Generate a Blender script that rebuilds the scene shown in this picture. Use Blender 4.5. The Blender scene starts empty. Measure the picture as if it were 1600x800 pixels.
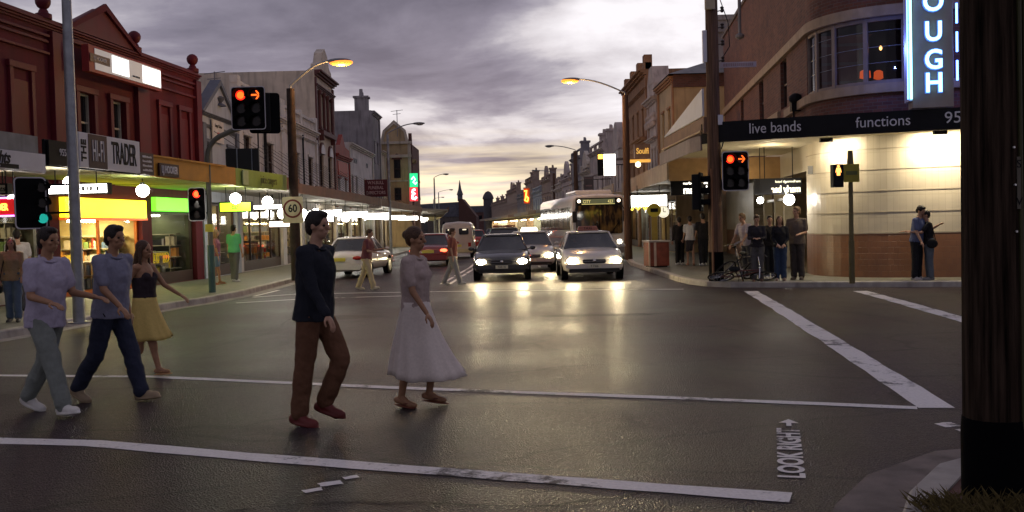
import bpy, math, random
from mathutils import Vector, Matrix, noise as mnoise
random.seed(7)
rad = math.radians
PI = math.pi
SC = bpy.context.scene
COL = SC.collection

# ------------------------------------------------------------------ camera
CAM_H, FPX, PITCH, ROLL = 1.68, 1500.0, rad(1.795), -0.026
CM = Matrix.Rotation(PI/2-PITCH, 3, 'X') @ Matrix.Rotation(ROLL, 3, 'Z')
def P(u, v, Y):
    """surveyed point: photograph direction (u,v) at real distance Y"""
    d = CM @ Vector(((u-800)/FPX, (400-v)/FPX, -1)); t = Y/d.y
    return Vector((d.x*t, Y, CAM_H+d.z*t))
def G(u, v, z=0.0):
    d = CM @ Vector(((u-800)/FPX, (400-v)/FPX, -1)); t = (z-CAM_H)/d.z
    return Vector((d.x*t, d.y*t, z))
cam_d = bpy.data.cameras.new('camera'); cam = bpy.data.objects.new('camera', cam_d); COL.objects.link(cam)
cam_d.sensor_width = 36; cam_d.lens = 36*FPX/1600; cam_d.clip_end = 3000; cam_d.clip_start = .05
cam.matrix_world = Matrix.Translation((0, 0, CAM_H)) @ CM.to_4x4()
SC.camera = cam
SC.render.resolution_x, SC.render.resolution_y = 1024, 512
SC.view_settings.view_transform = 'Standard'; SC.view_settings.look = 'None'
SC.view_settings.exposure = 0; SC.view_settings.gamma = 1
SC.render.engine = 'CYCLES'
cy = SC.cycles
cy.use_denoising = True
try: cy.denoiser = 'OPENIMAGEDENOISE'
except Exception: pass
cy.max_bounces = 6; cy.diffuse_bounces = 3; cy.glossy_bounces = 3; cy.transmission_bounces = 3; cy.transparent_max_bounces = 12
cy.sample_clamp_indirect = 4; cy.caustics_reflective = False; cy.caustics_refractive = False

# ------------------------------------------------------------------ materials
MATS = {}
def _new(name):
    m = bpy.data.materials.new(name); m.use_nodes = True
    nt = m.node_tree; b = nt.nodes['Principled BSDF']
    return m, nt, b
def _n(nt, t, **k):
    n = nt.nodes.new(t)
    for a, v in k.items(): setattr(n, a, v)
    return n
def mat(name, col=(.5,.5,.5), rough=.6, metal=0.0, var=.18, scale=3.0, bump=0.0, bscale=None, emit=0.0, ecol=None, spec=.28, coat=0.0, stain=0.0, stretch=None):
    """procedural material: noise-varied colour, roughness and bump"""
    if name in MATS: return MATS[name]
    m, nt, b = _new(name); L = nt.links.new
    tc = _n(nt, 'ShaderNodeTexCoord')
    nz = _n(nt, 'ShaderNodeTexNoise'); nz.inputs['Scale'].default_value = scale; nz.inputs['Detail'].default_value = 5
    src = tc.outputs['Object']
    if stretch: mp0 = _n(nt, 'ShaderNodeMapping'); mp0.inputs['Scale'].default_value = stretch; L(src, mp0.inputs['Vector']); src = mp0.outputs['Vector']
    L(src, nz.inputs['Vector'])
    r = _n(nt, 'ShaderNodeValToRGB')
    lo = [max(0, c*(1-var)) for c in col]; hi = [min(1, c*(1+var)) for c in col]
    r.color_ramp.elements[0].position = .3; r.color_ramp.elements[1].position = .7
    r.color_ramp.elements[0].color = (*lo, 1); r.color_ramp.elements[1].color = (*hi, 1)
    L(nz.outputs['Fac'], r.inputs['Fac']); out = r.outputs['Color']
    if stain:   # rain streaks and grime patches of their own shape
        mp = _n(nt, 'ShaderNodeMapping'); mp.inputs['Scale'].default_value = (2.5, 2.5, .35); L(tc.outputs['Object'], mp.inputs['Vector'])
        n2 = _n(nt, 'ShaderNodeTexNoise'); n2.inputs['Scale'].default_value = 1.6; n2.inputs['Detail'].default_value = 7; L(mp.outputs['Vector'], n2.inputs['Vector'])
        mr = _n(nt, 'ShaderNodeMapRange'); mr.inputs[1].default_value = .5; mr.inputs[2].default_value = .72; mr.inputs[4].default_value = stain
        L(n2.outputs['Fac'], mr.inputs[0])
        mx = _n(nt, 'ShaderNodeMixRGB'); L(mr.outputs[0], mx.inputs['Fac']); L(out, mx.inputs[1]); mx.inputs[2].default_value = (col[0]*.35, col[1]*.33, col[2]*.33, 1)
        out = mx.outputs['Color']
    L(out, b.inputs['Base Color'])
    rr = _n(nt, 'ShaderNodeMapRange'); rr.inputs[3].default_value = max(.03, rough-.08); rr.inputs[4].default_value = min(1, rough+.08)
    L(nz.outputs['Fac'], rr.inputs[0]); L(rr.outputs[0], b.inputs['Roughness'])
    b.inputs['Metallic'].default_value = metal; b.inputs['Specular IOR Level'].default_value = spec; b.inputs['Coat Weight'].default_value = coat
    if bump:
        n3 = _n(nt, 'ShaderNodeTexNoise'); n3.inputs['Scale'].default_value = bscale or scale*8; n3.inputs['Detail'].default_value = 4
        L(src, n3.inputs['Vector'])
        bp = _n(nt, 'ShaderNodeBump'); bp.inputs['Strength'].default_value = bump; bp.inputs['Distance'].default_value = .02
        L(n3.outputs['Fac'], bp.inputs['Height']); L(bp.outputs['Normal'], b.inputs['Normal'])
    if emit:
        b.inputs['Emission Color'].default_value = (*(ecol or col), 1); b.inputs['Emission Strength'].default_value = emit
    MATS[name] = m; return m
def lamp(name, col=(1,1,1), s=1.0):          # a lit lamp, tube, backlit sign face or painted reflection
    return mat(name, col=tuple(min(.9, c) for c in col), rough=.4, var=.02, emit=s, ecol=col)
def brick(name, c1, c2, mortar, bw=.23, bh=.086, uv=False, rough=.85):
    if name in MATS: return MATS[name]
    m, nt, b = _new(name); L = nt.links.new
    tc = _n(nt, 'ShaderNodeTexCoord')
    if uv: vec = tc.outputs['UV']
    else:
        sp = _n(nt, 'ShaderNodeSeparateXYZ'); L(tc.outputs['Object'], sp.inputs[0])
        ad = _n(nt, 'ShaderNodeMath'); L(sp.outputs[0], ad.inputs[0]); L(sp.outputs[1], ad.inputs[1])
        cb = _n(nt, 'ShaderNodeCombineXYZ'); L(ad.outputs[0], cb.inputs[0]); L(sp.outputs[2], cb.inputs[1]); vec = cb.outputs[0]
    bt = _n(nt, 'ShaderNodeTexBrick'); bt.inputs['Scale'].default_value = 1; bt.inputs['Mortar Size'].default_value = .007
    bt.inputs['Brick Width'].default_value = bw; bt.inputs['Row Height'].default_value = bh
    bt.inputs['Color1'].default_value = (*c1, 1); bt.inputs['Color2'].default_value = (*c2, 1); bt.inputs['Mortar'].default_value = (*mortar, 1)
    L(vec, bt.inputs['Vector'])
    nz = _n(nt, 'ShaderNodeTexNoise'); nz.inputs['Scale'].default_value = 1.3; nz.inputs['Detail'].default_value = 8; L(tc.outputs['Object'], nz.inputs['Vector'])
    mr = _n(nt, 'ShaderNodeMapRange'); mr.inputs[3].default_value = .55; mr.inputs[4].default_value = 1.4; L(nz.outputs['Fac'], mr.inputs[0])
    mx = _n(nt, 'ShaderNodeMixRGB', blend_type='MULTIPLY'); mx.inputs['Fac'].default_value = 1; L(bt.outputs['Color'], mx.inputs[1]); L(mr.outputs[0], mx.inputs[2])
    L(mx.outputs['Color'], b.inputs['Base Color']); b.inputs['Roughness'].default_value = rough
    bp = _n(nt, 'ShaderNodeBump'); bp.inputs['Strength'].default_value = .5; bp.inputs['Distance'].default_value = .01; bp.invert = True
    L(bt.outputs['Fac'], bp.inputs['Height']); L(bp.outputs['Normal'], b.inputs['Normal'])
    MATS[name] = m; return m
def clear_glass(name='shop glass', tint=(.93,.96,.95)):
    if name in MATS: return MATS[name]
    m, nt, b = _new(name); L = nt.links.new; nt.nodes.remove(b)
    tr = _n(nt, 'ShaderNodeBsdfTransparent'); tr.inputs[0].default_value = (*tint, 1)
    gl = _n(nt, 'ShaderNodeBsdfGlossy'); gl.inputs['Roughness'].default_value = .03
    fr = _n(nt, 'ShaderNodeFresnel'); fr.inputs[0].default_value = 1.5
    ms = _n(nt, 'ShaderNodeMixShader'); L(fr.outputs[0], ms.inputs[0]); L(tr.outputs[0], ms.inputs[1]); L(gl.outputs[0], ms.inputs[2])
    L(ms.outputs[0], nt.nodes['Material Output'].inputs['Surface'])
    MATS[name] = m; return m
def goods(name, sat=.6, val=.55, sx=3.0, sz=3.2, dark=.04):
    """shelves of small stock: random coloured packets between dark shelf lines"""
    if name in MATS: return MATS[name]
    m, nt, b = _new(name); L = nt.links.new
    tc = _n(nt, 'ShaderNodeTexCoord')
    sp = _n(nt, 'ShaderNodeSeparateXYZ'); L(tc.outputs['Object'], sp.inputs[0])
    ad = _n(nt, 'ShaderNodeMath'); L(sp.outputs[0], ad.inputs[0]); L(sp.outputs[1], ad.inputs[1])
    cb = _n(nt, 'ShaderNodeCombineXYZ'); L(ad.outputs[0], cb.inputs[0]); L(sp.outputs[2], cb.inputs[1])
    bt = _n(nt, 'ShaderNodeTexBrick'); bt.inputs['Scale'].default_value = 1; bt.offset = .37
    bt.inputs['Brick Width'].default_value = 1/sx/2.2; bt.inputs['Row Height'].default_value = 1/sz; bt.inputs['Mortar Size'].default_value = .018
    bt.inputs['Color1'].default_value = (0,0,0,1); bt.inputs['Color2'].default_value = (1,1,1,1); bt.inputs['Mortar'].default_value = (.5,.5,.5,1)
    L(cb.outputs[0], bt.inputs['Vector'])
    wn = _n(nt, 'ShaderNodeTexWhiteNoise', noise_dimensions='3D')
    vo = _n(nt, 'ShaderNodeTexVoronoi', distance='CHEBYCHEV'); vo.inputs['Scale'].default_value = sx*3.0; L(cb.outputs[0], vo.inputs['Vector'])
    hs = _n(nt, 'ShaderNodeHueSaturation'); hs.inputs['Saturation'].default_value = sat; hs.inputs['Value'].default_value = val
    L(vo.outputs['Color'], hs.inputs['Color'])
    mx = _n(nt, 'ShaderNodeMixRGB'); L(bt.outputs['Fac'], mx.inputs['Fac']); L(hs.outputs['Color'], mx.inputs[1]); mx.inputs[2].default_value = (dark, dark*.9, dark*.7, 1)
    L(mx.outputs['Color'], b.inputs['Base Color']); b.inputs['Roughness'].default_value = .45
    MATS[name] = m; return m
def asphalt():
    m, nt, b = _new('asphalt'); L = nt.links.new
    tc = _n(nt, 'ShaderNodeTexCoord')
    n1 = _n(nt, 'ShaderNodeTexNoise'); n1.inputs['Scale'].default_value = .35; n1.inputs['Detail'].default_value = 6; L(tc.outputs['Object'], n1.inputs['Vector'])
    n2 = _n(nt, 'ShaderNodeTexNoise'); n2.inputs['Scale'].default_value = 38; n2.inputs['Detail'].default_value = 5; n2.inputs['Roughness'].default_value = .7; L(tc.outputs['Object'], n2.inputs['Vector'])
    vo = _n(nt, 'ShaderNodeTexVoronoi'); vo.inputs['Scale'].default_value = 75; L(tc.outputs['Object'], vo.inputs['Vector'])
    r1 = _n(nt, 'ShaderNodeValToRGB'); r1.color_ramp.elements[0].position = .35; r1.color_ramp.elements[1].position = .68
    r1.color_ramp.elements[0].color = (.020,.0135,.0158,1); r1.color_ramp.elements[1].color = (.054,.037,.040,1); L(n1.outputs['Fac'], r1.inputs['Fac'])
    r2 = _n(nt, 'ShaderNodeMapRange'); r2.inputs[1].default_value = .3; r2.inputs[2].default_value = .75; r2.inputs[3].default_value = .30; r2.inputs[4].default_value = 2.1; L(n2.outputs['Fac'], r2.inputs[0])
    mx = _n(nt, 'ShaderNodeMixRGB', blend_type='MULTIPLY'); mx.inputs['Fac'].default_value = 1; L(r1.outputs['Color'], mx.inputs[1]); L(r2.outputs[0], mx.inputs[2])
    n5 = _n(nt, 'ShaderNodeTexNoise'); n5.inputs['Scale'].default_value = 11; n5.inputs['Detail'].default_value = 6; n5.inputs['Roughness'].default_value = .75; L(tc.outputs['Object'], n5.inputs['Vector'])
    r5 = _n(nt, 'ShaderNodeMapRange'); r5.inputs[1].default_value = .3; r5.inputs[2].default_value = .7; r5.inputs[3].default_value = .55; r5.inputs[4].default_value = 1.5; L(n5.outputs['Fac'], r5.inputs[0])
    m5 = _n(nt, 'ShaderNodeMixRGB', blend_type='MULTIPLY'); m5.inputs['Fac'].default_value = 1; L(mx.outputs['Color'], m5.inputs[1]); L(r5.outputs[0], m5.inputs[2])
    # oil drips along the lanes and old stains
    mp6 = _n(nt, 'ShaderNodeMapping'); mp6.inputs['Scale'].default_value = (1.1, .32, 1); L(tc.outputs['Object'], mp6.inputs['Vector'])
    n6 = _n(nt, 'ShaderNodeTexNoise'); n6.inputs['Scale'].default_value = 1.4; n6.inputs['Detail'].default_value = 7; L(mp6.outputs['Vector'], n6.inputs['Vector'])
    r6 = _n(nt, 'ShaderNodeMapRange'); r6.inputs[1].default_value = .52; r6.inputs[2].default_value = .68; r6.inputs[3].default_value = 1; r6.inputs[4].default_value = .5; L(n6.outputs['Fac'], r6.inputs[0])
    m6 = _n(nt, 'ShaderNodeMixRGB', blend_type='MULTIPLY'); m6.inputs['Fac'].default_value = 1; L(m5.outputs['Color'], m6.inputs[1]); L(r6.outputs[0], m6.inputs[2]); mx = m6
    # tar seams: thin wandering dark lines and tyre-polished bands
    mp = _n(nt, 'ShaderNodeMapping'); mp.inputs['Scale'].default_value = (.16, .33, 1); L(tc.outputs['Object'], mp.inputs['Vector'])
    nw = _n(nt, 'ShaderNodeTexNoise'); nw.inputs['Scale'].default_value = 1.2; nw.inputs['Detail'].default_value = 3; L(tc.outputs['Object'], nw.inputs['Vector'])
    mv = _n(nt, 'ShaderNodeMixRGB'); mv.inputs['Fac'].default_value = .12; L(mp.outputs['Vector'], mv.inputs[1]); L(nw.outputs['Color'], mv.inputs[2])
    v2 = _n(nt, 'ShaderNodeTexVoronoi', feature='DISTANCE_TO_EDGE'); v2.inputs['Scale'].default_value = 1.5; L(mv.outputs['Color'], v2.inputs['Vector'])
    r3 = _n(nt, 'ShaderNodeMapRange'); r3.inputs[1].default_value = 0; r3.inputs[2].default_value = .016; r3.inputs[3].default_value = .30; r3.inputs[4].default_value = 1; L(v2.outputs['Distance'], r3.inputs[0])
    m2 = _n(nt, 'ShaderNodeMixRGB', blend_type='MULTIPLY'); m2.inputs['Fac'].default_value = 1; L(mx.outputs['Color'], m2.inputs[1]); L(r3.outputs[0], m2.inputs[2])
    L(m2.outputs['Color'], b.inputs['Base Color'])
    mr = _n(nt, 'ShaderNodeMapRange'); mr.inputs[1].default_value = .3; mr.inputs[2].default_value = .7; b.inputs['Specular IOR Level'].default_value = .10; mr.inputs[3].default_value = .33; mr.inputs[4].default_value = .50; L(n1.outputs['Fac'], mr.inputs[0])
    L(mr.outputs[0], b.inputs['Roughness'])
    bp = _n(nt, 'ShaderNodeBump'); bp.inputs['Strength'].default_value = 1.0; bp.inputs['Distance'].default_value = .012; L(vo.outputs['Distance'], bp.inputs['Height'])
    b2 = _n(nt, 'ShaderNodeBump'); b2.inputs['Strength'].default_value = .12; b2.inputs['Distance'].default_value = .03; L(n1.outputs['Fac'], b2.inputs['Height']); L(bp.outputs['Normal'], b2.inputs['Normal'])
    L(b2.outputs['Normal'], b.inputs['Normal'])
    MATS['asphalt'] = m; return m
def paint():
    m, nt, b = _new('road paint'); L = nt.links.new
    tc = _n(nt, 'ShaderNodeTexCoord')
    n1 = _n(nt, 'ShaderNodeTexNoise'); n1.inputs['Scale'].default_value = 7; n1.inputs['Detail'].default_value = 10; n1.inputs['Roughness'].default_value = .75; L(tc.outputs['Object'], n1.inputs['Vector'])
    n2 = _n(nt, 'ShaderNodeTexNoise'); n2.inputs['Scale'].default_value = .9; n2.inputs['Detail'].default_value = 3; L(tc.outputs['Object'], n2.inputs['Vector'])
    ad = _n(nt, 'ShaderNodeMath', operation='ADD'); L(n1.outputs['Fac'], ad.inputs[0]); L(n2.outputs['Fac'], ad.inputs[1])
    r = _n(nt, 'ShaderNodeValToRGB'); r.color_ramp.elements[0].position = .40; r.color_ramp.elements[1].position = .47
    r.color_ramp.elements[0].color = (.06,.05,.05,1); r.color_ramp.elements[1].color = (.80,.76,.73,1)
    hf = _n(nt, 'ShaderNodeMath', operation='MULTIPLY'); hf.inputs[1].default_value = .5; L(ad.outputs[0], hf.inputs[0]); L(hf.outputs[0], r.inputs['Fac'])
    n3 = _n(nt, 'ShaderNodeTexNoise'); n3.inputs['Scale'].default_value = 40; L(tc.outputs['Object'], n3.inputs['Vector'])
    r2 = _n(nt, 'ShaderNodeMapRange'); r2.inputs[3].default_value = .7; r2.inputs[4].default_value = 1.15; L(n3.outputs['Fac'], r2.inputs[0])
    mx = _n(nt, 'ShaderNodeMixRGB', blend_type='MULTIPLY'); mx.inputs['Fac'].default_value = 1; L(r.outputs['Color'], mx.inputs[1]); L(r2.outputs[0], mx.inputs[2])
    L(mx.outputs['Color'], b.inputs['Base Color']); b.inputs['Roughness'].default_value = .6
    MATS['road paint'] = m; return m

# ------------------------------------------------------------------ mesh builder
class MB:
    def __init__(s): s.v = []; s.f = []; s.mi = []; s.mats = []; s.cur = 0; s.uv = {}
    def use(s, m):
        if m not in s.mats: s.mats.append(m)
        s.cur = s.mats.index(m); return s
    def add(s, vs, fs):
        o = len(s.v); s.v += [tuple(v) for v in vs]
        for f in fs: s.f.append([i+o for i in f]); s.mi.append(s.cur)
        return s
    def quad(s, a, b, c, d): return s.add([a,b,c,d], [(0,1,2,3)])
    def box(s, x0, x1, y0, y1, z0, z1):
        return s.add([(x0,y0,z0),(x1,y0,z0),(x1,y1,z0),(x0,y1,z0),(x0,y0,z1),(x1,y0,z1),(x1,y1,z1),(x0,y1,z1)],
                     [(0,3,2,1),(4,5,6,7),(0,1,5,4),(1,2,6,5),(2,3,7,6),(3,0,4,7)])
    def prism(s, poly, a0, a1, axis='y'):
        """poly = list of 2d points; axis y: (x,z) swept in y; z: (x,y) swept in z; x: (y,z) swept in x"""
        n = len(poly)
        def mk(p, a): return (p[0], a, p[1]) if axis == 'y' else ((p[0], p[1], a) if axis == 'z' else (a, p[0], p[1]))
        vs = [mk(p, a0) for p in poly]+[mk(p, a1) for p in poly]
        fs = [tuple(range(n)), tuple(range(2*n-1, n-1, -1))]+[(i, i+n, (i+1) % n+n, (i+1) % n) for i in range(n)]
        return s.add(vs, fs)
    def cyl(s, p0, p1, r0, r1=None, n=12, caps=True):
        r1 = r0 if r1 is None else r1
        p0, p1 = Vector(p0), Vector(p1); d = (p1-p0).normalized()
        a = d.orthogonal().normalized(); b = d.cross(a)
        vs = []
        for p, r in ((p0, r0), (p1, r1)):
            for i in range(n):
                t = 2*PI*i/n; vs.append(p+a*math.cos(t)*r+b*math.sin(t)*r)
        fs = [(i, (i+1) % n, (i+1) % n+n, i+n) for i in range(n)]
        if caps: fs += [tuple(range(n-1, -1, -1)), tuple(range(n, 2*n))]
        return s.add(vs, fs)
    def tube(s, pts, r, n=8, closed=False):
        pts = [Vector(p) for p in pts]; m = len(pts); rs = r if isinstance(r, (list, tuple)) else [r]*m
        vs = []; up = None
        for i, p in enumerate(pts):
            if closed: d = pts[(i+1) % m]-pts[i-1]
            else: d = pts[min(i+1, m-1)]-pts[max(i-1, 0)]
            d.normalize()
            if up is None: up = d.orthogonal().normalized()
            a = (up-d*up.dot(d)).normalized(); up = a; b = d.cross(a)
            for k in range(n):
                t = 2*PI*k/n; vs.append(p+a*math.cos(t)*rs[i]+b*math.sin(t)*rs[i])
        fs = []
        for i in range(m if closed else m-1):
            j = (i+1) % m
            for k in range(n): fs.append((i*n+k, i*n+(k+1) % n, j*n+(k+1) % n, j*n+k))
        if not closed: fs += [tuple(range(n-1, -1, -1)), tuple(range((m-1)*n, m*n))]
        return s.add(vs, fs)
    def ell(s, c, rx, ry, rz, nu=14, nv=9, rot=None):
        c = Vector(c); vs = []
        for j in range(1, nv):
            ph = PI*j/nv
            for i in range(nu):
                t = 2*PI*i/nu; q = Vector((rx*math.sin(ph)*math.cos(t), ry*math.sin(ph)*math.sin(t), rz*math.cos(ph)))
                vs.append(c+(rot @ q if rot else q))
        k = len(vs)
        for z in (rz, -rz):
            q = Vector((0, 0, z)); vs.append(c+(rot @ q if rot else q))
        fs = []
        for j in range(nv-2):
            for i in range(nu): fs.append((j*nu+i, (j+1)*nu+i, (j+1)*nu+(i+1) % nu, j*nu+(i+1) % nu))
        for i in range(nu):
            fs.append((k, i, (i+1) % nu)); fs.append((k+1, (nv-2)*nu+(i+1) % nu, (nv-2)*nu+i))
        return s.add(vs, fs)
    def cap(s, p0, p1, r0, r1, n=12, sq=1.0, side=None):
        """tapered closed capsule"""
        p0, p1 = Vector(p0), Vector(p1); d = p1-p0; Ln = max(d.length, 1e-4); d = d/Ln
        a = (Vector(side)-d*Vector(side).dot(d)).normalized() if side else d.orthogonal().normalized(); b = d.cross(a)
        prof = [(-r0*math.cos(t), r0*math.sin(t)) for t in (rad(20), rad(50), rad(90))]+[(Ln*k, r0+(r1-r0)*k) for k in (.33, .66)]+[(Ln+r1*math.cos(t), r1*math.sin(t)) for t in (rad(90), rad(50), rad(20))]
        vs = []
        for h, r in prof:
            for i in range(n):
                t = 2*PI*i/n; vs.append(p0+d*h+a*math.cos(t)*r+b*math.sin(t)*r*sq)
        m = len(prof); fs = []
        for j in range(m-1):
            for i in range(n): fs.append((j*n+i, j*n+(i+1) % n, (j+1)*n+(i+1) % n, (j+1)*n+i))
        fs += [tuple(range(n-1, -1, -1)), tuple(range((m-1)*n, m*n))]
        return s.add(vs, fs)
    def lathe(s, prof, c=(0,0,0), n=16):
        """prof = (radius, z) list bottom to top"""
        vs = []; c = Vector(c)
        for r, z in prof:
            for i in range(n): vs.append(c+Vector((r*math.cos(2*PI*i/n), r*math.sin(2*PI*i/n), z)))
        m = len(prof); fs = []
        for j in range(m-1):
            for i in range(n): fs.append((j*n+i, j*n+(i+1) % n, (j+1)*n+(i+1) % n, (j+1)*n+i))
        fs += [tuple(range(n-1, -1, -1)), tuple(range((m-1)*n, m*n))]
        return s.add(vs, fs)
    def build(s, name, m=None, parent=None, smooth=False, bevel=0, seg=2, loc=None, rotz=0, angle=35):
        me = bpy.data.meshes.new(name); me.from_pydata(s.v, [], s.f)
        if m is not None: me.materials.append(m)
        else:
            for q in s.mats: me.materials.append(q)
            me.polygons.foreach_set('material_index', s.mi)
        if s.uv:
            ul = me.uv_layers.new(name='uv')
            for lp in me.loops:
                if lp.vertex_index in s.uv: ul.data[lp.index].uv = s.uv[lp.vertex_index]
        me.update()
        o = bpy.data.objects.new(name, me); COL.objects.link(o)
        if parent: o.parent = parent
        if loc is not None: o.location = loc
        o.rotation_euler.z = rotz
        if smooth:
            me.polygons.foreach_set('use_smooth', [True]*len(me.polygons))
            if smooth != 'all':
                try: me.set_sharp_from_angle(angle=rad(angle))
                except Exception: pass
        if bevel:
            md = o.modifiers.new('bevel', 'BEVEL'); md.width = bevel; md.segments = seg; md.limit_method = 'ANGLE'; md.angle_limit = rad(40)
        return o
def tag(o, label=None, cat=None, group=None, kind=None):
    if label: o['label'] = label
    if cat: o['category'] = cat
    if group: o['group'] = group
    if kind: o['kind'] = kind
    return o
def thing(name, label, cat, loc=(0,0,0), rotz=0.0, group=None):
    o = bpy.data.objects.new(name, None); COL.objects.link(o); o.location = loc; o.rotation_euler = (0, 0, rotz); o.empty_display_size = .2
    return tag(o, label, cat, group)
def text(body, size, m, parent, loc, extr=.006, sx=1.0, rot=(PI/2, 0, 0), align='CENTER', shear=0.0, bold=0.0, name='lettering', space=1.0):
    cu = bpy.data.curves.new(name, 'FONT'); cu.body = body; cu.size = size; cu.extrude = extr; cu.align_x = align; cu.align_y = 'CENTER'
    cu.shear = shear; cu.offset = bold; cu.space_character = space; cu.materials.append(m); cu.resolution_u = 4
    o = bpy.data.objects.new(name, cu); COL.objects.link(o); o.location = loc; o.rotation_euler = rot; o.scale = (sx, 1, 1)
    if parent: o.parent = parent
    return o
def copy_tree(o, parent=None):
    c = o.copy(); COL.objects.link(c)
    if parent: c.parent = parent
    for ch in list(o.children): copy_tree(ch, c)
    return c
def light(name, kind, loc, power, col, size=.1, parent=None, rot=None, spot=None, blend=.5):
    d = bpy.data.lights.new(name, kind); d.energy = power; d.color = col
    if kind in ('POINT', 'SPOT'): d.shadow_soft_size = size
    if kind == 'SPOT': d.spot_size = spot; d.spot_blend = blend
    o = bpy.data.objects.new(name, d); COL.objects.link(o); o.location = loc
    if rot: o.rotation_euler = rot
    if parent: o.parent = parent
    return o
def rrect(x0, x1, z0, z1, r, n=4):
    pts = []
    for cx, cz, a0 in ((x1-r, z1-r, 0), (x0+r, z1-r, 90), (x0+r, z0+r, 180), (x1-r, z0+r, 270)):
        for k in range(n+1):
            t = rad(a0+90*k/n); pts.append((cx+r*math.cos(t), cz+r*math.sin(t)))
    return pts
def ringpts(c, r, n=24, axis='y', a0=0, a1=360):
    out = []
    for k in range(n):
        t = rad(a0+(a1-a0)*k/(n if a1-a0 >= 360 else n-1)); a, b = r*math.cos(t), r*math.sin(t)
        out.append((c[0]+a, c[1], c[2]+b) if axis == 'y' else ((c[0]+a, c[1]+b, c[2]) if axis == 'z' else (c[0], c[1]+a, c[2]+b)))
    return out

# ------------------------------------------------------------------ world, sun
W = bpy.data.worlds.new('World'); SC.world = W; W.use_nodes = True
nt = W.node_tree; L = nt.links.new; bg = nt.nodes['Background']; bg.inputs['Strength'].default_value = .1
SUN_EL, SUN_AZ = rad(2.0), rad(-4)
sky = _n(nt, 'ShaderNodeTexSky', sky_type='NISHITA', sun_disc=False); sky.sun_elevation = SUN_EL; sky.sun_rotation = SUN_AZ
tc = _n(nt, 'ShaderNodeTexCoord'); sp = _n(nt, 'ShaderNodeSeparateXYZ'); L(tc.outputs['Generated'], sp.inputs[0])
def mth(op, a, b=None):
    n = _n(nt, 'ShaderNodeMath', operation=op)
    for i, q in enumerate((a, b)):
        if q is None: continue
        if isinstance(q, (int, float)): n.inputs[i].default_value = q
        else: L(q, n.inputs[i])
    return n.outputs[0]
el = mth('MAXIMUM', sp.outputs[2], 0.0); dz = mth('ADD', el, .15)
cb = _n(nt, 'ShaderNodeCombineXYZ'); L(mth('DIVIDE', sp.outputs[0], dz), cb.inputs[0]); L(mth('DIVIDE', sp.outputs[1], dz), cb.inputs[1]); cb.inputs[2].default_value = SKYSEED = 3.7
mp = _n(nt, 'ShaderNodeMapping'); mp.inputs['Scale'].default_value = (1.12, 1.12, 1); L(cb.outputs[0], mp.inputs['Vector'])
n1 = _n(nt, 'ShaderNodeTexNoise'); n1.inputs['Scale'].default_value = 1.05; n1.inputs['Detail'].default_value = 8; n1.inputs['Roughness'].default_value = .56; n1.inputs['Distortion'].default_value = .25; L(mp.outputs[0], n1.inputs['Vector'])
n2 = _n(nt, 'ShaderNodeTexNoise'); n2.inputs['Scale'].default_value = .33; n2.inputs['Detail'].default_value = 3; L(mp.outputs[0], n2.inputs['Vector'])
mix = mth('ADD', mth('MULTIPLY', n1.outputs['Fac'], .66), mth('MULTIPLY', n2.outputs['Fac'], .34))
# a break in the deck where the cloud is thin
dt = _n(nt, 'ShaderNodeVectorMath', operation='DOT_PRODUCT'); L(tc.outputs['Generated'], dt.inputs[0]); dt.inputs[1].default_value = Vector((.20,.955,.20)).normalized()
br = _n(nt, 'ShaderNodeMapRange'); br.inputs[1].default_value = .975; br.inputs[2].default_value = 1; br.inputs[4].default_value = .19; L(dt.outputs['Value'], br.inputs[0]); mix = mth('ADD', mix, br.outputs[0])
cr = _n(nt, 'ShaderNodeValToRGB'); E_ = cr.color_ramp.elements
E_[0].position = .36; E_[0].color = (1.35,1.27,1.72,1); E_[1].position = .69; E_[1].color = (10,9.6,10,1)
for p_, c_ in ((.43, (1.75,1.64,2.2,1)), (.50, (2.7,2.5,3.2,1)), (.55, (4.1,3.85,4.5,1)), (.60, (7.0,6.6,7.0,1))):
    e = cr.color_ramp.elements.new(p_); e.color = c_
L(mix, cr.inputs['Fac'])
# brighter, warmer air between the cloud deck and the horizon, streaked by thin cloud
hz = _n(nt, 'ShaderNodeMapRange'); hz.inputs[1].default_value = .03; hz.inputs[2].default_value = .115; hz.inputs[3].default_value = 1; hz.inputs[4].default_value = 0; hz.interpolation_type = 'SMOOTHSTEP'; L(el, hz.inputs[0])
fr = _n(nt, 'ShaderNodeMapRange'); fr.inputs[1].default_value = .955; fr.inputs[2].default_value = .999; fr.inputs[3].default_value = .12; fr.inputs[4].default_value = 1; dt2 = _n(nt, 'ShaderNodeVectorMath', operation='DOT_PRODUCT'); L(tc.outputs['Generated'], dt2.inputs[0]); dt2.inputs[1].default_value = Vector((-.05,1,.03)).normalized(); L(dt2.outputs['Value'], fr.inputs[0])
mp2 = _n(nt, 'ShaderNodeMapping'); mp2.inputs['Scale'].default_value = (7, 7, 95); L(tc.outputs['Generated'], mp2.inputs['Vector'])
n3 = _n(nt, 'ShaderNodeTexNoise'); n3.inputs['Scale'].default_value = 1; n3.inputs['Detail'].default_value = 4; L(mp2.outputs[0], n3.inputs['Vector'])
st = _n(nt, 'ShaderNodeMapRange'); st.inputs[1].default_value = .36; st.inputs[2].default_value = .6; st.inputs[3].default_value = .05; st.inputs[4].default_value = 1; L(n3.outputs['Fac'], st.inputs[0])
hf = mth('MULTIPLY', mth('MULTIPLY', hz.outputs[0], fr.outputs[0]), st.outputs[0])
mx = _n(nt, 'ShaderNodeMixRGB'); L(hf, mx.inputs['Fac']); L(cr.outputs['Color'], mx.inputs[1]); mx.inputs[2].default_value = (13.0, 11.0, 7.2, 1)
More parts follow.
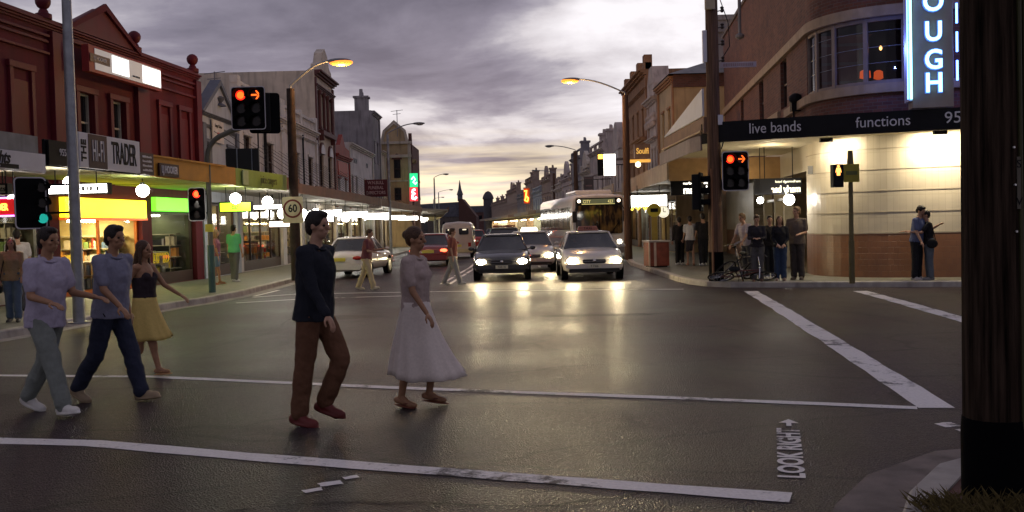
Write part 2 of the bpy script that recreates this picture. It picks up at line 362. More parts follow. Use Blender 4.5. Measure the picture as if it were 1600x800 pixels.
m2 = _n(nt, 'ShaderNodeMixRGB', blend_type='ADD'); m2.inputs['Fac'].default_value = .03; L(mx.outputs['Color'], m2.inputs[1]); L(sky.outputs['Color'], m2.inputs[2])
L(m2.outputs['Color'], bg.inputs['Color'])
sd = bpy.data.lights.new('sun', 'SUN'); sd.energy = .06; sd.angle = rad(15); sd.color = (1, .82, .65)
so = bpy.data.objects.new('sun', sd); COL.objects.link(so); so.location = (0, 0, 30)
so.rotation_euler = (PI/2-SUN_EL-rad(6), 0, PI-rad(4))
so.rotation_euler = (Vector((math.sin(rad(4)), -math.cos(rad(4)), -math.tan(rad(8))))).to_track_quat('-Z', 'Y').to_euler()

# palette
ASPH = asphalt(); PAINT = paint()
CONC = mat('concrete', (.30,.27,.25), .8, var=.2, scale=5, bump=.25, bscale=60, stain=.5)
PAVE = mat('footpath asphalt', (.15,.145,.12), .55, var=.25, scale=2.2, bump=.35, bscale=80, stain=.4)
KERB = mat('kerb stone', (.36,.33,.30), .75, var=.25, scale=3, bump=.3, bscale=30, stain=.6)
RED = mat('oxblood render', (.095,.0068,.0145), .75, var=.2, scale=1.5, bump=.1, bscale=25, stain=.35)
REDT = mat('oxblood trim', (.105,.008,.016), .55, var=.15, scale=2, stain=.25)
CREAM = mat('cream render', (.60,.52,.43), .8, var=.16, scale=1.2, bump=.12, bscale=20, stain=.55)
WHITEW = mat('aged white render', (.64,.60,.58), .8, var=.16, scale=1.3, bump=.12, bscale=20, stain=.6)
BLUEG = mat('blue grey render', (.40,.44,.52), .75, var=.12, scale=1.3, stain=.4)
GREYR = mat('grey render', (.29,.27,.28), .85, var=.25, scale=.8, bump=.15, bscale=14, stain=.6)
TANW = mat('tan render', (.50,.37,.22), .8, var=.18, scale=.9, bump=.12, bscale=18, stain=.5)
ORNB = mat('terracotta render', (.36,.19,.10), .8, var=.2, scale=1.2, bump=.15, bscale=20, stain=.5)
PINKW = mat('pink grey render', (.54,.45,.41), .8, var=.18, scale=1, bump=.12, bscale=18, stain=.55)
DKTRIM = mat('dark red brown trim', (.11,.04,.04), .6)
ROOF = mat('grey iron roof', (.24,.24,.25), .5, metal=.2, var=.2, scale=1.2, stain=.4)
SLATE = mat('slate roof', (.10,.10,.12), .6, var=.25, scale=2)
BLACK = mat('black paint', (.008,.008,.010), .55, var=.2, spec=.15)
MATTE = mat('matt black', (.006,.006,.007), .8, spec=.08)
DARKG = mat('window dark glass', (.012,.012,.016), .08, var=.1, spec=.6)
GLASS = clear_glass()
FRAMEW = mat('painted timber frame', (.42,.38,.34), .5)
FRAMED = mat('dark timber frame', (.06,.035,.03), .5)
ALU = mat('aluminium frame', (.45,.45,.45), .35, metal=.8)
GALV = mat('galvanised steel', (.30,.31,.33), .45, metal=.6, var=.2, scale=6)
WOODP = mat('weathered timber pole', (.13,.072,.045), .85, var=.5, scale=5, bump=.7, bscale=9, stretch=(6,6,.3))
WOODB = mat('old dark timber pole', (.034,.023,.017), .95, var=.85, scale=5, bump=1.0, bscale=9, spec=.05, stain=.6, stretch=(7,7,.35))
CHAR = mat('tarred pole base', (.003,.003,.004), .9, spec=.04)
WHITE = mat('white enamel', (.75,.74,.76), .4, var=.05)
SIGNW = mat('sign white', (.62,.60,.64), .5, var=.06)
BRICKR = brick('hotel brick', (.17,.062,.042), (.10,.038,.032), (.13,.10,.085), uv=True)
BRICKD = brick('dark red brick', (.17,.065,.05), (.11,.045,.038), (.12,.10,.09))
L_WHITE = lamp('opal globe lit', (1,.94,.82), 46)
L_TUBE = lamp('white lightbox lit', (1,.95,.86), 9)
L_WARM = lamp('warm lamp lit', (1,.78,.45), 8)
L_SOD = lamp('sodium lamp lit', (1,.25,.03), 2.4)
L_YEL = lamp('yellow lightbox lit', (1,.78,.02), 2.4)
L_GRN = lamp('green lightbox lit', (.16,.85,.03), 2.0)
L_LIME = lamp('lime lightbox lit', (.50,1,.03), 1.5)
L_SHOP = lamp('shop ceiling light', (1,.80,.42), 44)
L_SHOPW = lamp('shop ceiling light cool', (1,.95,.70), 20)
L_RED = lamp('red signal lit', (1,.02,.008), 1.7)
L_REDC = lamp('red signal core', (1,.13,.015), 2.2)
L_HEAD = lamp('headlight lit', (1,.80,.44), 330)
L_TAIL = lamp('tail lamp lit', (1,.10,.04), 6)
L_AMB = lamp('amber lit', (1,.45,.05), 5)
L_BLUE = lamp('blue neon lit', (.10,.24,1), 9)
L_CYAN = lamp('cyan neon lit', (.35,.85,1), 3.2)
# ================================================================== ground
def struct(o): return tag(o, kind='structure')
g = MB(); N = 24
g.quad((-700,-60,0),(700,-60,0),(700,1500,0),(-700,1500,0)); struct(g.build('road', ASPH))
def ribbon(mb, pts, w, z=.004, wob=0.0, sub=.35):
    pts = [Vector((p[0], p[1], 0)) for p in pts]; fine = []
    for a, b in zip(pts, pts[1:]):
        n = max(1, int((b-a).length/sub)) if wob else 1
        for k in range(n): fine.append(a+(b-a)*k/n)
    fine.append(pts[-1]); vs = []
    for i, p in enumerate(fine):
        d = (fine[min(i+1, len(fine)-1)]-fine[max(i-1, 0)]).normalized(); nrm = Vector((-d.y, d.x, 0))
        w1 = w/2+(random.uniform(-wob, wob)); w2 = w/2+(random.uniform(-wob, wob))
        vs += [(*(p+nrm*w1).xy, z), (*(p-nrm*w2).xy, z)]
    mb.add(vs, [(2*i, 2*i+1, 2*i+3, 2*i+2) for i in range(len(fine)-1)])
m = MB()
ribbon(m, [(-14,11.6),(-9,9.72),(-4.3,7.94),(-3.45,7.76),(-1.44,6.92),(1.64,5.73)], .20, wob=.012)
m2 = MB(); ribbon(m2, [(-15,15.0),(-9,12.72),(-6.34,11.78),(-4.3,11.35),(-2.62,10.66),(-1.33,10.13),(1.72,9.02),(3.50,8.33)], .14, wob=.01)
m3 = MB(); ribbon(m3, [(5.58,22.5),(5.0,18),(4.31,12.9),(3.66,8.3)], .30, wob=.015)
m4 = MB(); ribbon(m4, [(7.86,21.7),(7.5,18.2),(7.14,15.2),(6.7,11.3)], .30, wob=.015)
for q in (m, m2, m3, m4): struct(q.build('crosswalk_line', PAINT))
m = MB()
ribbon(m, [G(395,464.7),G(464,459.6),G(700,455.5),G(1000,452.3),G(1068,452)], .16)
struct(m.build('crosswalk_line', PAINT)); m = MB()
ribbon(m, [G(369,473.5),G(470,467.5),G(560,464.5),G(650,462)], .14); ribbon(m, [G(397,463),G(436,453.5)], .12)
struct(m.build('crosswalk_line', PAINT)); m = MB()
for dx in (-.13, .13):
    ribbon(m, [(-2.0+dx,28.6),(-1.62+dx,40),(-1.5+dx,70),(-2.6+dx,100),(-6+dx,150)], .11)
struct(m.build('centre_line', PAINT)); m = MB()
for y in range(30, 62, 4): ribbon(m, [(1.1,y),(1.1,y+1.6)], .1)
struct(m.build('lane_line', PAINT))
m = MB(); random.seed(3)
for (x, y, w, d, a) in ((-1.33,6.17,.13,.08,.5),(-1.245,6.32,.15,.10,.4),(-1.13,6.47,.10,.07,.5),(3.45,7.62,.16,.17,.2),(3.5,7.42,.15,.07,.1)):
    pts = []
    for k in range(10):
        cx_, cy_ = ((-1,-1),(-.4,-1),(.3,-1),(1,-1),(1,.1),(1,1),(.2,1),(-.5,1),(-1,1),(-1,-.1))[k]; px, py = w/2*cx_*random.uniform(.85,1.1), d/2*cy_*random.uniform(.8,1.1)
        pts.append((x+px*math.cos(a)-py*math.sin(a), y+px*math.sin(a)+py*math.cos(a), .004))
    m.add(pts, [tuple(range(10))])
struct(m.build('paint_patch', PAINT))
PATCH = mat('fresh tar patch', (.022,.017,.017), .5, var=.5, scale=3, bump=.5, bscale=60, spec=.10)
random.seed(8)
for cen, rx_, ry_, a_ in (((1.6,17.6),1.3,.28,-.05),((-3.4,18.5),.9,.5,.1)):
    b = MB(); pts = []
    for k in range(22):
        t_ = 2*PI*k/22; r_ = random.uniform(.72,1.08); px, py = rx_*math.cos(t_)*r_, ry_*math.sin(t_)*r_
        pts.append((cen[0]+px*math.cos(a_)-py*math.sin(a_), cen[1]+px*math.sin(a_)+py*math.cos(a_), .0018))
    b.add(pts, [tuple(range(22))]); struct(b.build('road_patch', PATCH))
b = MB()
for pts in (((-3.2,14.6),(-1.5,14.9),(.2,14.5),(1.9,14.9),(3.6,14.7)),((-2.2,5.6),(-1.2,5.9),(.2,5.7),(1.2,6.1)),((-4.6,13.2),(-4.1,16),(-4.4,20),(-4.0,24))):
    fine = []
    for p_, q_ in zip(pts, pts[1:]):
        for k in range(8): f_ = k/8; fine.append((p_[0]+(q_[0]-p_[0])*f_+random.uniform(-.04,.04), p_[1]+(q_[1]-p_[1])*f_+random.uniform(-.04,.04)))
    ribbon(b, fine, .022, .0026, wob=.012, sub=.1)
struct(b.build('tar_seam', PATCH))
lk = thing('road_lettering', 'white LOOK RIGHT and arrow painted on the asphalt by the near kerb', 'road marking', (1.77,6.12,.005), math.atan2(1.62,.44))
text('LOOK RIGHT', .235, PAINT, lk, (.80,.0,0), extr=0, sx=1.08, rot=(0,0,0), bold=.008)
a = MB(); a.add([(1.66,-.02,0),(1.78,-.02,0),(1.78,-.08,0),(1.93,0,0),(1.78,.08,0),(1.78,.02,0),(1.66,.02,0)], [tuple(range(7))]); a.build('arrow', PAINT, lk)

# footpaths with stepped kerbs
KL = [(-12.5,-6),(-10.6,4),(-9.5,10.5),(-8.64,16.1),(-7.86,21.7),(-7.5,23.2),(-7.25,25.7),(-7.3,33.4),(-7.35,60),(-7.4,88),(-9.2,120),(-13.5,170),(-20,260)]
KR = [(-9,260),(-1.2,170),(2.6,120),(4.4,88),(5.2,60),(5.25,44),(4.7,38),(4.64,27.2),(4.72,25.6),(4.98,24.5),(5.45,23.95),(7.7,23.1),(10.4,22.2),(30,15.5)]
def pave(name, line, side, m_top, z=.13):
    b = MB().use(m_top)
    off = side
    poly = [(x, y) for x, y in line]+[(line[-1][0]+off[1][0], line[-1][1]+off[1][1]), (line[0][0]+off[0][0], line[0][1]+off[0][1])]
    b.prism(poly, -.05, z, 'z'); struct(b.build(name, m_top))
def kerb(name, line, side, z=.138, w=.16):
    pts = [Vector((x, y, 0)) for x, y in line]; b = MB(); vs = []
    for i, p in enumerate(pts):
        d = (pts[min(i+1, len(pts)-1)]-pts[max(i-1, 0)]).normalized(); n = Vector((-d.y, d.x, 0))*side
        o = p-n*.02; q = p+n*w
        vs += [(o.x-n.x*.015, o.y-n.y*.015, -.02), (o.x, o.y, z-.02), (o.x+n.x*.02, o.y+n.y*.02, z), (q.x, q.y, z), (q.x, q.y, -.02)]
    fs = []
    for i in range(len(pts)-1):
        for k in range(4): fs.append((i*5+k, i*5+k+1, i*5+k+6, i*5+k+5))
    b.add(vs, fs); struct(b.build(name, KERB))
pave('footpath', KL, ((-60,0),(-60,0)), PAVE); kerb('kerb', KL, 1)
pave('footpath', KR, ((60,0),(40,60)), PAVE); kerb('kerb', KR, 1)
b = MB(); ribbon(b, [(x+.18, y) for x, y in KL[2:9]], .36, .004); struct(b.build('gutter', CONC))
# near corner with kerb ramp, gutter apron and verge
KN = [(1.72,3.0),(1.95,4.4),(2.02,4.98),(2.26,5.45),(2.66,6.0),(3.3,6.42),(4.4,6.62),(9,5.6),(25,0)]
pave('footpath', KN, ((3,-9),(-4,-9)), mat('brick paving', (.14,.07,.055), .8, var=.3, scale=4, bump=.4, bscale=30), .10)
kerb('kerb', KN, -1, .115, .17)
b = MB(); ribbon(b, [(1.50,3.0),(1.72,4.4),(1.82,5.0),(2.03,5.45),(2.43,6.05),(3.05,6.58),(4.3,6.86),(9,5.85)], .42, .004); struct(b.build('gutter', mat('stained gutter concrete', (.20,.165,.145), .8, var=.3, scale=3, bump=.3, bscale=50, stain=.6)))
random.seed(11); gb = MB()
for k in range(5200):
    x = random.uniform(2.12, 3.6); y = random.uniform(4.2, 5.2)
    if math.hypot(x-2.62, y-5.29) < .17: continue
    if random.random() > math.exp(-((x-2.35)/.55)**2)*1.1+.12: continue
    h = random.uniform(.03, .12); a = random.uniform(0, 6.28); w = random.uniform(.0012, .0028); ln = random.uniform(.01, .13)
    dx, dy = math.cos(a), math.sin(a)
    gb.add([(x-dy*w, y+dx*w, .10), (x+dy*w, y-dx*w, .10), (x+dx*ln*.4+dy*w*.7, y+dy*ln*.4-dx*w*.7, .10+h*.6), (x+dx*ln, y+dy*ln, .10+h)], [(0,1,2),(0,2,3)])
tag(gb.build('grass', mat('dry grass', (.10,.075,.025), .8, var=.4, scale=30)), 'tufts of dry grass round the foot of the dark pole', 'grass', kind='stuff')

# ================================================================== buildings
def wall_holes(mb, x0, x1, z0, z1, holes, y=0.0, dep=.18):
    xs = sorted({x0, x1, *[h[0] for h in holes], *[h[1] for h in holes]}); zs = sorted({z0, z1, *[h[2] for h in holes], *[h[3] for h in holes]})
    xs = [x for x in xs if x0-1e-6 <= x <= x1+1e-6]; zs = [z for z in zs if z0-1e-6 <= z <= z1+1e-6]
    for i in range(len(xs)-1):
        for j in range(len(zs)-1):
            cx, cz = (xs[i]+xs[i+1])/2, (zs[j]+zs[j+1])/2
            if any(h[0] < cx < h[1] and h[2] < cz < h[3] for h in holes): continue
            mb.quad((xs[i],y,zs[j]),(xs[i+1],y,zs[j]),(xs[i+1],y,zs[j+1]),(xs[i],y,zs[j+1]))
    for a, b_, c, d in [h[:4] for h in holes]:
        mb.quad((a,y,c),(a,y+dep,c),(a,y+dep,d),(a,y,d)); mb.quad((b_,y,c),(b_,y,d),(b_,y+dep,d),(b_,y+dep,c))
        mb.quad((a,y,d),(a,y+dep,d),(b_,y+dep,d),(b_,y,d)); mb.quad((a,y,c),(b_,y,c),(b_,y+dep,c),(a,y+dep,c))
def window(root, x0, x1, z0, z1, y=.10, fm=None, pm=None, sash=True, lit=None):
    fm = fm or FRAMEW; f = MB(); t = .055
    f.box(x0, x0+t, y-.03, y+.06, z0, z1); f.box(x1-t, x1, y-.03, y+.06, z0, z1)
    f.box(x0+t, x1-t, y-.03, y+.06, z0, z0+t); f.box(x0+t, x1-t, y-.03, y+.06, z1-t, z1)
    if sash: zm = (z0+z1)/2; f.box(x0+t, x1-t, y-.02, y+.05, zm-.025, zm+.025)
    w = f.build('window', fm, root)
    p = MB().quad((x0+.02,y+.03,z0+.02),(x1-.02,y+.03,z0+.02),(x1-.02,y+.03,z1-.02),(x0+.02,y+.03,z1-.02)); p.build('pane', pm or DARKG, w)
    return w
def moulding(mb, x0, x1, z, h, out, y=0.0, steps=3, ends=True):
    """stepped cornice standing proud of the wall"""
    for k in range(steps):
        o = out*(k+1)/steps; mb.box(x0-(o if ends else 0), x1+(o if ends else 0), y-o, y+.0, z+h*k/steps, z+h*(k+1)/steps-.002)
def body(root, Ln, D, z0, H, m, roofm=None, slope=0.5, name='wall'):
    b = MB(); y0 = .2
    b.quad((0,0,z0),(0,D,z0),(0,D,H),(0,0,H)); b.quad((Ln,0,z0),(Ln,0,H),(Ln,D,H),(Ln,D,z0)); b.quad((0,D,z0),(Ln,D,z0),(Ln,D,H),(0,D,H))
    b.box(0, Ln, 0, .24, H-.4, H-.001) if False else None
    r = MB(); r.quad((.0,.05,H-.55),(Ln,.05,H-.55),(Ln,D,H-.55+slope*.0),(0,D,H-.55)); r.build('roof', roofm or ROOF, root)
    return b.build(name, m, root)
L_PEND = lamp('pendant lamp lit', (1,.80,.45), 12)
STOCKM = [mat('stock '+str(i), c, .45, var=.1) for i, c in enumerate(((.7,.66,.58),(.55,.05,.04),(.62,.45,.06),(.10,.14,.24),(.20,.28,.08),(.03,.03,.03),(.6,.25,.05),(.75,.7,.5),(.35,.3,.28),(.52,.42,.28)))]
SHELFM = mat('shop shelf board', (.40,.34,.24), .6)
def shelves(root, x0, x1, y, z0, z1, seed, pitch=.38, dep=.34, pal=None, item=.16, name='stock_shelf', loc=None, rotz=0):
    rnd = random.Random(seed); b = MB(); b.use(SHELFM); pal = pal or STOCKM
    n = max(2, int((z1-z0)/pitch))
    for k in range(n+1): b.box(x0, x1, y, y+dep, z0+k*pitch, z0+k*pitch+.025)
    x = x0
    while x <= x1: b.box(max(x0, x-.015), min(x1, x+.015), y+.03, y+dep, z0, z0+n*pitch); x += 1.1
    for k in range(n):
        x = x0+.05
        while x < x1-item:
            if rnd.random() < .10: x += rnd.uniform(.1,.3); continue
            w = rnd.uniform(.5,1.3)*item; h = rnd.uniform(.45,.86)*pitch; m = rnd.choice(pal); rep = rnd.choice((1,1,2,3,4))
            for r_ in range(rep):
                if x+w > x1-.03: break
                b.use(m); b.box(x, x+w*.9, y+.02+rnd.uniform(0,.06), y+dep-.05, z0+k*pitch+.026, z0+k*pitch+.026+h); x += w
            x += rnd.uniform(0,.05)
    return b.build(name, None, root, loc=loc, rotz=rotz)
def shop_room(root, x0, x1, z1=2.75, dep=3.2, wallm=None, stock=None, lm=None, y0=.22, tubes=1, door=None, glass=True, fm=None, stall=.45, hide_counter=False):
    z0 = .14; wallm = wallm or mat('shop inside wall', (.62,.56,.40), .7, var=.08)
    b = MB()
    b.quad((x0,y0,z0),(x1,y0,z0),(x1,y0+dep,z0),(x0,y0+dep,z0)); b.quad((x0,y0,z1),(x0,y0+dep,z1),(x1,y0+dep,z1),(x1,y0,z1))
    b.quad((x0,y0,z0),(x0,y0+dep,z0),(x0,y0+dep,z1),(x0,y0,z1)); b.quad((x1,y0,z0),(x1,y0,z1),(x1,y0+dep,z1),(x1,y0+dep,z0))
    b.quad((x0,y0+dep,z0),(x1,y0+dep,z0),(x1,y0+dep,z1),(x0,y0+dep,z1)); b.build('shop_room', wallm, root)
    if stock:
        sd = int(x0*37+dep*11+x1*13) % 9999; it = .16 if isinstance(stock, bpy.types.Material) else stock
        shelves(root, x0+.1, x1-.1, y0+dep-.42, z0+.03, z1-.35, sd, item=it)
        shelves(root, x0+.12, x1-(1.1 if x1-x0 > 2.4 else .1), y0+.28, z0+stall*.6, z0+stall*.6+.8, sd+1, item=.2, dep=.3, name='window_stock')
        shelves(root, 0, dep-.75, 0, z0+.03, z1-.4, sd+2, item=it, loc=(x1-.42, y0+dep-.45, 0), rotz=-PI/2)
        shelves(root, 0, dep-.75, 0, z0+.03, z1-.4, sd+3, item=it, loc=(x0+.42, y0+.3, 0), rotz=PI/2)
        rnd = random.Random(sd)
        for k in range(max(2, int((x1-x0)/1.1))):
            xx = rnd.uniform(x0+.25, x1-.25); yy = rnd.uniform(y0+.6, y0+dep-.7); zz = z1-rnd.uniform(.2,.55); b = MB(); b.lathe([(.03,0),(.075,.03),(.085,.08),(.05,.14),(.015,.16)], (xx,yy,zz), 10); q = b.build('pendant_lamp', L_PEND, root, smooth=True); MB().cyl((xx,yy,zz+.15),(xx,yy,z1),.008,n=5).build('cord', BLACK, q)
    t = MB()
    for k in range(tubes):
        xx = x0+(x1-x0)*(k+.5)/tubes; t.box(xx-.6, xx+.6, y0+dep*.3, y0+dep*.3+.2, z1-.09, z1-.03)
    t.build('ceiling_light', lm or L_SHOP, root)
    fm = fm or ALU; f = MB(); w = .06
    f.box(x0, x0+w, y0-.06, y0+.02, z0, z1); f.box(x1-w, x1, y0-.06, y0+.02, z0, z1); f.box(x0+w, x1-w, y0-.06, y0+.02, z1-w, z1)
    f.box(x0+w, x1-w, y0-.08, y0+.03, z0, z0+stall if stall else z0+.05)
    nm = max(1, int((x1-x0)/1.6))
    for k in range(1, nm): xx = x0+(x1-x0)*k/nm; f.box(xx-w/2, xx+w/2, y0-.06, y0+.02, z0+stall, z1-w)
    fr = f.build('shopfront_frame', fm, root)
    if glass: MB().quad((x0+w,y0-.02,z0+stall),(x1-w,y0-.02,z0+stall),(x1-w,y0-.02,z1-w),(x0+w,y0-.02,z1-w)).build('shop_window', GLASS, root)
def awning(root, x0, x1, yo, z, h, m, th=.10, rods=0, rz=None, soff=None):
    """posted street awning: deck, fascia board and tie rods; yo = how far it stands out over the footpath"""
    d = MB(); d.add([(x0,-yo+.03,z+.06),(x1,-yo+.03,z+.06),(x1,-.01,z+.12),(x0,-.01,z+.12),(x0,-yo+.03,z+.06+th),(x1,-yo+.03,z+.06+th),(x1,-.01,z+.12+th*2.2),(x0,-.01,z+.12+th*2.2)],
                    [(0,3,2,1),(4,5,6,7),(0,1,5,4),(1,2,6,5),(2,3,7,6),(3,0,4,7)])
    aw = d.build('awning', soff or mat('awning soffit', (.42,.40,.33), .7, var=.15, scale=2), root)
    f = MB().box(x0, x1, -yo-.03, -yo+.025, z, z+h); f.build('fascia', m, aw, bevel=.008)
    if rods:
        r = MB()
        for k in range(rods):
            xx = x0+(x1-x0)*(k+.5)/rods; r.cyl((xx,-yo+.1,z+h-.1),(xx,-.01,(rz or z+2.6)),.009,n=5)
            r.build('tie_rod', mat('rod grey', (.05,.045,.045), .6), aw); r = MB()
    return aw
# ---- red building (shared party-walled block of three shops) -------------------------------------------------
RZ1 = math.atan2(.994, .107)
rb = thing('red_building', 'long oxblood red two storey building with pediment and ball finials at left', 'building', (-14.2+.107*8, 8, 0), RZ1)
S = lambda Y: (Y-8)*1.0057
LN = S(33.15); H = 7.05
holes = [(S(25.65), S(26.35), 4.0, 5.55), (S(27.35), S(28.05), 4.0, 5.55)]
shops = [(S(11), S(15.5)), (S(16.0), S(20.2)), (S(20.6), S(23.9)), (S(24.6), S(28.9)), (S(29.5), S(32.6))]
w = MB(); wall_holes(w, 0, LN, .1, H, holes+[(a, b, .14, 2.75) for a, b in shops], dep=.22); w.build('wall', RED, rb)
body(rb, LN, 11, .1, H, RED)
t = MB()
moulding(t, 0, LN, 6.95, .16, .16, ends=False); t.box(0, LN, -.05, .3, H+.06, H+.16)
for z_, o_ in ((6.72,.10),(6.58,.07),(6.28,.09)): 
    t.box(0, S(24.35), -o_, 0, z_, z_+.07); t.box(S(29.5), LN-.3, -o_, 0, z_, z_+.07)
t.box(S(25.2), S(28.6), -.12, 0, 6.78, 6.9)
for a, b in ((24.4,25.15),(28.7,29.4),(32.75,33.12),(13.5,14.1)): t.box(S(a), S(b), -.14, 0, 3.0, 6.9)
t.build('cornice', REDT, rb, bevel=.012)
t = MB()
for a, b in ((14.6,15.3),(17.5,18.2),(20.2,20.9),(22.85,23.55),(30.25,30.85),(31.65,32.25)):
    t = MB(); a, b = S(a), S(b); z0, z1 = 3.6, 5.75
    t.box(a-.14, a, -.08, 0, z0, z1); t.box(b, b+.14, -.08, 0, z0, z1); t.box(a-.18, b+.18, -.10, 0, z1, z1+.16); t.box(a, b, -.02, 0, z0, z1-.25); t.build('blind_window', REDT, rb, bevel=.01)
for a, b, c, d in holes:
    window(rb, a, b, c, d, .12, FRAMEW)
t = MB()
for a, b, c, d in holes:
    t.box(a-.16, a, -.09, 0, c, d); t.box(b, b+.16, -.09, 0, c, d); t.box(a-.2, b+.2, -.11, 0, d, d+.16); t.box(a-.2, b+.2, -.12, 0, c-.1, c)
t.build('window_surround', REDT, rb, bevel=.01)
t = MB(); a, b = S(25.15), S(28.75); mm = (a+b)/2
t.prism([(a,H+.1),(b,H+.1),(mm,H+.98)], -.12, .22, 'y'); t.build('pediment', REDT, rb)
t = MB(); t.prism([(a-.1,H+.12),(a-.1,H+.0),(mm,H+.90),(b+.1,H+.0),(b+.1,H+.12),(mm,H+1.1)], -.2, -.12, 'y'); t.build('pediment_trim', RED, rb)
for Y_ in (17.0, 24.35, 28.95, 32.9):
    q = MB(); q.lathe([(.20,0),(.20,.12),(.13,.15),(.11,.21),(.08,.25),(.14,.30),(.18,.38),(.19,.46),(.16,.54),(.09,.60),(.03,.62)], (S(Y_), .05, H+.14), 16); q.build('ball_finial', REDT, rb, smooth=True)
# ground floor shops of the red block
ST_Y = goods('yellow shop stock', .75, .55, 2.6, 2.6, .10); ST_G = goods('dark shop stock', .5, .35, 3, 2.4); ST_B = goods('bookshelf stock', .7, .45, 6, 3); ST_W = goods('pale stock', .3, .65, 2.2, 2.4)
YW = mat('yellow shop wall', (.62,.46,.20), .7, var=.1); DW = mat('dim shop wall', (.16,.14,.09), .7); GW = mat('greenish shop wall', (.10,.11,.06), .7)
shop_room(rb, *shops[0], stock=ST_G, wallm=DW, stall=.5, fm=FRAMED)
shop_room(rb, *shops[1], stock=ST_W, lm=L_SHOPW, wallm=DW, stall=.6, fm=FRAMED)
shop_room(rb, *shops[2], stock=ST_G, lm=L_SHOPW, wallm=DW, stall=.3)
shop_room(rb, *shops[3], z1=2.2, stock=.10, wallm=YW, lm=lamp('bright shop light', (1,.88,.50), 90), tubes=2, stall=.1, fm=mat('orange shop trim', (.6,.16,.02), .5))
shop_room(rb, *shops[4], z1=2.4, stock=ST_G, wallm=GW, tubes=2, stall=.35, fm=FRAMED, lm=L_SHOPW)
t = MB(); t.box(shops[3][0], shops[3][1], -.16, -.005, 2.2, 2.72); yb = t.build('lightbox', L_YEL, rb, bevel=.01)
t = MB(); t.box(shops[3][0]-.03, shops[3][1]+.03, -.17, -.006, 2.13, 2.197); t.build('red_strip', lamp('red strip lit', (1,.16,.02), .7), yb)
t = MB(); t.box(shops[4][0], shops[4][1]-.3, -.16, -.005, 2.42, 2.85); t.build('lightbox', L_GRN, rb, bevel=.01)
# round yellow basket rail in the green shop window
t = MB()
for k in range(7): t.tube(ringpts((shops[4][0]+1.0+k*.17, .55, .95), .16, 14, 'y'), .022, 6, True)
t.build('window_display', mat('yellow plastic loops', (.75,.55,.04), .4, emit=.25, ecol=(1,.7,.05)), rb)  # plastic loops glow faintly by themselves to look lit, no lamp inside
AWF = 3.55
aw = awning(rb, S(12.3), S(16.62)+1.75, AWF, 2.88, .36, SIGNW, soff=mat('awning soffit cream', (.55,.50,.34), .7))
aw = awning(rb, S(18.36), S(22.4), AWF, 3.03, .50, BLACK, soff=mat('awning soffit cream', (.55,.50,.34), .7))
aw = awning(rb, S(22.4)+.002, S(27.4), AWF, 3.03, .48, mat('ochre fascia', (.52,.24,.03), .55, var=.15), soff=mat('soffit green light tint', (.40,.48,.16), .7))  # green light spilling on the soffit is put into its base colour
aw = awning(rb, S(27.4)+.004, S(31.6), AWF, 3.01, .50, mat('leaf green fascia', (.26,.36,.07), .55, var=.12), soff=mat('soffit green light tint', (.40,.48,.16), .7))
aw = awning(rb, S(31.6)+.006, LN, AWF-.1, 3.05, .42, mat('brown fascia', (.15,.07,.045), .6, var=.2, stain=.3), soff=mat('awning soffit grey', (.30,.28,.24), .7))
# ---- fascia signs (local x reads along the street, face toward the road)
def street_sign(name, label, Y, off=AWF, cat='sign', group=None):
    base = Vector((-14.2+.107*Y, Y, 0)); n = Vector((.994, -.107, 0))
    p = base+n*(off+.06)
    return thing(name, label, cat, (p.x, p.y, 0), RZ1, group)
s = street_sign('shop_sign', 'white fascia sign with black slanted word Flights', 14.6)
MB().box(-1.6, 3.68, -.05, -.005, 2.90, 3.23).build('panel', SIGNW, s, bevel=.006)
MB().box(-1.55, 3.62, .05, .09, 3.25, 3.56).build('upstand', mat('weathered sign back', (.26,.25,.24), .7, var=.2, stain=.5), s)
text('Flights', .30, BLACK, s, (2.28,-.056,3.09), shear=.35, sx=.85, bold=.006); 
MB().box(1.2, 2.85, -.062, -.052, 2.915, 2.99).build('strip', BLACK, s); text('& Backpackers', .075, SIGNW, s, (2.1,-.066,2.952))
s = street_sign('shop_sign', 'black fascia panel with white phone number 955 041', 18.4)
MB().box(0, .98, -.04, -.005, 3.05, 3.52).build('panel', BLACK, s); text('955  041', .19, SIGNW, s, (.60,-.05,3.30), sx=.8)
s = street_sign('shop_sign', 'tall black and white THE HI-FI TRADER sign above the yellow shop', 19.36)
MB().box(0, 2.45, -.07, -.005, 3.06, 3.76).build('panel', SIGNW, s, bevel=.006)
MB().box(0.01, .30, -.078, -.071, 3.08, 3.74).build('the_panel', SIGNW, s); 
text('THE', .24, BLACK, s, (.16,-.083,3.40), rot=(PI/2,-PI/2,0), bold=.008)
MB().box(.34, 1.05, -.078, -.071, 3.07, 3.75).build('black_panel', mat('aubergine panel', (.03,.015,.03), .4), s)
text('HI-FI', .62, SIGNW, s, (.70,-.083,3.40), sx=.33, bold=.0, space=1.12); text('TRADER', .66, BLACK, s, (1.75,-.078,3.41), sx=.42, bold=.006)
s = street_sign('shop_sign', 'small dark panel with four lines of pale lettering', 21.85)
MB().box(0, .62, -.05, -.005, 3.05, 3.54).build('panel', mat('aubergine panel', (.03,.015,.03), .4), s)
b = MB(); random.seed(5)
for z_ in (3.43,3.33,3.23,3.13):
    x = .10
    while x < .52: 
        wd = random.uniform(.02,.05); b.box(x, x+wd, -.056, -.051, z_, z_+random.uniform(.03,.05)); x += wd+.012
b.build('lettering', SIGNW, s)
s = street_sign('shop_sign', 'dark LJ HOOKER panel on the ochre fascia', 22.75)
MB().box(0, 1.0, -.05, -.005, 3.06, 3.36).build('panel', mat('maroon black panel', (.035,.012,.015), .4), s); text('LJ HOOKER', .24, SIGNW, s, (.5,-.056,3.21), sx=.66, bold=.006)
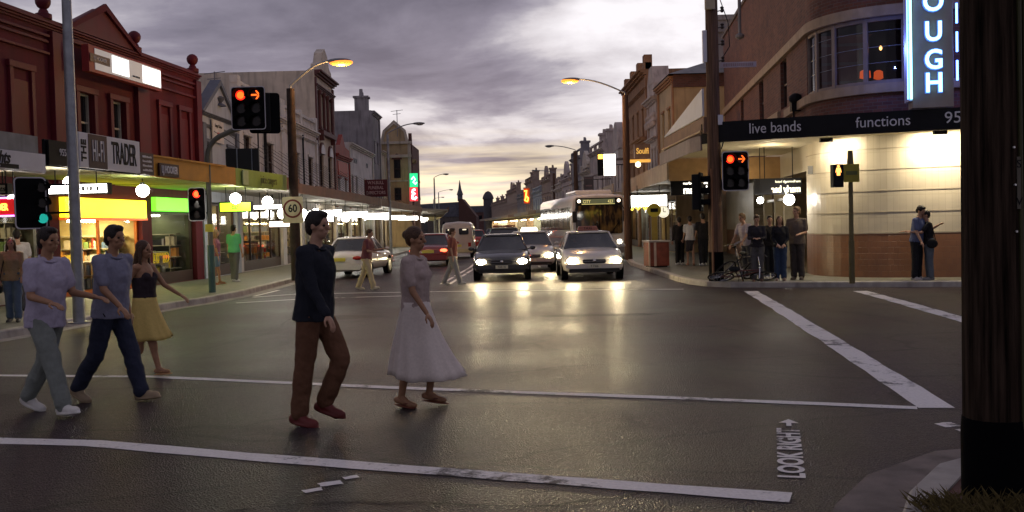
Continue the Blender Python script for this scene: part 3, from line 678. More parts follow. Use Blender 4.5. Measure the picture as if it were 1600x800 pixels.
MB().box(-.30, 3.9, -.04, -.005, 3.49, 3.53).build('top_strip', mat('ochre fascia', (.5,.25,.03), .5), s)
s = street_sign('shop_sign', 'faded lettering on the leaf green fascia', 27.75)
MB().box(.05, .45, -.045, -.005, 3.06, 3.47).build('panel', mat('pale green panel', (.42,.50,.25), .5), s)
text('juice rangers', .36, mat('olive lettering', (.12,.13,.04), .5), s, (2.1,-.045,3.26), sx=.75)
# sign box on the pediment front
s = street_sign('lit_sign', 'long white backlit sign box under the red pediment', 25.3, .30)
MB().box(0, 4.05, -.22, -.02, 6.02, 6.72).build('sign_case', mat('sign case red', (.25,.03,.03), .5), s)
MB().box(.28, 3.98, -.235, -.222, 6.10, 6.66).build('face', mat('sign face', (.70,.70,.68), .5, var=.05, emit=.12, ecol=(.9,.93,1)), s)
MB().box(1.15, 2.05, -.242, -.236, 6.16, 6.62).build('lit_panel', lamp('sign tube glow', (.95,1,1), 2.2), s); MB().box(2.85, 3.95, -.242, -.236, 6.13, 6.62).build('lit_panel', lamp('sign tube glow', (.95,1,1), 2.2), s)
MB().box(.03, 1.02, -.245, -.236, 6.28, 6.50).build('name_panel', mat('maroon black panel', (.035,.012,.015), .4), s); text('LJ HOOKER', .14, SIGNW, s, (.52,-.25,6.39), sx=.9)
text('REAL ESTATE', .07, mat('maroon black panel'), s, (2.45,-.25,6.22), sx=1)
# ---- generic terrace on the left beyond the red block -------------------------------------------------
def terrace(name, label, Y0, Y1, X, H, wm, tm, wins=(), shop=True, cornice=((-.32,.3,.28),), D=12, side='L', aw=None, fmat=None, shopm=None, pil=True, lm=None, sill=True, group=None, rz=None, parapet=True, warm=None):
    Ln = Y1-Y0
    if side == 'L': r = thing(name, label, 'building', (X, Y0, 0), PI/2 if rz is None else rz, group)
    else: r = thing(name, label, 'building', (X, Y1, 0), -PI/2 if rz is None else rz, group)
    hs = [(w[0], w[1], w[2], w[3]) for w in wins]
    n = max(1, round(Ln/5)); sh = [(Ln*k/n+.35, Ln*(k+1)/n-.35) for k in range(n)] if shop else []
    w = MB(); wall_holes(w, 0, Ln, .1, H, hs+[(a, b, .14, 2.8) for a, b in sh], dep=.22); w.build('wall', wm, r); body(r, Ln, D, .1, H, wm)
    t = MB()
    for dz, hh, out in cornice: moulding(t, 0, Ln, H+dz, hh, out, ends=False)
    if pil:
        for x in (0.0, Ln-.35): t.box(x, x+.35, -.09, 0, 3.1, H-.35)
    if sill:
        for a, b, c, d in hs: t.box(a-.1, b+.1, -.09, 0, c-.12, c); t.box(a-.1, b+.1, -.07, 0, d, d+.12)
    t.build('trim', tm, r, bevel=.012)
    for q in wins:
        window(r, *q[:4], .12, fmat or FRAMED)
        if len(q) > 4 and q[4] == 'arch':
            a, b, c, d = q[:4]; cx, rr = (a+b)/2, (b-a)/2+.12
            o = MB(); o.prism([(cx+rr*math.cos(rad(k*15)), d+rr*math.sin(rad(k*15))) for k in range(13)], -.10, -.002, 'y'); o.build('arch_hood', DKTRIM, r)
            o = MB(); o.prism([(cx+(rr-.14)*math.cos(rad(k*15)), d+.01+(rr-.14)*math.sin(rad(k*15))) for k in range(13)], -.13, -.102, 'y'); o.build('fanlight', SIGNW, r)
    for k, (a, b) in enumerate(sh):
        shop_room(r, a, b, stock=(shopm or [ST_B, ST_G, ST_W])[k % 3], lm=lm or (L_SHOP, L_SHOPW)[k % 2], wallm=warm or (DW, mat('shop inside wall'))[k % 2], tubes=2, stall=.4, fm=(FRAMED, ALU)[k % 2])
    if aw: awning(r, 0, Ln, *aw[:3], aw[3], rods=aw[4] if len(aw) > 4 else 0, rz=5.4, soff=mat('awning soffit grey', (.30,.28,.24), .7))
    return r
BRF = mat('rust brown fascia', (.17,.075,.045), .6, var=.25, scale=2, stain=.4)
X0 = -10.6
r = terrace('gabled_shop', 'small blue grey gabled shop beside the red building', 33.2, 37.6, X0, 5.9, BLUEG, mat('dark blue grey trim', (.10,.11,.15), .6), [(.5,1.2,3.7,4.9),(3.0,3.7,3.7,4.9)], aw=(3.0,3.05,.36,BRF,2), cornice=((-.5,.12,.1),(-.1,.12,.16)), shopm=[goods('fairy light stock', .6, .5, 5, 3)])
o = MB(); o.prism([(.2,5.9),(4.2,5.9),(3.9,6.1),(2.2,7.15),(.5,6.1)], 0, .25, 'y'); o.build('gable', BLUEG, r)
o = MB(); o.prism([(.0,5.95),(.25,5.95),(2.2,7.12),(4.15,5.95),(4.4,5.95),(2.2,7.32)], -.1, .3, 'y'); o.build('bargeboard', mat('dark blue grey trim'), r)
o = MB(); o.lathe([(.22,0),(.16,.05),(.05,.12),(.18,.3),(.05,.36)], (2.2,-.05,6.35), 12); o.build('medallion', mat('dark blue grey trim'), r)
s = thing('wall_sign', 'pale upright noticeboard on the blue grey gabled shop', 'sign', (X0+.06, 34.2, 0), PI/2)
MB().box(0, 1.3, -.05, 0, 4.95, 5.75).build('panel', mat('pale notice', (.55,.52,.50), .6), s, bevel=.01); text('Large Choice', .17, BLACK, s, (.65,-.056,5.55), sx=.9); text('50', .34, mat('red lettering', (.45,.03,.02), .5), s, (.65,-.056,5.18), bold=.012)
r = terrace('parapet_shop', 'white rendered two storey shop with balustraded parapet and tie rods', 37.6, 45.0, X0, 6.9, WHITEW, mat('white trim', (.60,.57,.55), .7, var=.12, stain=.4), [(.9,2.0,4.0,5.6),(4.5,5.7,4.0,5.6)], aw=(3.0,3.05,.40,BRF,5), cornice=((-.62,.14,.14),(-.2,.24,.26)))
r2 = terrace('parapet_shop', 'paler balustraded shop next to the tall theatre front', 45.0, 53.0, X0, 7.0, WHITEW, mat('white trim'), [(2.4,3.6,3.9,5.6),(5.7,6.9,3.9,5.6)], aw=(3.0,3.05,.42,BRF,6), cornice=((-.62,.14,.14),(-.2,.24,.26)))
for rr_, ln in ((r, 7.4), (r2, 8.0)):
    o = MB(); o.box(0, ln, -.04, .2, 7.03, 7.12); o.box(0, ln, -.06, .2, 7.55, 7.68)
    for k in range(int(ln/.28)): o.lathe([(.05,0),(.08,.1),(.04,.3),(.07,.42)], (.14+k*.28, .08, 7.12), 8)
    for x in (0.02, ln/2-.2, ln-.42): o.box(x, x+.4, -.09, .24, 7.03, 7.85)
    o.build('balustrade', mat('white trim'), rr_)
    o = MB(); o.cyl((ln*.52,-.09,3.3),(ln*.52,-.09,6.6),.045,n=8); o.build('downpipe', BLACK, rr_)
for rr_, ln in ((r, 7.4),):
    o = MB()
    for x in (2.6, 3.9): o.tube([(x,-.12,3.9),(x,-.14,5.9),(x+.25,-.16,6.25),(x+.55,-.16,6.1)], .03, 6)
    o.build('conduit', BLACK, rr_)
r = terrace('theatre_front', 'tall cream three storey facade with scrolled pediment and long blank side wall', 53.0, 58.4, X0, 10.5, CREAM, DKTRIM, [(.8,1.9,4.2,6.0,'arch'),(3.3,4.4,4.2,6.0,'arch'),(.8,1.9,7.5,9.4),(3.3,4.4,7.5,9.4)], aw=(3.0,3.05,.44,BRF,4), cornice=((-.9,.2,.2),(-.25,.3,.42)), D=20)
o = MB(); o.prism([(.7,10.5),(4.7,10.5),(4.55,11.0),(3.9,11.2),(3.5,11.8),(2.7,12.15),(1.9,11.8),(1.5,11.2),(.85,11.0)], -.1, .35, 'y'); o.build('scrolled_pediment', CREAM, r)
o = MB(); o.box(.7, 4.7, -.3, 0, 7.05, 7.3); o.box(.9,1.1,-.25,0,6.75,7.05); o.box(4.3,4.5,-.25,0,6.75,7.05)
for x in (.75, 2.0, 3.1, 4.4): o.lathe([(.1,0),(.12,.1),(.08,.2),(.08,1.9),(.13,2.0),(.15,2.15)], (x,-.1,7.35), 10)
o.build('balcony_columns', DKTRIM, r)
o = MB(); o.prism([(.0,9.9),(20,9.3),(20,10.2),(0,10.52)], -.001, .0, 'x') if False else None
r = terrace('small_shop', 'narrow shop with red pediment and red sign board', 58.4, 63.6, X0, 6.4, WHITEW, mat('brick red paint', (.30,.05,.035), .6, stain=.3), [(1.0,1.7,3.9,4.9),(3.4,4.1,3.9,4.9)], aw=(3.0,3.05,.44,BRF,2))
RP = mat('brick red paint'); o = MB(); o.prism([(0,6.4),(5.2,6.4),(5.0,6.9),(3.6,7.0),(2.6,7.75),(1.6,7.0),(.2,6.9)], -.06, .2, 'y'); o.build('pediment', RP, r)
o = MB(); o.box(.9, 4.3, -.06, -.005, 5.1, 6.0); o.build('sign_board', mat('scarlet board', (.42,.05,.03), .5), r)
r = terrace('plain_shop', 'pale cream pair of shops with panelled parapet', 63.6, 74.5, X0, 7.5, WHITEW, mat('cream trim', (.56,.52,.46), .7, stain=.4), [(.9,1.6,3.8,5.3),(2.6,3.3,3.8,5.3),(6.4,7.1,3.8,5.3),(8.6,9.3,3.8,5.3)], aw=(3.0,3.05,.44,BRF,4))
for x in (.7, 6.0): text('SNOW' if x < 1 else '1908', .5, mat('grey lettering', (.22,.24,.25), .6), r, (x+1.8,-.02,6.4))
r = terrace('grey_shop', 'tall dark grey building with plain side wall and chimneys', 74.5, 79.0, X0, 10.9, GREYR, GREYR, [(.8,1.5,7,8.6),(2.8,3.5,7,8.6),(.8,1.5,4,5.6),(2.8,3.5,4,5.6)], aw=(3.0,3.05,.44,BRF), D=14)
o = MB(); o.box(.2,1.1,.3,1.3,10.8,11.9); o.box(.1,1.2,.2,1.4,11.9,12.05); o.cyl((.45,.8,12),(.45,.8,12.6),.17,.13,10); o.cyl((.85,.8,12),(.85,.8,12.4),.17,.13,10); o.build('chimney', GREYR, r)
r = terrace('narrow_shop', 'slim cream shop between grey tower and tan gabled corner', 79.0, 82.0, X0, 8.2, CREAM, CREAM, [(.9,1.9,4,5.6)], aw=(3.0,3.05,.44,BRF))
# tan gabled corner facing down the street
r = thing('gabled_corner', 'tan gabled corner building with tall arched windows facing the crossing', 'building', (-10.65, 82.1, 0), 0)
w = MB(); hs = [(.75,1.35,6.0,7.6),(.75,1.35,4.1,5.2)]
wall_holes(w, -.4, 2.2, .1, 9.0, hs, dep=.2); w.build('wall', TANW, r)
for h_ in hs: window(r, *h_, .1, FRAMED)
w = MB(); w.quad((2.2,0,.1),(2.2,0,9),(-1.5,42,9),(-1.5,42,.1)); w.quad((2.2,0,.1),(2.2,0,.1),(2.2,0,9),(2.2,0,9)) if False else None
side = thing('brick_terrace', 'red brick terrace running on from the tan gabled corner', 'building', (-8.38, 83.1, 0), math.atan2(42,-3.6))
wall = MB(); hs = [(2+k*4.2, 2.9+k*4.2, 4.2, 5.9) for k in range(9)]; wall_holes(wall, .02, 42, .1, 7.6, hs); wall.build('wall', BRICKD, side)
body(side, 42, 9, .1, 7.6, BRICKD)
for h_ in hs: window(side, *h_, .12, FRAMEW)
o = MB(); moulding(o, .02, 42, 7.35, .3, .3, ends=False); o.build('cornice', TANW, side)
o = MB(); o.prism([(.02,7.6),(6,7.6),(.02,9.9)], .0, .3, 'y'); o.build('raked_wall', BRICKD, side)
awning(side, 0, 42, 3.0, 3.1, .4, BRF)
o = MB(); o.box(-.5, 2.3, -.14, 0, 7.75, 8.0); o.box(-.55, 2.35, -.2, 0, 8.9, 9.12); o.box(-.45,-.2,-.1,0,3,8.9); o.box(2.0,2.24,-.1,0,3,8.9); o.box(-.4,2.2,-.1,0,5.7,5.82)
o.build('trim', CREAM, r, bevel=.012)
o = MB(); o.prism([(-.2,9.12),(2.0,9.12),(1.75,10.0),(.9,10.75),(.05,10.0)], -.06, .4, 'y'); o.build('pediment', TANW, r)
o = MB(); o.prism([(-.3,9.13),(-.05,9.13),(.1,9.95),(.9,10.6),(1.7,9.95),(1.85,9.13),(2.1,9.13),(1.87,10.08),(.9,10.95),(-.07,10.08)], -.14, -.07, 'y'); o.build('pediment_trim', CREAM, r)
o = MB(); o.prism([(.6,7.6),(1.5,7.6),(1.4,7.9),(1.05,8.1),(.7,7.9)], -.08, -.003, 'y'); o.build('arch_hood', DKTRIM, r)
MB().box(-.4, 2.2, .21, 8, .1, 9.0).build('side_wall', BRICKD, r)
# shops continuing round the bend
def bend_block(name, label, p0, p1, H, wm, side, seed, wins=True, chim=0, lit=True, gable=False, group=None):
    p0, p1 = Vector((*p0, 0)), Vector((*p1, 0)); d = p1-p0; Ln = d.length
    r = thing(name, label, 'building', tuple(p0) if side == 'L' else tuple(p1), math.atan2(d.y, d.x) if side == 'L' else math.atan2(-d.y, -d.x), group)
    rnd = random.Random(seed); n = max(2, int(Ln/2.6)); hs = []
    for k in range(n):
        cx = Ln*(k+.5)/n; hs.append((cx-.4, cx+.4, 4.0, 5.5))
        if H > 8.3: hs.append((cx-.35, cx+.35, 6.3, 7.6))
    w = MB(); wall_holes(w, 0, Ln, .1, H, hs+[(.3, Ln-.3, .14, 2.8)]); w.build('wall', wm, r); body(r, Ln, 10, .1, H, wm)
    f = MB()
    for a, b, c, e in hs: f.quad((a,.12,c),(b,.12,c),(b,.12,e),(a,.12,e))
    p = f.build('window', DARKG, r)
    t = MB(); moulding(t, 0, Ln, H-.28, .3, .3, ends=False); t.box(0, Ln, -.1, 0, 5.9, 6.05)
    for k in range(n+1): t.box(max(0, Ln*k/n-.15), min(Ln, Ln*k/n+.15), -.06, .2, H+.01, H+.55)
    t.box(0, Ln, -.05, .2, H+.55, H+.68); t.build('parapet', wm, r)
    for k in range(chim):
        x = Ln*(k+.6)/(chim+.3); o = MB(); o.box(x-.45,x+.45,.6,1.4,H-.2,H+1.5); o.box(x-.55,x+.55,.5,1.5,H+1.5,H+1.7); o.cyl((x-.2,1,H+1.7),(x-.2,1,H+2.1),.14,.11,8); o.cyl((x+.2,1,H+1.7),(x+.2,1,H+2.0),.14,.11,8); o.build('chimney', wm, r)
    if gable:
        c = Ln*.5; o = MB(); o.prism([(c-1.6,H+.3),(c+1.6,H+.3),(c+1.5,H+.9),(c+.9,H+1.6),(c,H+1.95),(c-.9,H+1.6),(c-1.5,H+.9)], -.1, .25, 'y'); o.build('pediment', wm, r)
    s = MB(); s.quad((.3,1.6,.14),(Ln-.3,1.6,.14),(Ln-.3,1.6,2.8),(.3,1.6,2.8)); s.build('shop_room', [ST_B, ST_W, ST_Y][seed % 3], r)
    if lit: q = MB(); q.box(.5, Ln-.5, .6, .8, 2.6, 2.72); q.build('ceiling_light', L_SHOP, r)
    awning(r, 0, Ln, 3.0, 3.05, .42, [BRF, mat('tan fascia', (.33,.25,.18), .6, var=.2, stain=.4), mat('grey fascia', (.22,.21,.21), .6)][seed % 3])
    return r
bend_block('corner_shop', 'low cream shop beyond the brick terrace on the left bend', (-12.0,124.6), (-14.5,152), 6.2, CREAM, 'L', 1)
bend_block('corner_shop', 'grey shop farther round the left bend', (-14.5,152.2), (-19,195), 6.4, GREYR, 'L', 2)
# church at the end of the street
ch = thing('church', 'dark church with steep slate roof and small spire closing the street', 'church', (-25.0, 262, 0), rad(-2))
w = MB(); w.box(0, 11.2, 0, 9, 0, 4.6); w.build('wall', mat('dark sandstone', (.12,.10,.09), .85, var=.25, stain=.4), ch)
o = MB(); o.prism([(0,4.6),(11.4,4.6),(11.0,8.6),(.0,8.2)], -.2, 9, 'y'); o.build('roof', SLATE, ch)
o = MB(); o.prism([(10.9,0),(15.6,0),(15.6,4.5),(11.9,9.4),(10.9,9.4)], -.6, 9, 'y'); o.build('gable_end', mat('dark brown brick', (.10,.05,.04), .85), ch)
o = MB(); o.lathe([(.7,8.8),(.7,10.4),(.9,10.6),(.45,12.0),(.05,14.6)], (11.2,1,0), 8); o.build('spire', SLATE, ch)
for k in range(4): o = MB(); o.prism([(1.2+k*2.5,1.0),(2.2+k*2.5,1.0),(2.2+k*2.5,2.8),(1.7+k*2.5,3.5),(1.2+k*2.5,2.8)], -.06, -.002, 'y'); o.build('lancet_window', DARKG, ch)
fe = thing('far_terrace', 'dark brick terrace at the far end of the street', 'building', (-16, 300, 0), rad(-3))
w = MB(); w.box(0, 14, 0, 8, 0, 6.2); w.build('wall', BRICKD, fe); o = MB(); o.prism([(-.3,6.2),(14.3,6.2),(13,8.2),(1,8.2)], -.3, 8.3, 'y'); o.build('roof', SLATE, fe)
o = MB(); [o.quad((1.2+k*2.4,-.01,3.6),(2.2+k*2.4,-.01,3.6),(2.2+k*2.4,-.01,5.2),(1.2+k*2.4,-.01,5.2)) for k in range(5)]; o.build('window', DARKG, fe)
fe = thing('far_terrace', 'low dark buildings glimpsed beside the church under the pale sky', 'building', (-60, 310, 0), 0)
w = MB(); w.box(0, 34, 0, 8, 0, 5.6); w.build('wall', BRICKD, fe); o = MB(); o.prism([(-.3,5.6),(34.3,5.6),(32,7.8),(2,7.8)], -.3, 8.3, 'y'); o.build('roof', SLATE, fe)
# ---- right side beyond the hotel -------------------------------------------------
RAW = (3.1, 3.05, .6)
TF = mat('tan fascia', (.33,.25,.18), .6, var=.2, stain=.4)
r3 = terrace('tan_building', 'tan rendered building with blank side wall and hipped iron roof behind the hotel', 47.6, 52.6, 8.2, 8.9, TANW, ORNB, [(1.2,1.9,5.6,7.4),(3.1,3.8,5.6,7.4)], side='R', aw=(*RAW, TF), D=12)
o = MB(); o.box(5.0, 5.06, -.05, 12, 8.3, 8.92); o.build('brick_band', BRICKD, r3); 
o = MB(); o.add([(-.2,-.3,8.93),(5.3,-.3,8.93),(5.3,12,8.93),(-.2,12,8.93),(1.2,2.5,9.9),(3.6,2.5,9.9),(3.6,10,9.9),(1.2,10,9.9)], [(0,1,5,4),(1,2,6,5),(2,3,7,6),(3,0,4,7),(4,5,6,7)]); o.build('hip_roof', ROOF, r3)
o = MB(); o.box(3.9,4.7,2.2,3.0,8.9,11.6); o.box(3.75,4.85,2.05,3.15,11.0,11.2); o.box(3.8,4.8,2.1,3.1,11.6,11.85); o.build('chimney', GREYR, r3)
r4 = terrace('ornate_shop', 'narrow ornate grey facade with pointed pediment block', 52.6, 56.2, 8.15, 8.6, PINKW, PINKW, [(1.0,1.6,4.4,5.8),(2.1,2.7,4.4,5.8)], side='R', aw=(*RAW, TF), cornice=((-.3,.3,.4),(-1.5,.2,.25),(-2.4,.2,.3)))
o = MB(); o.box(.5, 3.1, -.1, .8, 8.62, 9.4); o.prism([(.6,9.4),(3.0,9.4),(2.6,10.35),(1.4,10.35)], -.12, .8, 'y'); o.build('pediment', PINKW, r4)
o = MB(); [o.lathe([(.12,0),(.2,.25),(.08,.45),(.14,.6),(.02,.8)], (x,-.15,7.0), 8) for x in (.5,1.2,1.9,2.6,3.2)]; o.build('ornament', PINKW, r4)
r5 = terrace('terracotta_building', 'tall terracotta facade with stacked cornices lit by the street lamp', 56.2, 66.2, 8.1, 10.6, ORNB, ORNB, [(.9+k*2.3,1.6+k*2.3,z,z+1.5) for k in range(4) for z in (4.3,7.0)], side='R', aw=(*RAW, TF), cornice=((-.3,.34,.5),(-1.2,.16,.2),(-4.2,.3,.5)), D=6)
o = MB(); o.box(0,10,-.05,.3,10.62,11.0)
for x in (0,3.2,6.4,9.3): o.box(x,x+.7,-.12,.35,10.62,11.45)
o.build('parapet', ORNB, r5)
o = MB(); o.box(.6,3.2,-1.0,-.01,5.95,6.5); o.build('hood_sign', mat('pale hood', (.5,.48,.47), .6), r5)
r6 = terrace('rounded_shop', 'shop with rounded pediment behind the right lamp post', 66.2, 78.0, 7.9, 7.0, PINKW, PINKW, [(1+k*2.2,1.7+k*2.2,4.2,5.8) for k in range(5)], side='R', aw=(*RAW, TF))
o = MB(); o.prism([(7.2+1.9*math.cos(rad(k*15)), 7.1+2.0*math.sin(rad(k*15))) for k in range(13)], -.1, .4, 'y'); o.build('rounded_pediment', PINKW, r6)
DUSK = mat('dusk brown render', (.36,.27,.22), .85, var=.2, stain=.4); PALEB = mat('pale blue render', (.40,.44,.47), .8, var=.15, stain=.4)
RROW = [('pale_shop','pale gabled shop with a pair of chimneys on the right',9,7.9,PINKW,5,2,False),('stone_shop','narrow cream shop with rounded gable beyond the pale chimneyed shop',6.5,6.6,CREAM,4,0,True),
 ('stone_shop','tall plain grey shop with one big chimney above the bus',7.5,8.4,GREYR,6,1,False),('stone_shop','pink grey parapeted shop over the back of the bus',10,6.7,PINKW,8,1,True),('far_shop','low cream shop with two slim chimneys past the bus',11,5.9,CREAM,9,2,False),
 ('far_shop','dusky gabled shop beside the orange neon letter',12,7.6,DUSK,10,1,True),('far_shop','pale blue shop front between dusky chimneyed shops',13,6.6,PALEB,11,0,False),('far_shop','dusky tall shop with two stout chimney stacks',12,8.6,DUSK,12,2,False),
 ('far_shop','grey shop with low parapet near the far turret',16,6.6,GREYR,13,1,False),('far_shop','farthest dusky shop beside the domed turret',22,8.2,DUSK,14,2,True),('far_shop','last dark shop row closing the right side',40,6.8,DUSK,7,3,False)]
def rx(Y): return 7.75-.05*(Y-78)-.00018*(Y-78)**2
Yc = 78.2
for nm, lab, ln_, hh, mm_, sd_, chm, gb_ in RROW:
    bend_block(nm, lab, (rx(Yc), Yc), (rx(Yc+ln_-.2), Yc+ln_-.2), hh, mm_, 'R', sd_, chim=chm, gable=gb_); Yc += ln_
o = MB(); o.lathe([(1.2,0),(1.2,8.4),(1.4,8.5),(1.4,8.8),(1.15,9.5),(.7,10.2),(.1,10.5)], (0,0,0), 14)
tw = tag(o.build('domed_turret', mat('dark turret', (.08,.075,.085), .7), smooth=True, loc=(rx(Yc)-.8, Yc+2, 0)), 'dark domed turret at the far end of the right side', 'turret')
# ================================================================== corner hotel
MV = Vector((.106, .994, 0)).normalized(); CV = Vector((.946, -.325, 0)).normalized()
HP = Vector((8.06, 24.68, 0)); HB = HP+MV*1.75; HC = HP+CV*1.75; NM = Vector((-MV.y, MV.x, 0)); NC = Vector((CV.y, -CV.x, 0))*1
if NC.y > 0: NC = -NC
HR = 2.2; HO = HB-NM*HR; TH = math.acos((-MV).dot(CV)); LA = 19.8; LARC = HR*TH; A_ = HB+MV*LA
a0 = math.atan2(NM.y, NM.x)
def hp(s, off=0.0):
    if s <= LA: n = NM; p = A_-MV*s
    elif s <= LA+LARC:
        a = a0+(s-LA)/HR; n = Vector((math.cos(a), math.sin(a), 0)); p = HO+n*HR
    else: n = NC; p = HC+CV*(s-LA-LARC)
    return p+n*off
def sgrid(s0, s1):
    out = [s0]
    for k in range(1, 12):
        q = LA+LARC*k/12
        if s0 < q < s1: out.append(q)
    for q in (LA, LA+LARC):
        if s0 < q < s1: out.append(q)
    return sorted(set(out+[s1]))
def strip(mb, s0, s1, z0, z1, off=0.0, uv=True):
    g_ = sgrid(s0, s1)
    for a, b in zip(g_, g_[1:]):
        k = len(mb.v); p, q = hp(a, off), hp(b, off)
        mb.quad((p.x,p.y,z0),(q.x,q.y,z0),(q.x,q.y,z1),(p.x,p.y,z1))
        if uv: mb.uv.update({k: (a, z0), k+1: (b, z0), k+2: (b, z1), k+3: (a, z1)})
def slab(mb, s0, s1, z0, z1, o0, o1):
    """solid band between offsets o0 (inner) and o1 (outer)"""
    g_ = sgrid(s0, s1); vs = []
    for s_ in g_:
        p, q = hp(s_, o0), hp(s_, o1); vs += [(p.x,p.y,z0),(q.x,q.y,z0),(q.x,q.y,z1),(p.x,p.y,z1)]
    fs = [(0,1,2,3), tuple(len(vs)-4+k for k in (3,2,1,0))]
    for i in range(len(g_)-1):
        o = 4*i
        for k in range(4): fs.append((o+k, o+4+k, o+4+(k+1) % 4, o+(k+1) % 4))
    mb.add(vs, fs)
hotel = thing('corner_hotel', 'brown brick corner pub with curved upstairs windows and black awning fascia', 'building')
SE = 35.0
# upper brick wall with openings
ops = [(5.8,6.7,5.15,6.65),(10.9,11.9,5.15,6.65),(15.4,16.5,5.15,6.65),(19.6,22.95,5.02,6.68)]
ub = MB(); cuts = sorted({0, SE, *[o[0] for o in ops], *[o[1] for o in ops]})
for a, b in zip(cuts, cuts[1:]):
    op = [o for o in ops if abs(o[0]-a) < 1e-6]
    if op:
        strip(ub, a, b, 3.9, op[0][2]); strip(ub, a, b, op[0][3], 10.35)
        for s_ in (a, b):
            p, q = hp(s_), hp(s_, -.25); ub.quad((p.x,p.y,op[0][2]),(q.x,q.y,op[0][2]),(q.x,q.y,op[0][3]),(p.x,p.y,op[0][3]))
    else: strip(ub, a, b, 3.9, 10.35)
p, q = hp(0), hp(0, -11); ub.quad((p.x,p.y,.1),(q.x,q.y,.1),(q.x,q.y,10.35),(p.x,p.y,10.35))
ub.build('wall', BRICKR, hotel)
o = MB(); slab(o, 0, SE, 10.35, 10.5, -.3, .06); o.build('coping', mat('dark coping', (.12,.09,.08), .7), hotel)
STRING = mat('sandstone string course', (.36,.27,.19), .75, var=.15, stain=.3)
o = MB(); slab(o, 0, SE, 6.69, 6.95, -.2, .12); slab(o, 0, 5.7, 4.93, 5.13, -.2, .10); slab(o, 6.8, 10.8, 4.93, 5.13, -.2, .10); slab(o, 12, 15.3, 4.93, 5.13, -.2, .10); slab(o, 16.6, SE, 4.78, 5.01, -.2, .13); o.build('string_course', STRING, hotel)
for a, b, c, d in ops[:3]:
    o = MB(); slab(o, a, a+.07, c, d, -.2, -.1); slab(o, b-.07, b, c, d, -.2, -.1); slab(o, a+.07, b-.07, (c+d)/2-.03, (c+d)/2+.03, -.2, -.1); f = o.build('window', FRAMED, hotel)
    o = MB(); strip(o, a, b, c, d, -.17, False); o.build('pane', DARKG, f)
a, b, c, d = ops[3]
o = MB(); cuts = [a, a+.75, a+1.5, a+2.42, b]
for k, s_ in enumerate(cuts):
    slab(o, max(a, s_-.055), min(b, s_+.055), c, d, -.16, -.02)
slab(o, a, b, c+.001, c+.09, -.15, -.03); slab(o, a, b, d-.09, d-.001, -.15, -.03)
f = o.build('curved_window', mat('taupe window frame', (.24,.19,.17), .5), hotel)
DG2 = clear_glass('upstairs glass', (.45,.46,.52))
for k in range(4):
    o = MB(); strip(o, cuts[k]+.055, cuts[k+1]-.055, c+.09, d-.09, -.09, False); o.build('pane', DG2, f)
o = MB()
for z_ in (5.55, 5.95, 6.35): slab(o, a+.05, b-.05, z_, z_+.012, -.10, -.08)
o.build('glazing_bar', mat('thin bar', (.2,.22,.28), .4), f)
# upstairs room behind the curved window: back wall, floor, and a small red lamp
o = MB(); strip(o, a-2, b+2, 4.9, 6.9, -2.1, False); p = [hp(s_, -.22) for s_ in sgrid(a-1, b+1)]+[hp(s_, -2.1) for s_ in reversed(sgrid(a-1, b+1))]
o.add([(v.x, v.y, 4.92) for v in p], [tuple(range(len(p)))]); o.add([(v.x, v.y, 6.85) for v in p], [tuple(range(len(p)))]); o.build('upstairs_room', mat('dark red room', (.035,.02,.022), .7), hotel)
for s_, z_, r_ in ((21.5,5.42,.13),(22.1,5.36,.11)):
    q = hp(s_, -.9); o = MB(); o.lathe([(.05,0),(r_*1.1,.03),(r_,.2),(.05,.24)], (q.x,q.y,z_-.12), 12)
    l = tag(o.build('table_lamp', lamp('red shade lit', (1,.13,.02), .9 if s_ < 21.8 else .35), smooth=True), 'glowing red lamp behind the curved pub window' if s_ < 21.8 else 'dimmer reddish lamp right of the glowing one upstairs', 'lamp')
q = hp(22.3, -.6); o = MB(); o.ell((q.x,q.y,6.0), .035,.035,.06); tag(o.build('candle_lamp', lamp('flame lit', (1,.45,.12), 9), smooth=True), 'small bright wall light behind the curved pub window', 'lamp')
# ground floor: tiled wall round the corner and bar openings on the street side
def ktile():
    m, nt, b = _new('cream wall tile'); L = nt.links.new; tc = _n(nt, 'ShaderNodeTexCoord')
    bt = _n(nt, 'ShaderNodeTexBrick'); bt.offset = 0; bt.inputs['Scale'].default_value = 1; bt.inputs['Brick Width'].default_value = .15; bt.inputs['Row Height'].default_value = .55; bt.inputs['Mortar Size'].default_value = .006
    bt.inputs['Color1'].default_value = (.52,.46,.36,1); bt.inputs['Color2'].default_value = (.49,.43,.335,1); bt.inputs['Mortar'].default_value = (.43,.37,.28,1); L(tc.outputs['UV'], bt.inputs['Vector'])
    nz = _n(nt, 'ShaderNodeTexNoise'); nz.inputs['Scale'].default_value = 1.1; nz.inputs['Detail'].default_value = 6; L(tc.outputs['Object'], nz.inputs['Vector'])
    mr = _n(nt, 'ShaderNodeMapRange'); mr.inputs[3].default_value = .7; mr.inputs[4].default_value = 1.2; L(nz.outputs['Fac'], mr.inputs[0])
    mx = _n(nt, 'ShaderNodeMixRGB', blend_type='MULTIPLY'); mx.inputs['Fac'].default_value = 1; L(bt.outputs['Color'], mx.inputs[1]); L(mr.outputs[0], mx.inputs[2]); L(mx.outputs['Color'], b.inputs['Base Color'])
    b.inputs['Roughness'].default_value = .35; MATS['tile'] = m; return m
TILE = ktile(); DADO = brick('terracotta dado tile', (.22,.098,.048), (.19,.082,.042), (.17,.08,.044), .15, .15, uv=True, rough=.4)
o = MB(); strip(o, 19.3, SE, 1.25, 3.9); strip(o, 0, 9.0, 1.25, 3.9); strip(o, 9.0, 19.3, 3.0, 3.9)
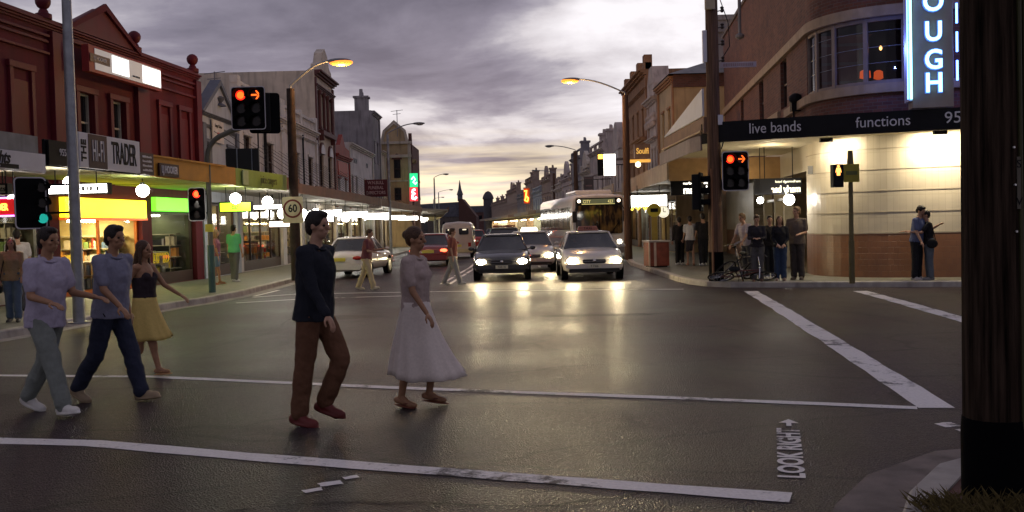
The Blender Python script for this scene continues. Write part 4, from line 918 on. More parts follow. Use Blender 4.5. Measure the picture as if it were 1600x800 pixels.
for s_ in (19.3, 9.0):
    p, q = hp(s_), hp(s_, -.5); o.quad((p.x,p.y,1.25),(q.x,q.y,1.25),(q.x,q.y,3.9),(p.x,p.y,3.9))
o.build('tiled_wall', TILE, hotel)
o = MB(); strip(o, 19.28, SE, .1, 1.25, .012); p, q = hp(19.28, .012), hp(19.3, -.5); o.quad((p.x,p.y,.1),(q.x,q.y,.1),(q.x,q.y,1.25),(p.x,p.y,1.25)); o.build('dado', DADO, hotel); o = MB(); strip(o, 0, 9.0, .1, 1.25, .012); o.build('dado', DADO, hotel)
JN = mat('tile joint trim', (.36,.31,.24), .6)
o = MB()
for z_ in (1.78, 2.32, 2.86, 3.38): slab(o, 19.3, SE, z_, z_+.022, -.02, .012)
slab(o, 19.29, SE, 1.24, 1.275, -.02, .022); o.build('joint_trim', JN, hotel)
# recessed bar entrance
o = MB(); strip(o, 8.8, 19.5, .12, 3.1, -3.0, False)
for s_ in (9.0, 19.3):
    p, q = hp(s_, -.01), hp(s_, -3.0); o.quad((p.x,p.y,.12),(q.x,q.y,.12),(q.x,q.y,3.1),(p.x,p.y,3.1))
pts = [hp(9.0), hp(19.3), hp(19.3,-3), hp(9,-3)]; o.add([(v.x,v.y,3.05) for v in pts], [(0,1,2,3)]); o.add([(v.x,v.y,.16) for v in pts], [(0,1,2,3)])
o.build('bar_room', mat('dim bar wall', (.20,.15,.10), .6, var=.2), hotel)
for s_ in (11.3, 13.6, 15.4): o = MB(); slab(o, s_, s_+.22, .14, 3.0, -.3, -.02); o.build('pier', mat('cream pier', (.48,.42,.30), .6), hotel)
o = MB(); slab(o, 9.1, 15.4, 2.28, 2.36, -.2, -.1); o.build('transom', ALU, hotel)
o = MB(); p = hp(9.3, -.5); o.box(p.x+.15, p.x+.85, p.y-.35, p.y-.33, 1.1, 1.75); o.build('poster', mat('poster', (.40,.30,.20), .5), hotel)
# awning over the footpath
FP = [(4.88,31.0),(4.86,25.7),(5.08,24.72),(5.55,24.3),(7.75,23.38),(10.4,22.5),(19.5,19.4)]
inn = [hp(s_, .01) for s_ in reversed(sgrid(15.3, SE))]
poly = FP+[(v.x, v.y) for v in inn]
o = MB(); o.prism(poly, 3.72, 3.86, 'z'); aw = o.build('awning', mat('cream awning soffit', (.52,.46,.32), .65, var=.1, scale=2), hotel)
def fasc(pts, z0, z1, t=.05):
    mb = MB(); pts = [Vector((*p, 0)) for p in pts]; vs = []
    for i, p in enumerate(pts):
        d = (pts[min(i+1, len(pts)-1)]-pts[max(i-1, 0)]).normalized(); n = Vector((-d.y, d.x, 0)); 
        a, b = p+n*.0, p-n*t; vs += [(a.x,a.y,z0),(b.x,b.y,z0),(b.x,b.y,z1),(a.x,a.y,z1)]
    fs = [(0,1,2,3), tuple(len(vs)-4+k for k in (3,2,1,0))]
    for i in range(len(pts)-1):
        for k in range(4): fs.append((4*i+k, 4*i+4+k, 4*i+4+(k+1) % 4, 4*i+(k+1) % 4))
    mb.add(vs, fs); return mb
fasc([(5.0,24.85),(5.08,24.72),(5.28,24.5),(5.55,24.3),(7.75,23.38),(10.4,22.5),(19.5,19.4)], 3.66, 4.17, .05).build('fascia', BLACK, aw)
fasc([(4.88,31.0),(4.86,25.7),(4.99,24.87)], 3.5, 3.88, .05).build('street_fascia', mat('grey brown fascia', (.22,.17,.16), .6, var=.2, stain=.4), aw)
# shed roof end above the street fascia
o = MB(); o.prism([(30.8,4.38),(24.6,4.36),(24.6,5.05),(25.6,4.95)], 4.95, 5.0, 'x'); o.build('gable_infill', mat('pale sheeting', (.60,.61,.66), .6, var=.06), aw)
o = MB(); o.prism([(31.0,3.95),(24.6,3.92),(24.6,4.33),(31.0,4.36)], 4.98, 5.12, 'x'); o.build('beam', mat('brown beam', (.20,.12,.08), .7, var=.2), aw)
o = MB(); o.cyl((4.93,31,4.0),(4.93,24.7,3.98),.03,n=6); o.build('gutter_pipe', mat('ochre pipe', (.4,.26,.12), .5), aw)
# lower awning running on to the next building
o = MB(); o.prism([(5.15,31.2),(5.5,47.4),(10.2,47.4),(8.9,31.2)], 3.12, 3.2, 'z'); la = o.build('awning', mat('awning soffit grey', (.30,.28,.24), .7), hotel)
fasc([(5.5,47.4),(5.1,31.2)], 3.05, 3.65, -.05).build('fascia', mat('tan fascia'), la)
o = MB(); o.box(5.15, 8.9, 31.12, 31.18, 3.0, 3.7); o.build('end_board', mat('ochre end board', (.36,.22,.10), .7, var=.2), la)
# flood fittings under the soffit
for s_, pw in ((21.3, 62), (23.7, 105)):
    q = hp(s_, .55); o = MB(); o.box(q.x-.16, q.x+.16, q.y-.05, q.y+.05, 3.62, 3.715); fl = o.build('flood_fitting', BLACK, hotel)
    tgt = hp(s_+.1, 0); d = Vector((tgt.x-q.x, tgt.y-q.y, 2.6-3.58))
    fl_ = light('flood_lamp', 'AREA', (q.x, q.y, 3.60), pw, (1, .86, .60), .10, None, d.to_track_quat('-Z','Y').to_euler()); fl_.data.shape = 'RECTANGLE'; fl_.data.size = .9; fl_.data.size_y = .14
light('awning_lamp', 'POINT', (7.2, 26.5, 3.45), 26, (1, .80, .50), .12)
light('awning_lamp', 'POINT', (7.3, 30.5, 3.0), 14, (1, .80, .50), .12)
light('awning_lamp', 'POINT', (10.6, 31.5, 2.75), 22, (1, .80, .50), .12)
# fascia lettering
fv = Vector((10.4-7.75, 22.5-23.38, 0)).normalized(); fr_ = math.atan2(fv.y, fv.x)
s = thing('fascia_sign', 'white words live bands and functions on the black pub fascia', 'sign', (7.75+.02, 23.38-.06, 0), fr_)
def on_f(u): # distance along the fascia line seen at column u
    k = (u-800)/1500; return (k*23.38-7.75)/(fv.x-k*fv.y)
text('live bands', .37, SIGNW, s, (on_f(1212), -.0, 3.93), sx=.86); text('functions', .36, SIGNW, s, (on_f(1380), 0, 3.93), sx=.93); text('9550', .38, SIGNW, s, (on_f(1475), 0, 3.93), align='LEFT')
# blade sign with blue neon
bx, by = 9.42, 22.6
s = thing('neon_sign', 'tall blade sign with blue neon letters OUGH above the pub fascia', 'sign', (bx, by, 0), rad(-8))
MB().box(.06, .98, 0, .38, 4.19, 7.6).build('sign_case', mat('sign case taupe', (.30,.25,.24), .55, var=.1), s, bevel=.01)
MB().box(-.02, .06, -.02, .40, 4.36, 7.6).build('edge', mat('sign edge', (.45,.45,.55), .4), s)
o = MB(); o.cyl((.02,-.05,4.40),(.02,-.05,7.5),.028,n=8); o.build('neon_tube', L_CYAN, s, smooth=True)
o = MB(); o.cyl((.0,-.10,4.40),(.0,-.10,7.5),.012,n=6); o.cyl((-.05,-.03,4.40),(-.05,-.03,7.5),.012,n=6); o.build('blue_tube', L_BLUE, s)
o = MB(); [o.cyl((1.06,.0,4.80+k*.66),(1.06,.0,5.26+k*.66),.025,n=8) for k in range(5)]; o.build('blue_dash', L_BLUE, s, smooth=True)
NB = mat('neon letter back', (.10,.12,.35), .4, emit=.55, ecol=(.12,.30,1))
for ch_, z_ in (('O',6.62),('U',5.93),('G',5.28),('H',4.74)):
    text(ch_, .64, NB, s, (.53,-.02,z_), sx=.92, extr=.015, bold=.03)
    text(ch_, .63, L_CYAN, s, (.53,-.06,z_), sx=.92, extr=.012, bold=.008)
light('neon_lamp', 'POINT', (bx-.25, by+.25, 5.6), 30, (.15, .25, 1), .03); light('neon_lamp', 'POINT', (bx+1.3, by-.1, 5.4), 22, (.12, .18, 1), .03)
# dark wall sign and window at the far right
q = hp(LA+LARC+1.55, .02); s = thing('wall_sign', 'black upright panel reading marly beside the big pole', 'sign', (q.x, q.y, 0), math.atan2(CV.y, CV.x))
MB().box(0, 1.5, -.05, 0, 2.15, 2.95).build('panel', BLACK, s, bevel=.01); text('marly', .34, SIGNW, s, (.14,-.056,2.72), align='LEFT'); text('intern', .13, mat('dim lettering', (.3,.28,.2), .5), s, (.14,-.056,2.36), align='LEFT')
o = MB(); o.box(.02, 1.5, -.06, 0, 1.05, 2.14); wn = o.build('dark_window', mat('dark window box', (.012,.012,.02), .15), s, bevel=.01)
o = MB(); o.box(.16, .55, -.066, -.061, 1.82, 1.96); o.box(.36, .5, -.066, -.061, 1.42, 1.58); o.build('lit_reflection', lamp('painted bar reflection', (1,.75,.42), 1.2), wn)  # glowing boxes imitate bar lights reflected in the pane, no lamp here
o = MB(); q = hp(20.0, .02); o.box(q.x-.09, q.x+.09, q.y-.08, q.y+.02, 2.88, 3.1); o.build('vent', mat('vent grey', (.18,.18,.19), .5), hotel)
o = MB(); q = hp(18.6, .0); o.box(q.x-.28, q.x-.02, q.y-.1, q.y+.1, 4.75, 5.1); o.cyl((q.x-.2,q.y,4.75),(q.x-.2,q.y,3.9),.03); o.ell((q.x-.15,q.y-.05,5.1),.2,.16,.16); o.build('floodlight', BLACK, hotel)
# hanging bar signs
s = thing('hanging_sign', 'black hanging lightbox reading marly bar above the footpath by the timber pole', 'sign', (5.5, 33.0, 0), 0)
MB().box(0, 1.75, -.07, .07, 2.58, 3.08).build('sign_case', BLACK, s, bevel=.01); LL = lamp('sign letters lit', (1,.93,.80), 3)
text('marly bar', .36, LL, s, (.42,-.075,2.74), align='LEFT', sx=.85, bold=.008); text('marlborough hotel', .13, LL, s, (.42,-.075,2.98), align='LEFT', sx=.9)
[MB().cyl((x,0,3.08),(x,0,3.72),.012).build('hanger', BLACK, s) for x in (.3,1.4)]
s = thing('hanging_sign', 'black hanging lightbox with mirrored marly bar lettering over the pub entrance', 'sign', (6.95, 27.4, 0), 0)
MB().box(0, 1.34, -.07, .07, 2.38, 2.84).build('sign_case', BLACK, s, bevel=.01); LM = lamp('sign letters dim', (1,.90,.70), 1.1)
text('marly bar', .27, LM, s, (1.30,-.08,2.52), align='LEFT', sx=-.80, bold=.006); text('marlborough hotel', .10, LM, s, (1.30,-.08,2.74), align='LEFT', sx=-.95)
[MB().cyl((x,0,2.84),(x,0,3.72),.012).build('hanger', BLACK, s) for x in (.3,1.1)]
def globe(x, y, z, r, label, m=None, top=3.05, group='white globe lamps hanging under the awnings'):
    t = thing('globe_lamp', label, 'lamp', (x, y, z), 0, group)
    o = MB(); o.ell((0,0,0), r, r, r, 16, 10); o.build('globe', m or L_WHITE, t, smooth='all')
    o = MB(); o.cyl((0,0,r*.95),(0,0,max(r+.05, top-z)),.012,n=6); o.lathe([(.05,0),(.06,.05),(.02,.07)], (0,0,r*.92), 10); o.build('cord', BLACK, t)
    return t
p = P(1188,313,27.2); globe(p.x,p.y,p.z,.09,'small lamp left of the big oval one at the pub entrance', top=3.7); p = P(1233,312,27.0); t = globe(p.x,p.y,p.z,.15,'flattened white lamp below the mirrored pub sign', top=2.38)
# ================================================================== lamps, signs and signals
def sheet(mb, z): return mb
GL = [(22,315,18.3,.14),(110,286,19.6,.14),(223,298,23.0,.15),(368,310,28.8,.16),(418,315,31.5,.17),(441,334,33.5,.17),(473,334,35,.17),(540,340,44,.19)]
GN = ['globe lamp above the red neon shop sign','globe lamp behind the galvanised pole','globe lamp in front of the yellow lit shop','globe lamp over the lime hanging sign','globe lamp just left of the speed sign','globe lamp touching the speed sign board','globe lamp to the right of the speed sign','globe lamp above the white parked sedan']
for (u,v,Y,r), n in zip(GL, GN):
    p = P(u,v,Y); globe(p.x,p.y,p.z,r,n)
random.seed(4)
for k in range(11):
    Y = 48+k*5.2+random.uniform(-1,1)
    globe(-9.0+random.uniform(-.8,.8), Y, 2.62, .17, 'one of many globe lamps strung along the far left awnings')
def hang_sign(name, label, x0, x1, Y, z0, z1, m, body=None, tm=None, case=BLACK, group=None, top=3.1):
    s = thing(name, label, 'sign', (x0, Y, 0), 0, group); w = x1-x0
    MB().box(0, w, -.09, .09, z0, z1).build('sign_case', case, s, bevel=.008)
    MB().box(.04, w-.04, -.098, -.091, z0+.03, z1-.03).build('face', m, s)
    [MB().cyl((w*q,0,z1),(w*q,0,top),.012).build('hanger', BLACK, s) for q in (.2,.8)]
    if body: text(body, (z1-z0)*.62, tm or BLACK, s, (w/2,-.104,(z0+z1)/2), sx=.8, bold=.004)
    return s
p0, p1 = P(65,288,20.4), P(173,303,20.4)
s = hang_sign('hanging_sign', 'long white lightbox with black characters behind the galvanised pole', p0.x, p1.x, 20.4, p1.z, p0.z, L_TUBE)
b = MB(); x = .75; random.seed(9)
for wd in (.05,.02,.06,.04,.05,.02,.05): b.box(x, x+wd, -.104, -.099, .07+p1.z, p0.z-.07); b.box(x+wd*.2, x+wd*1.3, -.106, -.104, p1.z+.12, p1.z+.145); x += wd+.035
b.build('lettering', BLACK, s)
p0, p1 = P(-40,288,17.2), P(16,304,17.2); s = hang_sign('hanging_sign', 'dim pale hanging sign with the end of the word Flights at the frame edge', p0.x, p1.x, 17.2, p1.z, p0.z, mat('unlit sign face', (.48,.44,.33), .5)); text('Flights', .14, BLACK, s, (.42,-.104,(p0.z+p1.z)/2), shear=.3)
p0, p1 = P(-40,312,17.6), P(28,337,17.6); s = thing('neon_sign', 'red and yellow neon TRADER sign with violet tubes', 'sign', (p0.x, 17.6, 0), 0); w = p1.x-p0.x
MB().box(0, w, -.06, .06, p1.z, p0.z).build('sign_case', lamp('red sign face lit', (.8,.02,.02), .5), s); text('TRADER', .17, lamp('yellow neon', (1,.75,.1), 2.2), s, (w-.34,-.07,(p0.z+p1.z)/2), sx=.62, bold=.006)
MB().cyl((0,-.07,p0.z+.015),(w,-.07,p0.z+.015),.014).cyl((0,-.07,p1.z-.0),(w,-.07,p1.z-.0),.014).build('neon_tube', lamp('violet neon', (.75,.2,1), 5), s)
[MB().cyl((q,0,p0.z),(q,0,2.95),.012).build('hanger', BLACK, s) for q in (.2,w-.2)]
for (u0,u1,v0,v1,Y,m,n,lab) in ((343,395,316,331,29.5,L_LIME,'bar','lime green lit hanging sign by the noticing crowd'),(396,447,320,327,34.5,L_TUBE,None,'thin white lit hanging strip above the cream door panel'),(420,455,345,355,36.5,lamp('pink white lightbox', (1,.72,.62), 3.2),None,'pinkish white lightbox over the brown door'),(461,484,330,346,41,L_TUBE,None,'short white lightbox right of the speed sign'),(505,523,333,347,44,L_TUBE,None,'tall white lightbox with dark figure under the rust fascia')):
    p0, p1 = P(u0,v0,Y), P(u1,v1,Y); hang_sign('hanging_sign', lab.replace('noticing crowd','green shirted man'), p0.x, p1.x, Y, p1.z, p0.z, m, n, mat('sign letter green', (.15,.35,.03), .5))
for k in range(12):
    Y = 47.5+k*6.3; xa = -10.0+(k % 3)*.35 if Y < 90 else -9.6-(Y-90)*.095; s = hang_sign('hanging_sign', 'white lightbox in the long row under the far left awnings', xa, xa+1.7, Y, 2.36, 2.72, L_TUBE, group='white lightboxes under the far left awnings')
for k in range(7):
    Y = 36.8+k*9; x0 = 5.7 if Y < 66 else 5.5-(Y-66)*.03; lab = 'broad white lightbox above the clock and kiosk' if k == 0 else 'white lightbox in the row under the right awnings'
    p0, p1 = (P(984,305,36.8), P(1043,323,36.8)) if k == 0 else (Vector((x0,Y,2.95)), Vector((x0+1.8,Y,2.5)))
    hang_sign('hanging_sign', lab, p0.x, p1.x, Y, p1.z, p0.z, L_TUBE, group=None if k == 0 else 'white lightboxes under the right awnings')
# billboard on the green awning, seen dark
p0, p1 = P(352,232,29), P(406,292,29)
s = thing('billboard', 'black billboard standing on the green awning behind the signal', 'sign', (p0.x, 29, 0), 0); w = p1.x-p0.x
MB().box(0, w, 0, .08, 3.45, 4.22).build('panel', mat('unlit panel', (.012,.013,.016), .3), s); MB().box(.33,.36,-.02,0,3.45,4.24).box(.78,.80,-.02,0,3.45,4.24).build('frame', mat('thin bar'), s)
# maroon funeral sign, green and red signs
p0, p1 = P(569,281,58), P(606,307,58); s = thing('blade_sign', 'maroon sign reading FUNERAL DIRECTORS in pale letters', 'sign', (p0.x, 58, 0), 0); w, zc = p1.x-p0.x, (p0.z+p1.z)/2
MB().box(0, w, -.06, .06, p1.z, p0.z).build('panel', mat('maroon panel', (.10,.015,.022), .5), s, bevel=.01); PL = mat('pale pink lettering', (.5,.36,.36), .5)
for tx, dz in (('W.N.BULL',.32),('FUNERAL',.02),('DIRECTORS',-.28)): text(tx, .27, PL, s, (w/2,-.068,zc+dz), sx=.8, bold=.004)
MB().cyl((w/2,0,3.6),(w/2,0,p1.z),.03).build('post', BLACK, s)
p0, p1 = P(576,312,56), P(596,325,56); s = thing('blade_sign', 'small pale board below the maroon funeral sign', 'sign', (p0.x, 56, 0), 0); MB().box(0, p1.x-p0.x, -.04, .04, p1.z, p0.z).build('panel', mat('pale pink board', (.45,.38,.36), .6), s, bevel=.01)
b = MB(); [b.box(.1+k*.14, .18+k*.14, -.05, -.041, p1.z+.12, p0.z-.14) for k in range(4)]; b.build('lettering', mat('faded lettering', (.3,.2,.2), .6), s)
for (v0,v1,m,lab,lm) in ((271,292,lamp('green sign lit', (.03,.85,.30), 1.1),'green lit sign with pale squiggle on the corner building',lamp('pale green glow', (.65,1,.75), 2.2)),(293,314,lamp('red sign lit', (1,.05,.06), 1.1),'red lit sign with white swirl under the green one',lamp('pink white glow', (1,.80,.9), 3.2))):
    p0, p1 = P(640,v0,80.5), P(653,v1,80.5); s = thing('blade_sign', lab, 'sign', (p0.x, 80.5, 0), 0); w, h_ = p1.x-p0.x, p0.z-p1.z
    MB().box(0, w, -.08, .08, p1.z, p0.z).build('sign_case', m, s)
    if v0 < 280: pts = [(.15,-.1,.55),(.35,-.1,.75),(.5,-.1,.55),(.3,-.1,.35),(.5,-.1,.2),(.62,-.1,.35)]
    else: pts = [(.5,-.1,.85),(.3,-.1,.8),(.25,-.1,.62),(.45,-.1,.55),(.25,-.1,.42),(.22,-.1,.2),(.45,-.1,.14),(.6,-.1,.3)]
    b = MB(); b.tube([(x/.7*w, y, p1.z+z*h_) for x, y, z in pts], .07 if v0 < 280 else .10, 6); b.build('emblem', lm, s)
    MB().cyl((w/2,.0,p1.z),(w/2,0,p1.z-.18),.03).build('bracket', BLACK, s)
# right hand signs
p0, p1 = P(977,226,51), P(1016,247,51); s = thing('blade_sign', 'brown sign with gold word Soul above an amber strip', 'sign', (p0.x, 51, 0), 0); w, zc = p1.x-p0.x, (p0.z+p1.z)/2
MB().box(0, w, -.05, .05, p1.z, p0.z).build('panel', mat('brown sign panel', (.20,.13,.10), .6), s); text('Del', .36, mat('pale gold lettering', (.42,.30,.20), .5), s, (.22,-.06,zc), sx=.7); MB().box(.44,.47,-.06,-.05,p1.z,p0.z).build('divider', SIGNW, s)
text('Soulfi', .42, lamp('gold letters lit', (1,.55,.12), .55), s, (.90,-.06,zc), sx=.72, bold=.01); MB().box(.1, w, -.12, .05, p1.z-.22, p1.z-.06).build('amber_strip', lamp('amber strip lit', (1,.50,.10), .7), s)
p = P(997,257,50); o = MB(); o.ell((0,0,0),.14,.14,.14); tag(o.build('globe_lamp', L_WARM, smooth='all', loc=p), 'bright bulb under the amber strip of the gold sign', 'lamp')
p0, p1 = P(943,241,58), P(962,274,58); s = thing('blade_sign', 'blank white lit sign with small amber window on a right hand shop', 'sign', (p0.x, 58, 0), 0); w = p1.x-p0.x
MB().box(0, w, -.1, .1, p1.z, p0.z).build('sign_case', lamp('white sign lit', (1,.95,.82), 2.6), s); MB().box(-.38,-.02,-.08,.08,p1.z,p0.z).build('dark_case', BLACK, s); MB().box(-.34,-.06,-.09,-.081,p0.z-.28,p0.z-.02).build('amber_window', L_AMB, s)
MB().cyl((w,0,(p0.z+p1.z)/2),(w+.9,0,(p0.z+p1.z)/2),.03).build('bracket', BLACK, s)
p0, p1 = P(912,276,66), P(928,307,66); s = thing('blade_sign', 'grey hanging sign with framed pale lettering above the bus', 'sign', (p0.x, 66, 0), 0); w = p1.x-p0.x
MB().box(0, w, -.05, .05, p1.z, p0.z).build('panel', mat('grey sign panel', (.13,.11,.11), .6), s); MB().box(.06,w-.06,-.06,-.051,p1.z+.08,p1.z+.14).box(.06,w-.06,-.06,-.051,p0.z-.14,p0.z-.08).box(.12,w-.12,-.06,-.051,p1.z+.4,p1.z+.5).box(.12,w-.12,-.06,-.051,p1.z+.7,p1.z+.8).build('lettering', mat('faded lettering'), s); MB().cyl((w,0,p0.z-.2),(w+1.2,0,p0.z-.2),.03).build('bracket', BLACK, s)
p0, p1 = P(818,294,104), P(828,318,104); s = thing('neon_sign', 'orange neon letter shaped sign far down the right side', 'sign', (p0.x, 104, 0), 0); w = p1.x-p0.x
MB().box(0, w, -.05, .05, p1.z, p0.z).build('sign_case', lamp('dark orange face', (.8,.12,.03), .25), s); b = MB(); b.tube([(x*w, -.1, p1.z+z*(p0.z-p1.z)) for x, z in ((.1,.8),(.5,.85),(.35,.45),(.2,.2),(.6,.12),(.75,.35),(.4,.5))], .08, 6); b.build('neon_tube', lamp('orange neon', (1,.5,.06), 4), s)
p0, p1 = P(935,305,62), P(950,322,62)
# wall clock, yellow post and ornate yellow sign by the kiosk
p = P(1036,331,36.2); s = thing('street_clock', 'round pale lit clock hanging by the kiosk', 'clock', tuple(p), 0)
o = MB(); o.cyl((0,.06,0),(0,-.06,0),.25,n=24); o.build('case', mat('dark bronze', (.08,.06,.04), .5), s); o = MB(); o.cyl((0,-.061,0),(0,-.065,0),.22,n=24); o.build('dial', lamp('clock dial lit', (1,.92,.72), .95), s)
o = MB(); o.box(-.012,.012,-.075,-.07,0,.15); o.box(0,.10,-.075,-.07,-.012,.012); [o.cyl((.18*math.cos(k*PI/6),-.07,.18*math.sin(k*PI/6)),(.18*math.cos(k*PI/6),-.074,.18*math.sin(k*PI/6)),.014,n=6) for k in range(12)]; o.build('hands', BLACK, s); MB().cyl((0,0,.25),(0,0,.6),.015).build('hanger', BLACK, s)
p = P(1022,330,36); s = thing('bus_stop_post', 'yellow post with a yellow disc beside the lit clock', 'post', (p.x, 36, .13), 0)
YEL = mat('bus stop yellow', (.55,.47,.04), .45, var=.1); o = MB(); o.box(-.11,.11,-.03,.03,0,1.75); o.build('post', mat('ochre post', (.34,.25,.05), .5), s); o = MB(); o.cyl((0,.03,2.0),(0,-.03,2.0),.26,n=20); o.build('disc', YEL, s); MB().box(-.14,.14,-.04,-.031,1.93,2.07).build('disc_mark', BLACK, s)
p = P(1003,325,37.5); s = thing('shop_sign', 'glowing yellow scrolled lettering under the kiosk lightbox', 'sign', tuple(p), 0); o = MB(); o.tube([(-.4,0,-.08),(-.3,0,.1),(-.15,0,-.05),(0,0,.1),(.12,0,-.06),(.25,0,.12),(.4,0,.08),(.42,0,-.12),(.3,0,-.15)], .05, 6); o.build('scroll', lamp('yellow neon', (1,.75,.1), 1.6), s); MB().cyl((0,0,.1),(0,0,.55),.015).build('hanger', BLACK, s)
# red newspaper box
p = G(1026,417,.13); s = thing('newspaper_box', 'worn red street box with pale edge strips on the right footpath', 'box', (p.x, p.y, .13), rad(12))
MB().box(-.36,.36,-.3,.3,.04,.86).build('body', mat('worn red paint', (.24,.055,.035), .5, var=.3, scale=4, stain=.5), s, bevel=.02); MB().box(-.40,.40,-.34,.34,.86,.92).build('lid', mat('pale lid', (.42,.36,.33), .5), s, bevel=.01)
MB().box(-.385,-.34,-.325,-.28,.04,.86).box(-.20,-.12,-.325,-.302,.04,.86).build('edge_strip', mat('cream strip', (.6,.45,.35), .5), s); MB().box(-.3,.3,-.25,.25,0,.04).build('foot', BLACK, s)

# ------------------------------------------------------------------ traffic signals
def ring_wall(mb, c, r, y0, y1, a0=-10, a1=190, n=14, t=.008):
    vs = []
    for k in range(n+1):
        a = rad(a0+(a1-a0)*k/n); x, z = math.cos(a), math.sin(a)
        vs += [(c[0]+x*r, y0, c[1]+z*r), (c[0]+x*r, y1, c[1]+z*r)]
    mb.add(vs, [(2*k, 2*k+1, 2*k+3, 2*k+2) for k in range(n)])
def signal_head(parent_thing, x, y, z, w, h, cols, on=(), rz=0.0, border=True, rad_=.09, name='signal_head'):
    """target board with lamps; cols = list of column x offsets; on = [(col,row,'disc'|'arrow'|'green')]"""
    e = bpy.data.objects.new(name, None); COL.objects.link(e); e.parent = parent_thing; e.location = (x, y, z); e.rotation_euler.z = rz
    b = MB(); b.prism(rrect(-w/2, w/2, -h/2, h/2, .08), -.015, .015, 'y'); b.build('target_board', MATTE, e)
    if border:
        b = MB(); n = rrect(-w/2, w/2, -h/2, h/2, .08); m_ = rrect(-w/2+.022, w/2-.022, -h/2+.022, h/2-.022, .065); k = len(n)
        b.add([(p[0], -.018, p[1]) for p in n]+[(p[0], -.018, p[1]) for p in m_], [(i, (i+1) % k, (i+1) % k+k, i+k) for i in range(k)]); b.build('border', SIGNW, e)
    hb = MB(); ln = MB(); hgt = h*.30
    for c in cols:
        hb.box(c-rad_-.04, c+rad_+.04, .0155, .22, -h*.46, h*.46)
        for r in range(3):
            zc = hgt-r*hgt; vs_ = MB(); ring_wall(vs_, (c, zc), rad_+.02, -.02, -.24, -20, 200); vs_.build('visor', MATTE, e)
            if not any(q[0] == cols.index(c) and q[1] == r for q in on): ln.cyl((c,-.017,zc),(c,-.022,zc),rad_,n=16)
    hb.build('housing', BLACK, e, bevel=.02); ln.build('dark_lens', mat('dark lens', (.03,.02,.02), .2), e)
    for c, r, k in on:
        xc, zc = cols[c], hgt-r*hgt; b = MB()
        if k in ('disc', 'green'):
            b.cyl((xc,-.017,zc),(xc,-.025,zc),rad_,n=20); l = b.build('lens', L_RED if k == 'disc' else lamp('green signal lit', (.02,.50,.40), .75), e)
            if k == 'disc': c_ = MB(); c_.cyl((xc,-.026,zc),(xc,-.030,zc),rad_*.72,n=16); c_.build('lens_core', L_REDC, l)
        else:
            b.cyl((xc,-.017,zc),(xc,-.021,zc),rad_*1.0,n=16); l = b.build('lens', mat('dim red lens', (.10,.006,.005), .3), e); c_ = MB(); s_ = rad_
            c_.box(xc-s_*.85, xc+s_*.3, -.03,-.024, zc-s_*.16, zc+s_*.16); c_.prism([(xc+s_*.0,zc+s_*.85),(xc+s_*.3,zc+s_*.85),(xc+s_*.95,zc),(xc+s_*.3,zc-s_*.85),(xc+s_*.0,zc-s_*.85),(xc+s_*.55,zc)], -.031, -.024, 'y'); c_.build('lens_core', L_REDC, l)
    return e
# mast arm signal on the left footpath
t = thing('traffic_signal', 'mast arm traffic signal with red disc and arrow over the left kerb', 'traffic light', (-7.93, 25.3, .13))
o = MB(); pts = [(0,0,0),(0,0,3.55)]+[(.62-.62*math.cos(rad(a)), 0, 3.55+.62*math.sin(rad(a))) for a in range(15, 76, 15)]+[(.62, 0, 4.22),(1.0,0,4.34)]
o.tube(pts, .068, 10); o.build('mast_pole', mat('dull green steel', (.14,.135,.11), .5, metal=.3, var=.2), t, smooth=True); MB().cyl((0,0,0),(0,0,1.25),.09,.09,12).build('pole_base', mat('green painted base', (.05,.10,.09), .5), t)
signal_head(t, 1.15, -.12, 4.80, .90, 1.13, [-.19,.20], [(0,0,'disc'),(1,0,'arrow')], rad_=.13); signal_head(t, 1.45, .35, 4.72, .8, 1.08, [0], [], rad(200), False)
signal_head(t, -.28, -.12, 2.33, .46, .88, [0], [(0,0,'disc')], rad_=.10); MB().box(-.1,.1,-.1,-.02,1.6,1.8).build('push_button', YEL, t)
MB().cyl((-.28,.05,2.1),(0,0,2.1),.02).cyl((-.28,.05,2.6),(0,0,2.6),.02).cyl((1.0,0,4.34),(1.15,.0,4.5),.04).cyl((1.15,0.1,4.5),(1.45,.2,4.6),.03).build('bracket', BLACK, t)
# galvanised column with green signal seen from the side
t = thing('lamp_column', 'tall plain galvanised column with a green signal at its left', 'lamp post', (-7.82, 17.25, .13))
o = MB(); o.cyl((0,0,0),(0,0,9.8),.105,.065,16); o.cyl((0,0,0),(0,0,.03),.2,.2,12); o.build('column', GALV, t, smooth=True)
signal_head(t, -.74, -.1, 2.18, .53, .93, [.19], [(0,2,'green')], rad(38), True, .085); MB().cyl((-.7,.05,2.0),(0,0,2.0),.02).cyl((-.7,.05,2.5),(0,0,2.5),.02).build('bracket', BLACK, t)
# timber pole with signals at the pub corner
t = thing('timber_pole', 'weathered brown timber pole with red signal at the pub corner', 'pole', (5.22, 24.55, .1))
o = MB(); n_ = 14; pr = [(.185,0),(.18,1.1),(.172,3),(.165,5),(.155,7.5),(.145,9.6)]; o.lathe(pr, n=18); o.build('pole', WOODP, t, smooth=True)
MB().cyl((0,0,-.05),(0,0,.78),.19,.189,18).build('dark_base', CHAR, t); MB().cyl((-.11,-.15,.2),(-.11,-.15,2.9),.03).build('conduit', mat('rusty conduit', (.25,.12,.06), .6), t)
signal_head(t, .48, -.22, 2.82, .68, 1.0, [-.13,.15], [(0,0,'disc'),(1,0,'arrow')], rad_=.105); signal_head(t, -.36, -.05, 2.32, .62, .98, [0], [], rad(70), False)
MB().cyl((-.35,0,2.1),(0,0,2.1),.025).cyl((-.35,0,2.6),(0,0,2.6),.025).cyl((.48,-.05,2.5),(0,0,2.5),.025).cyl((.48,-.05,3.1),(0,0,3.1),.025).build('bracket', BLACK, t)
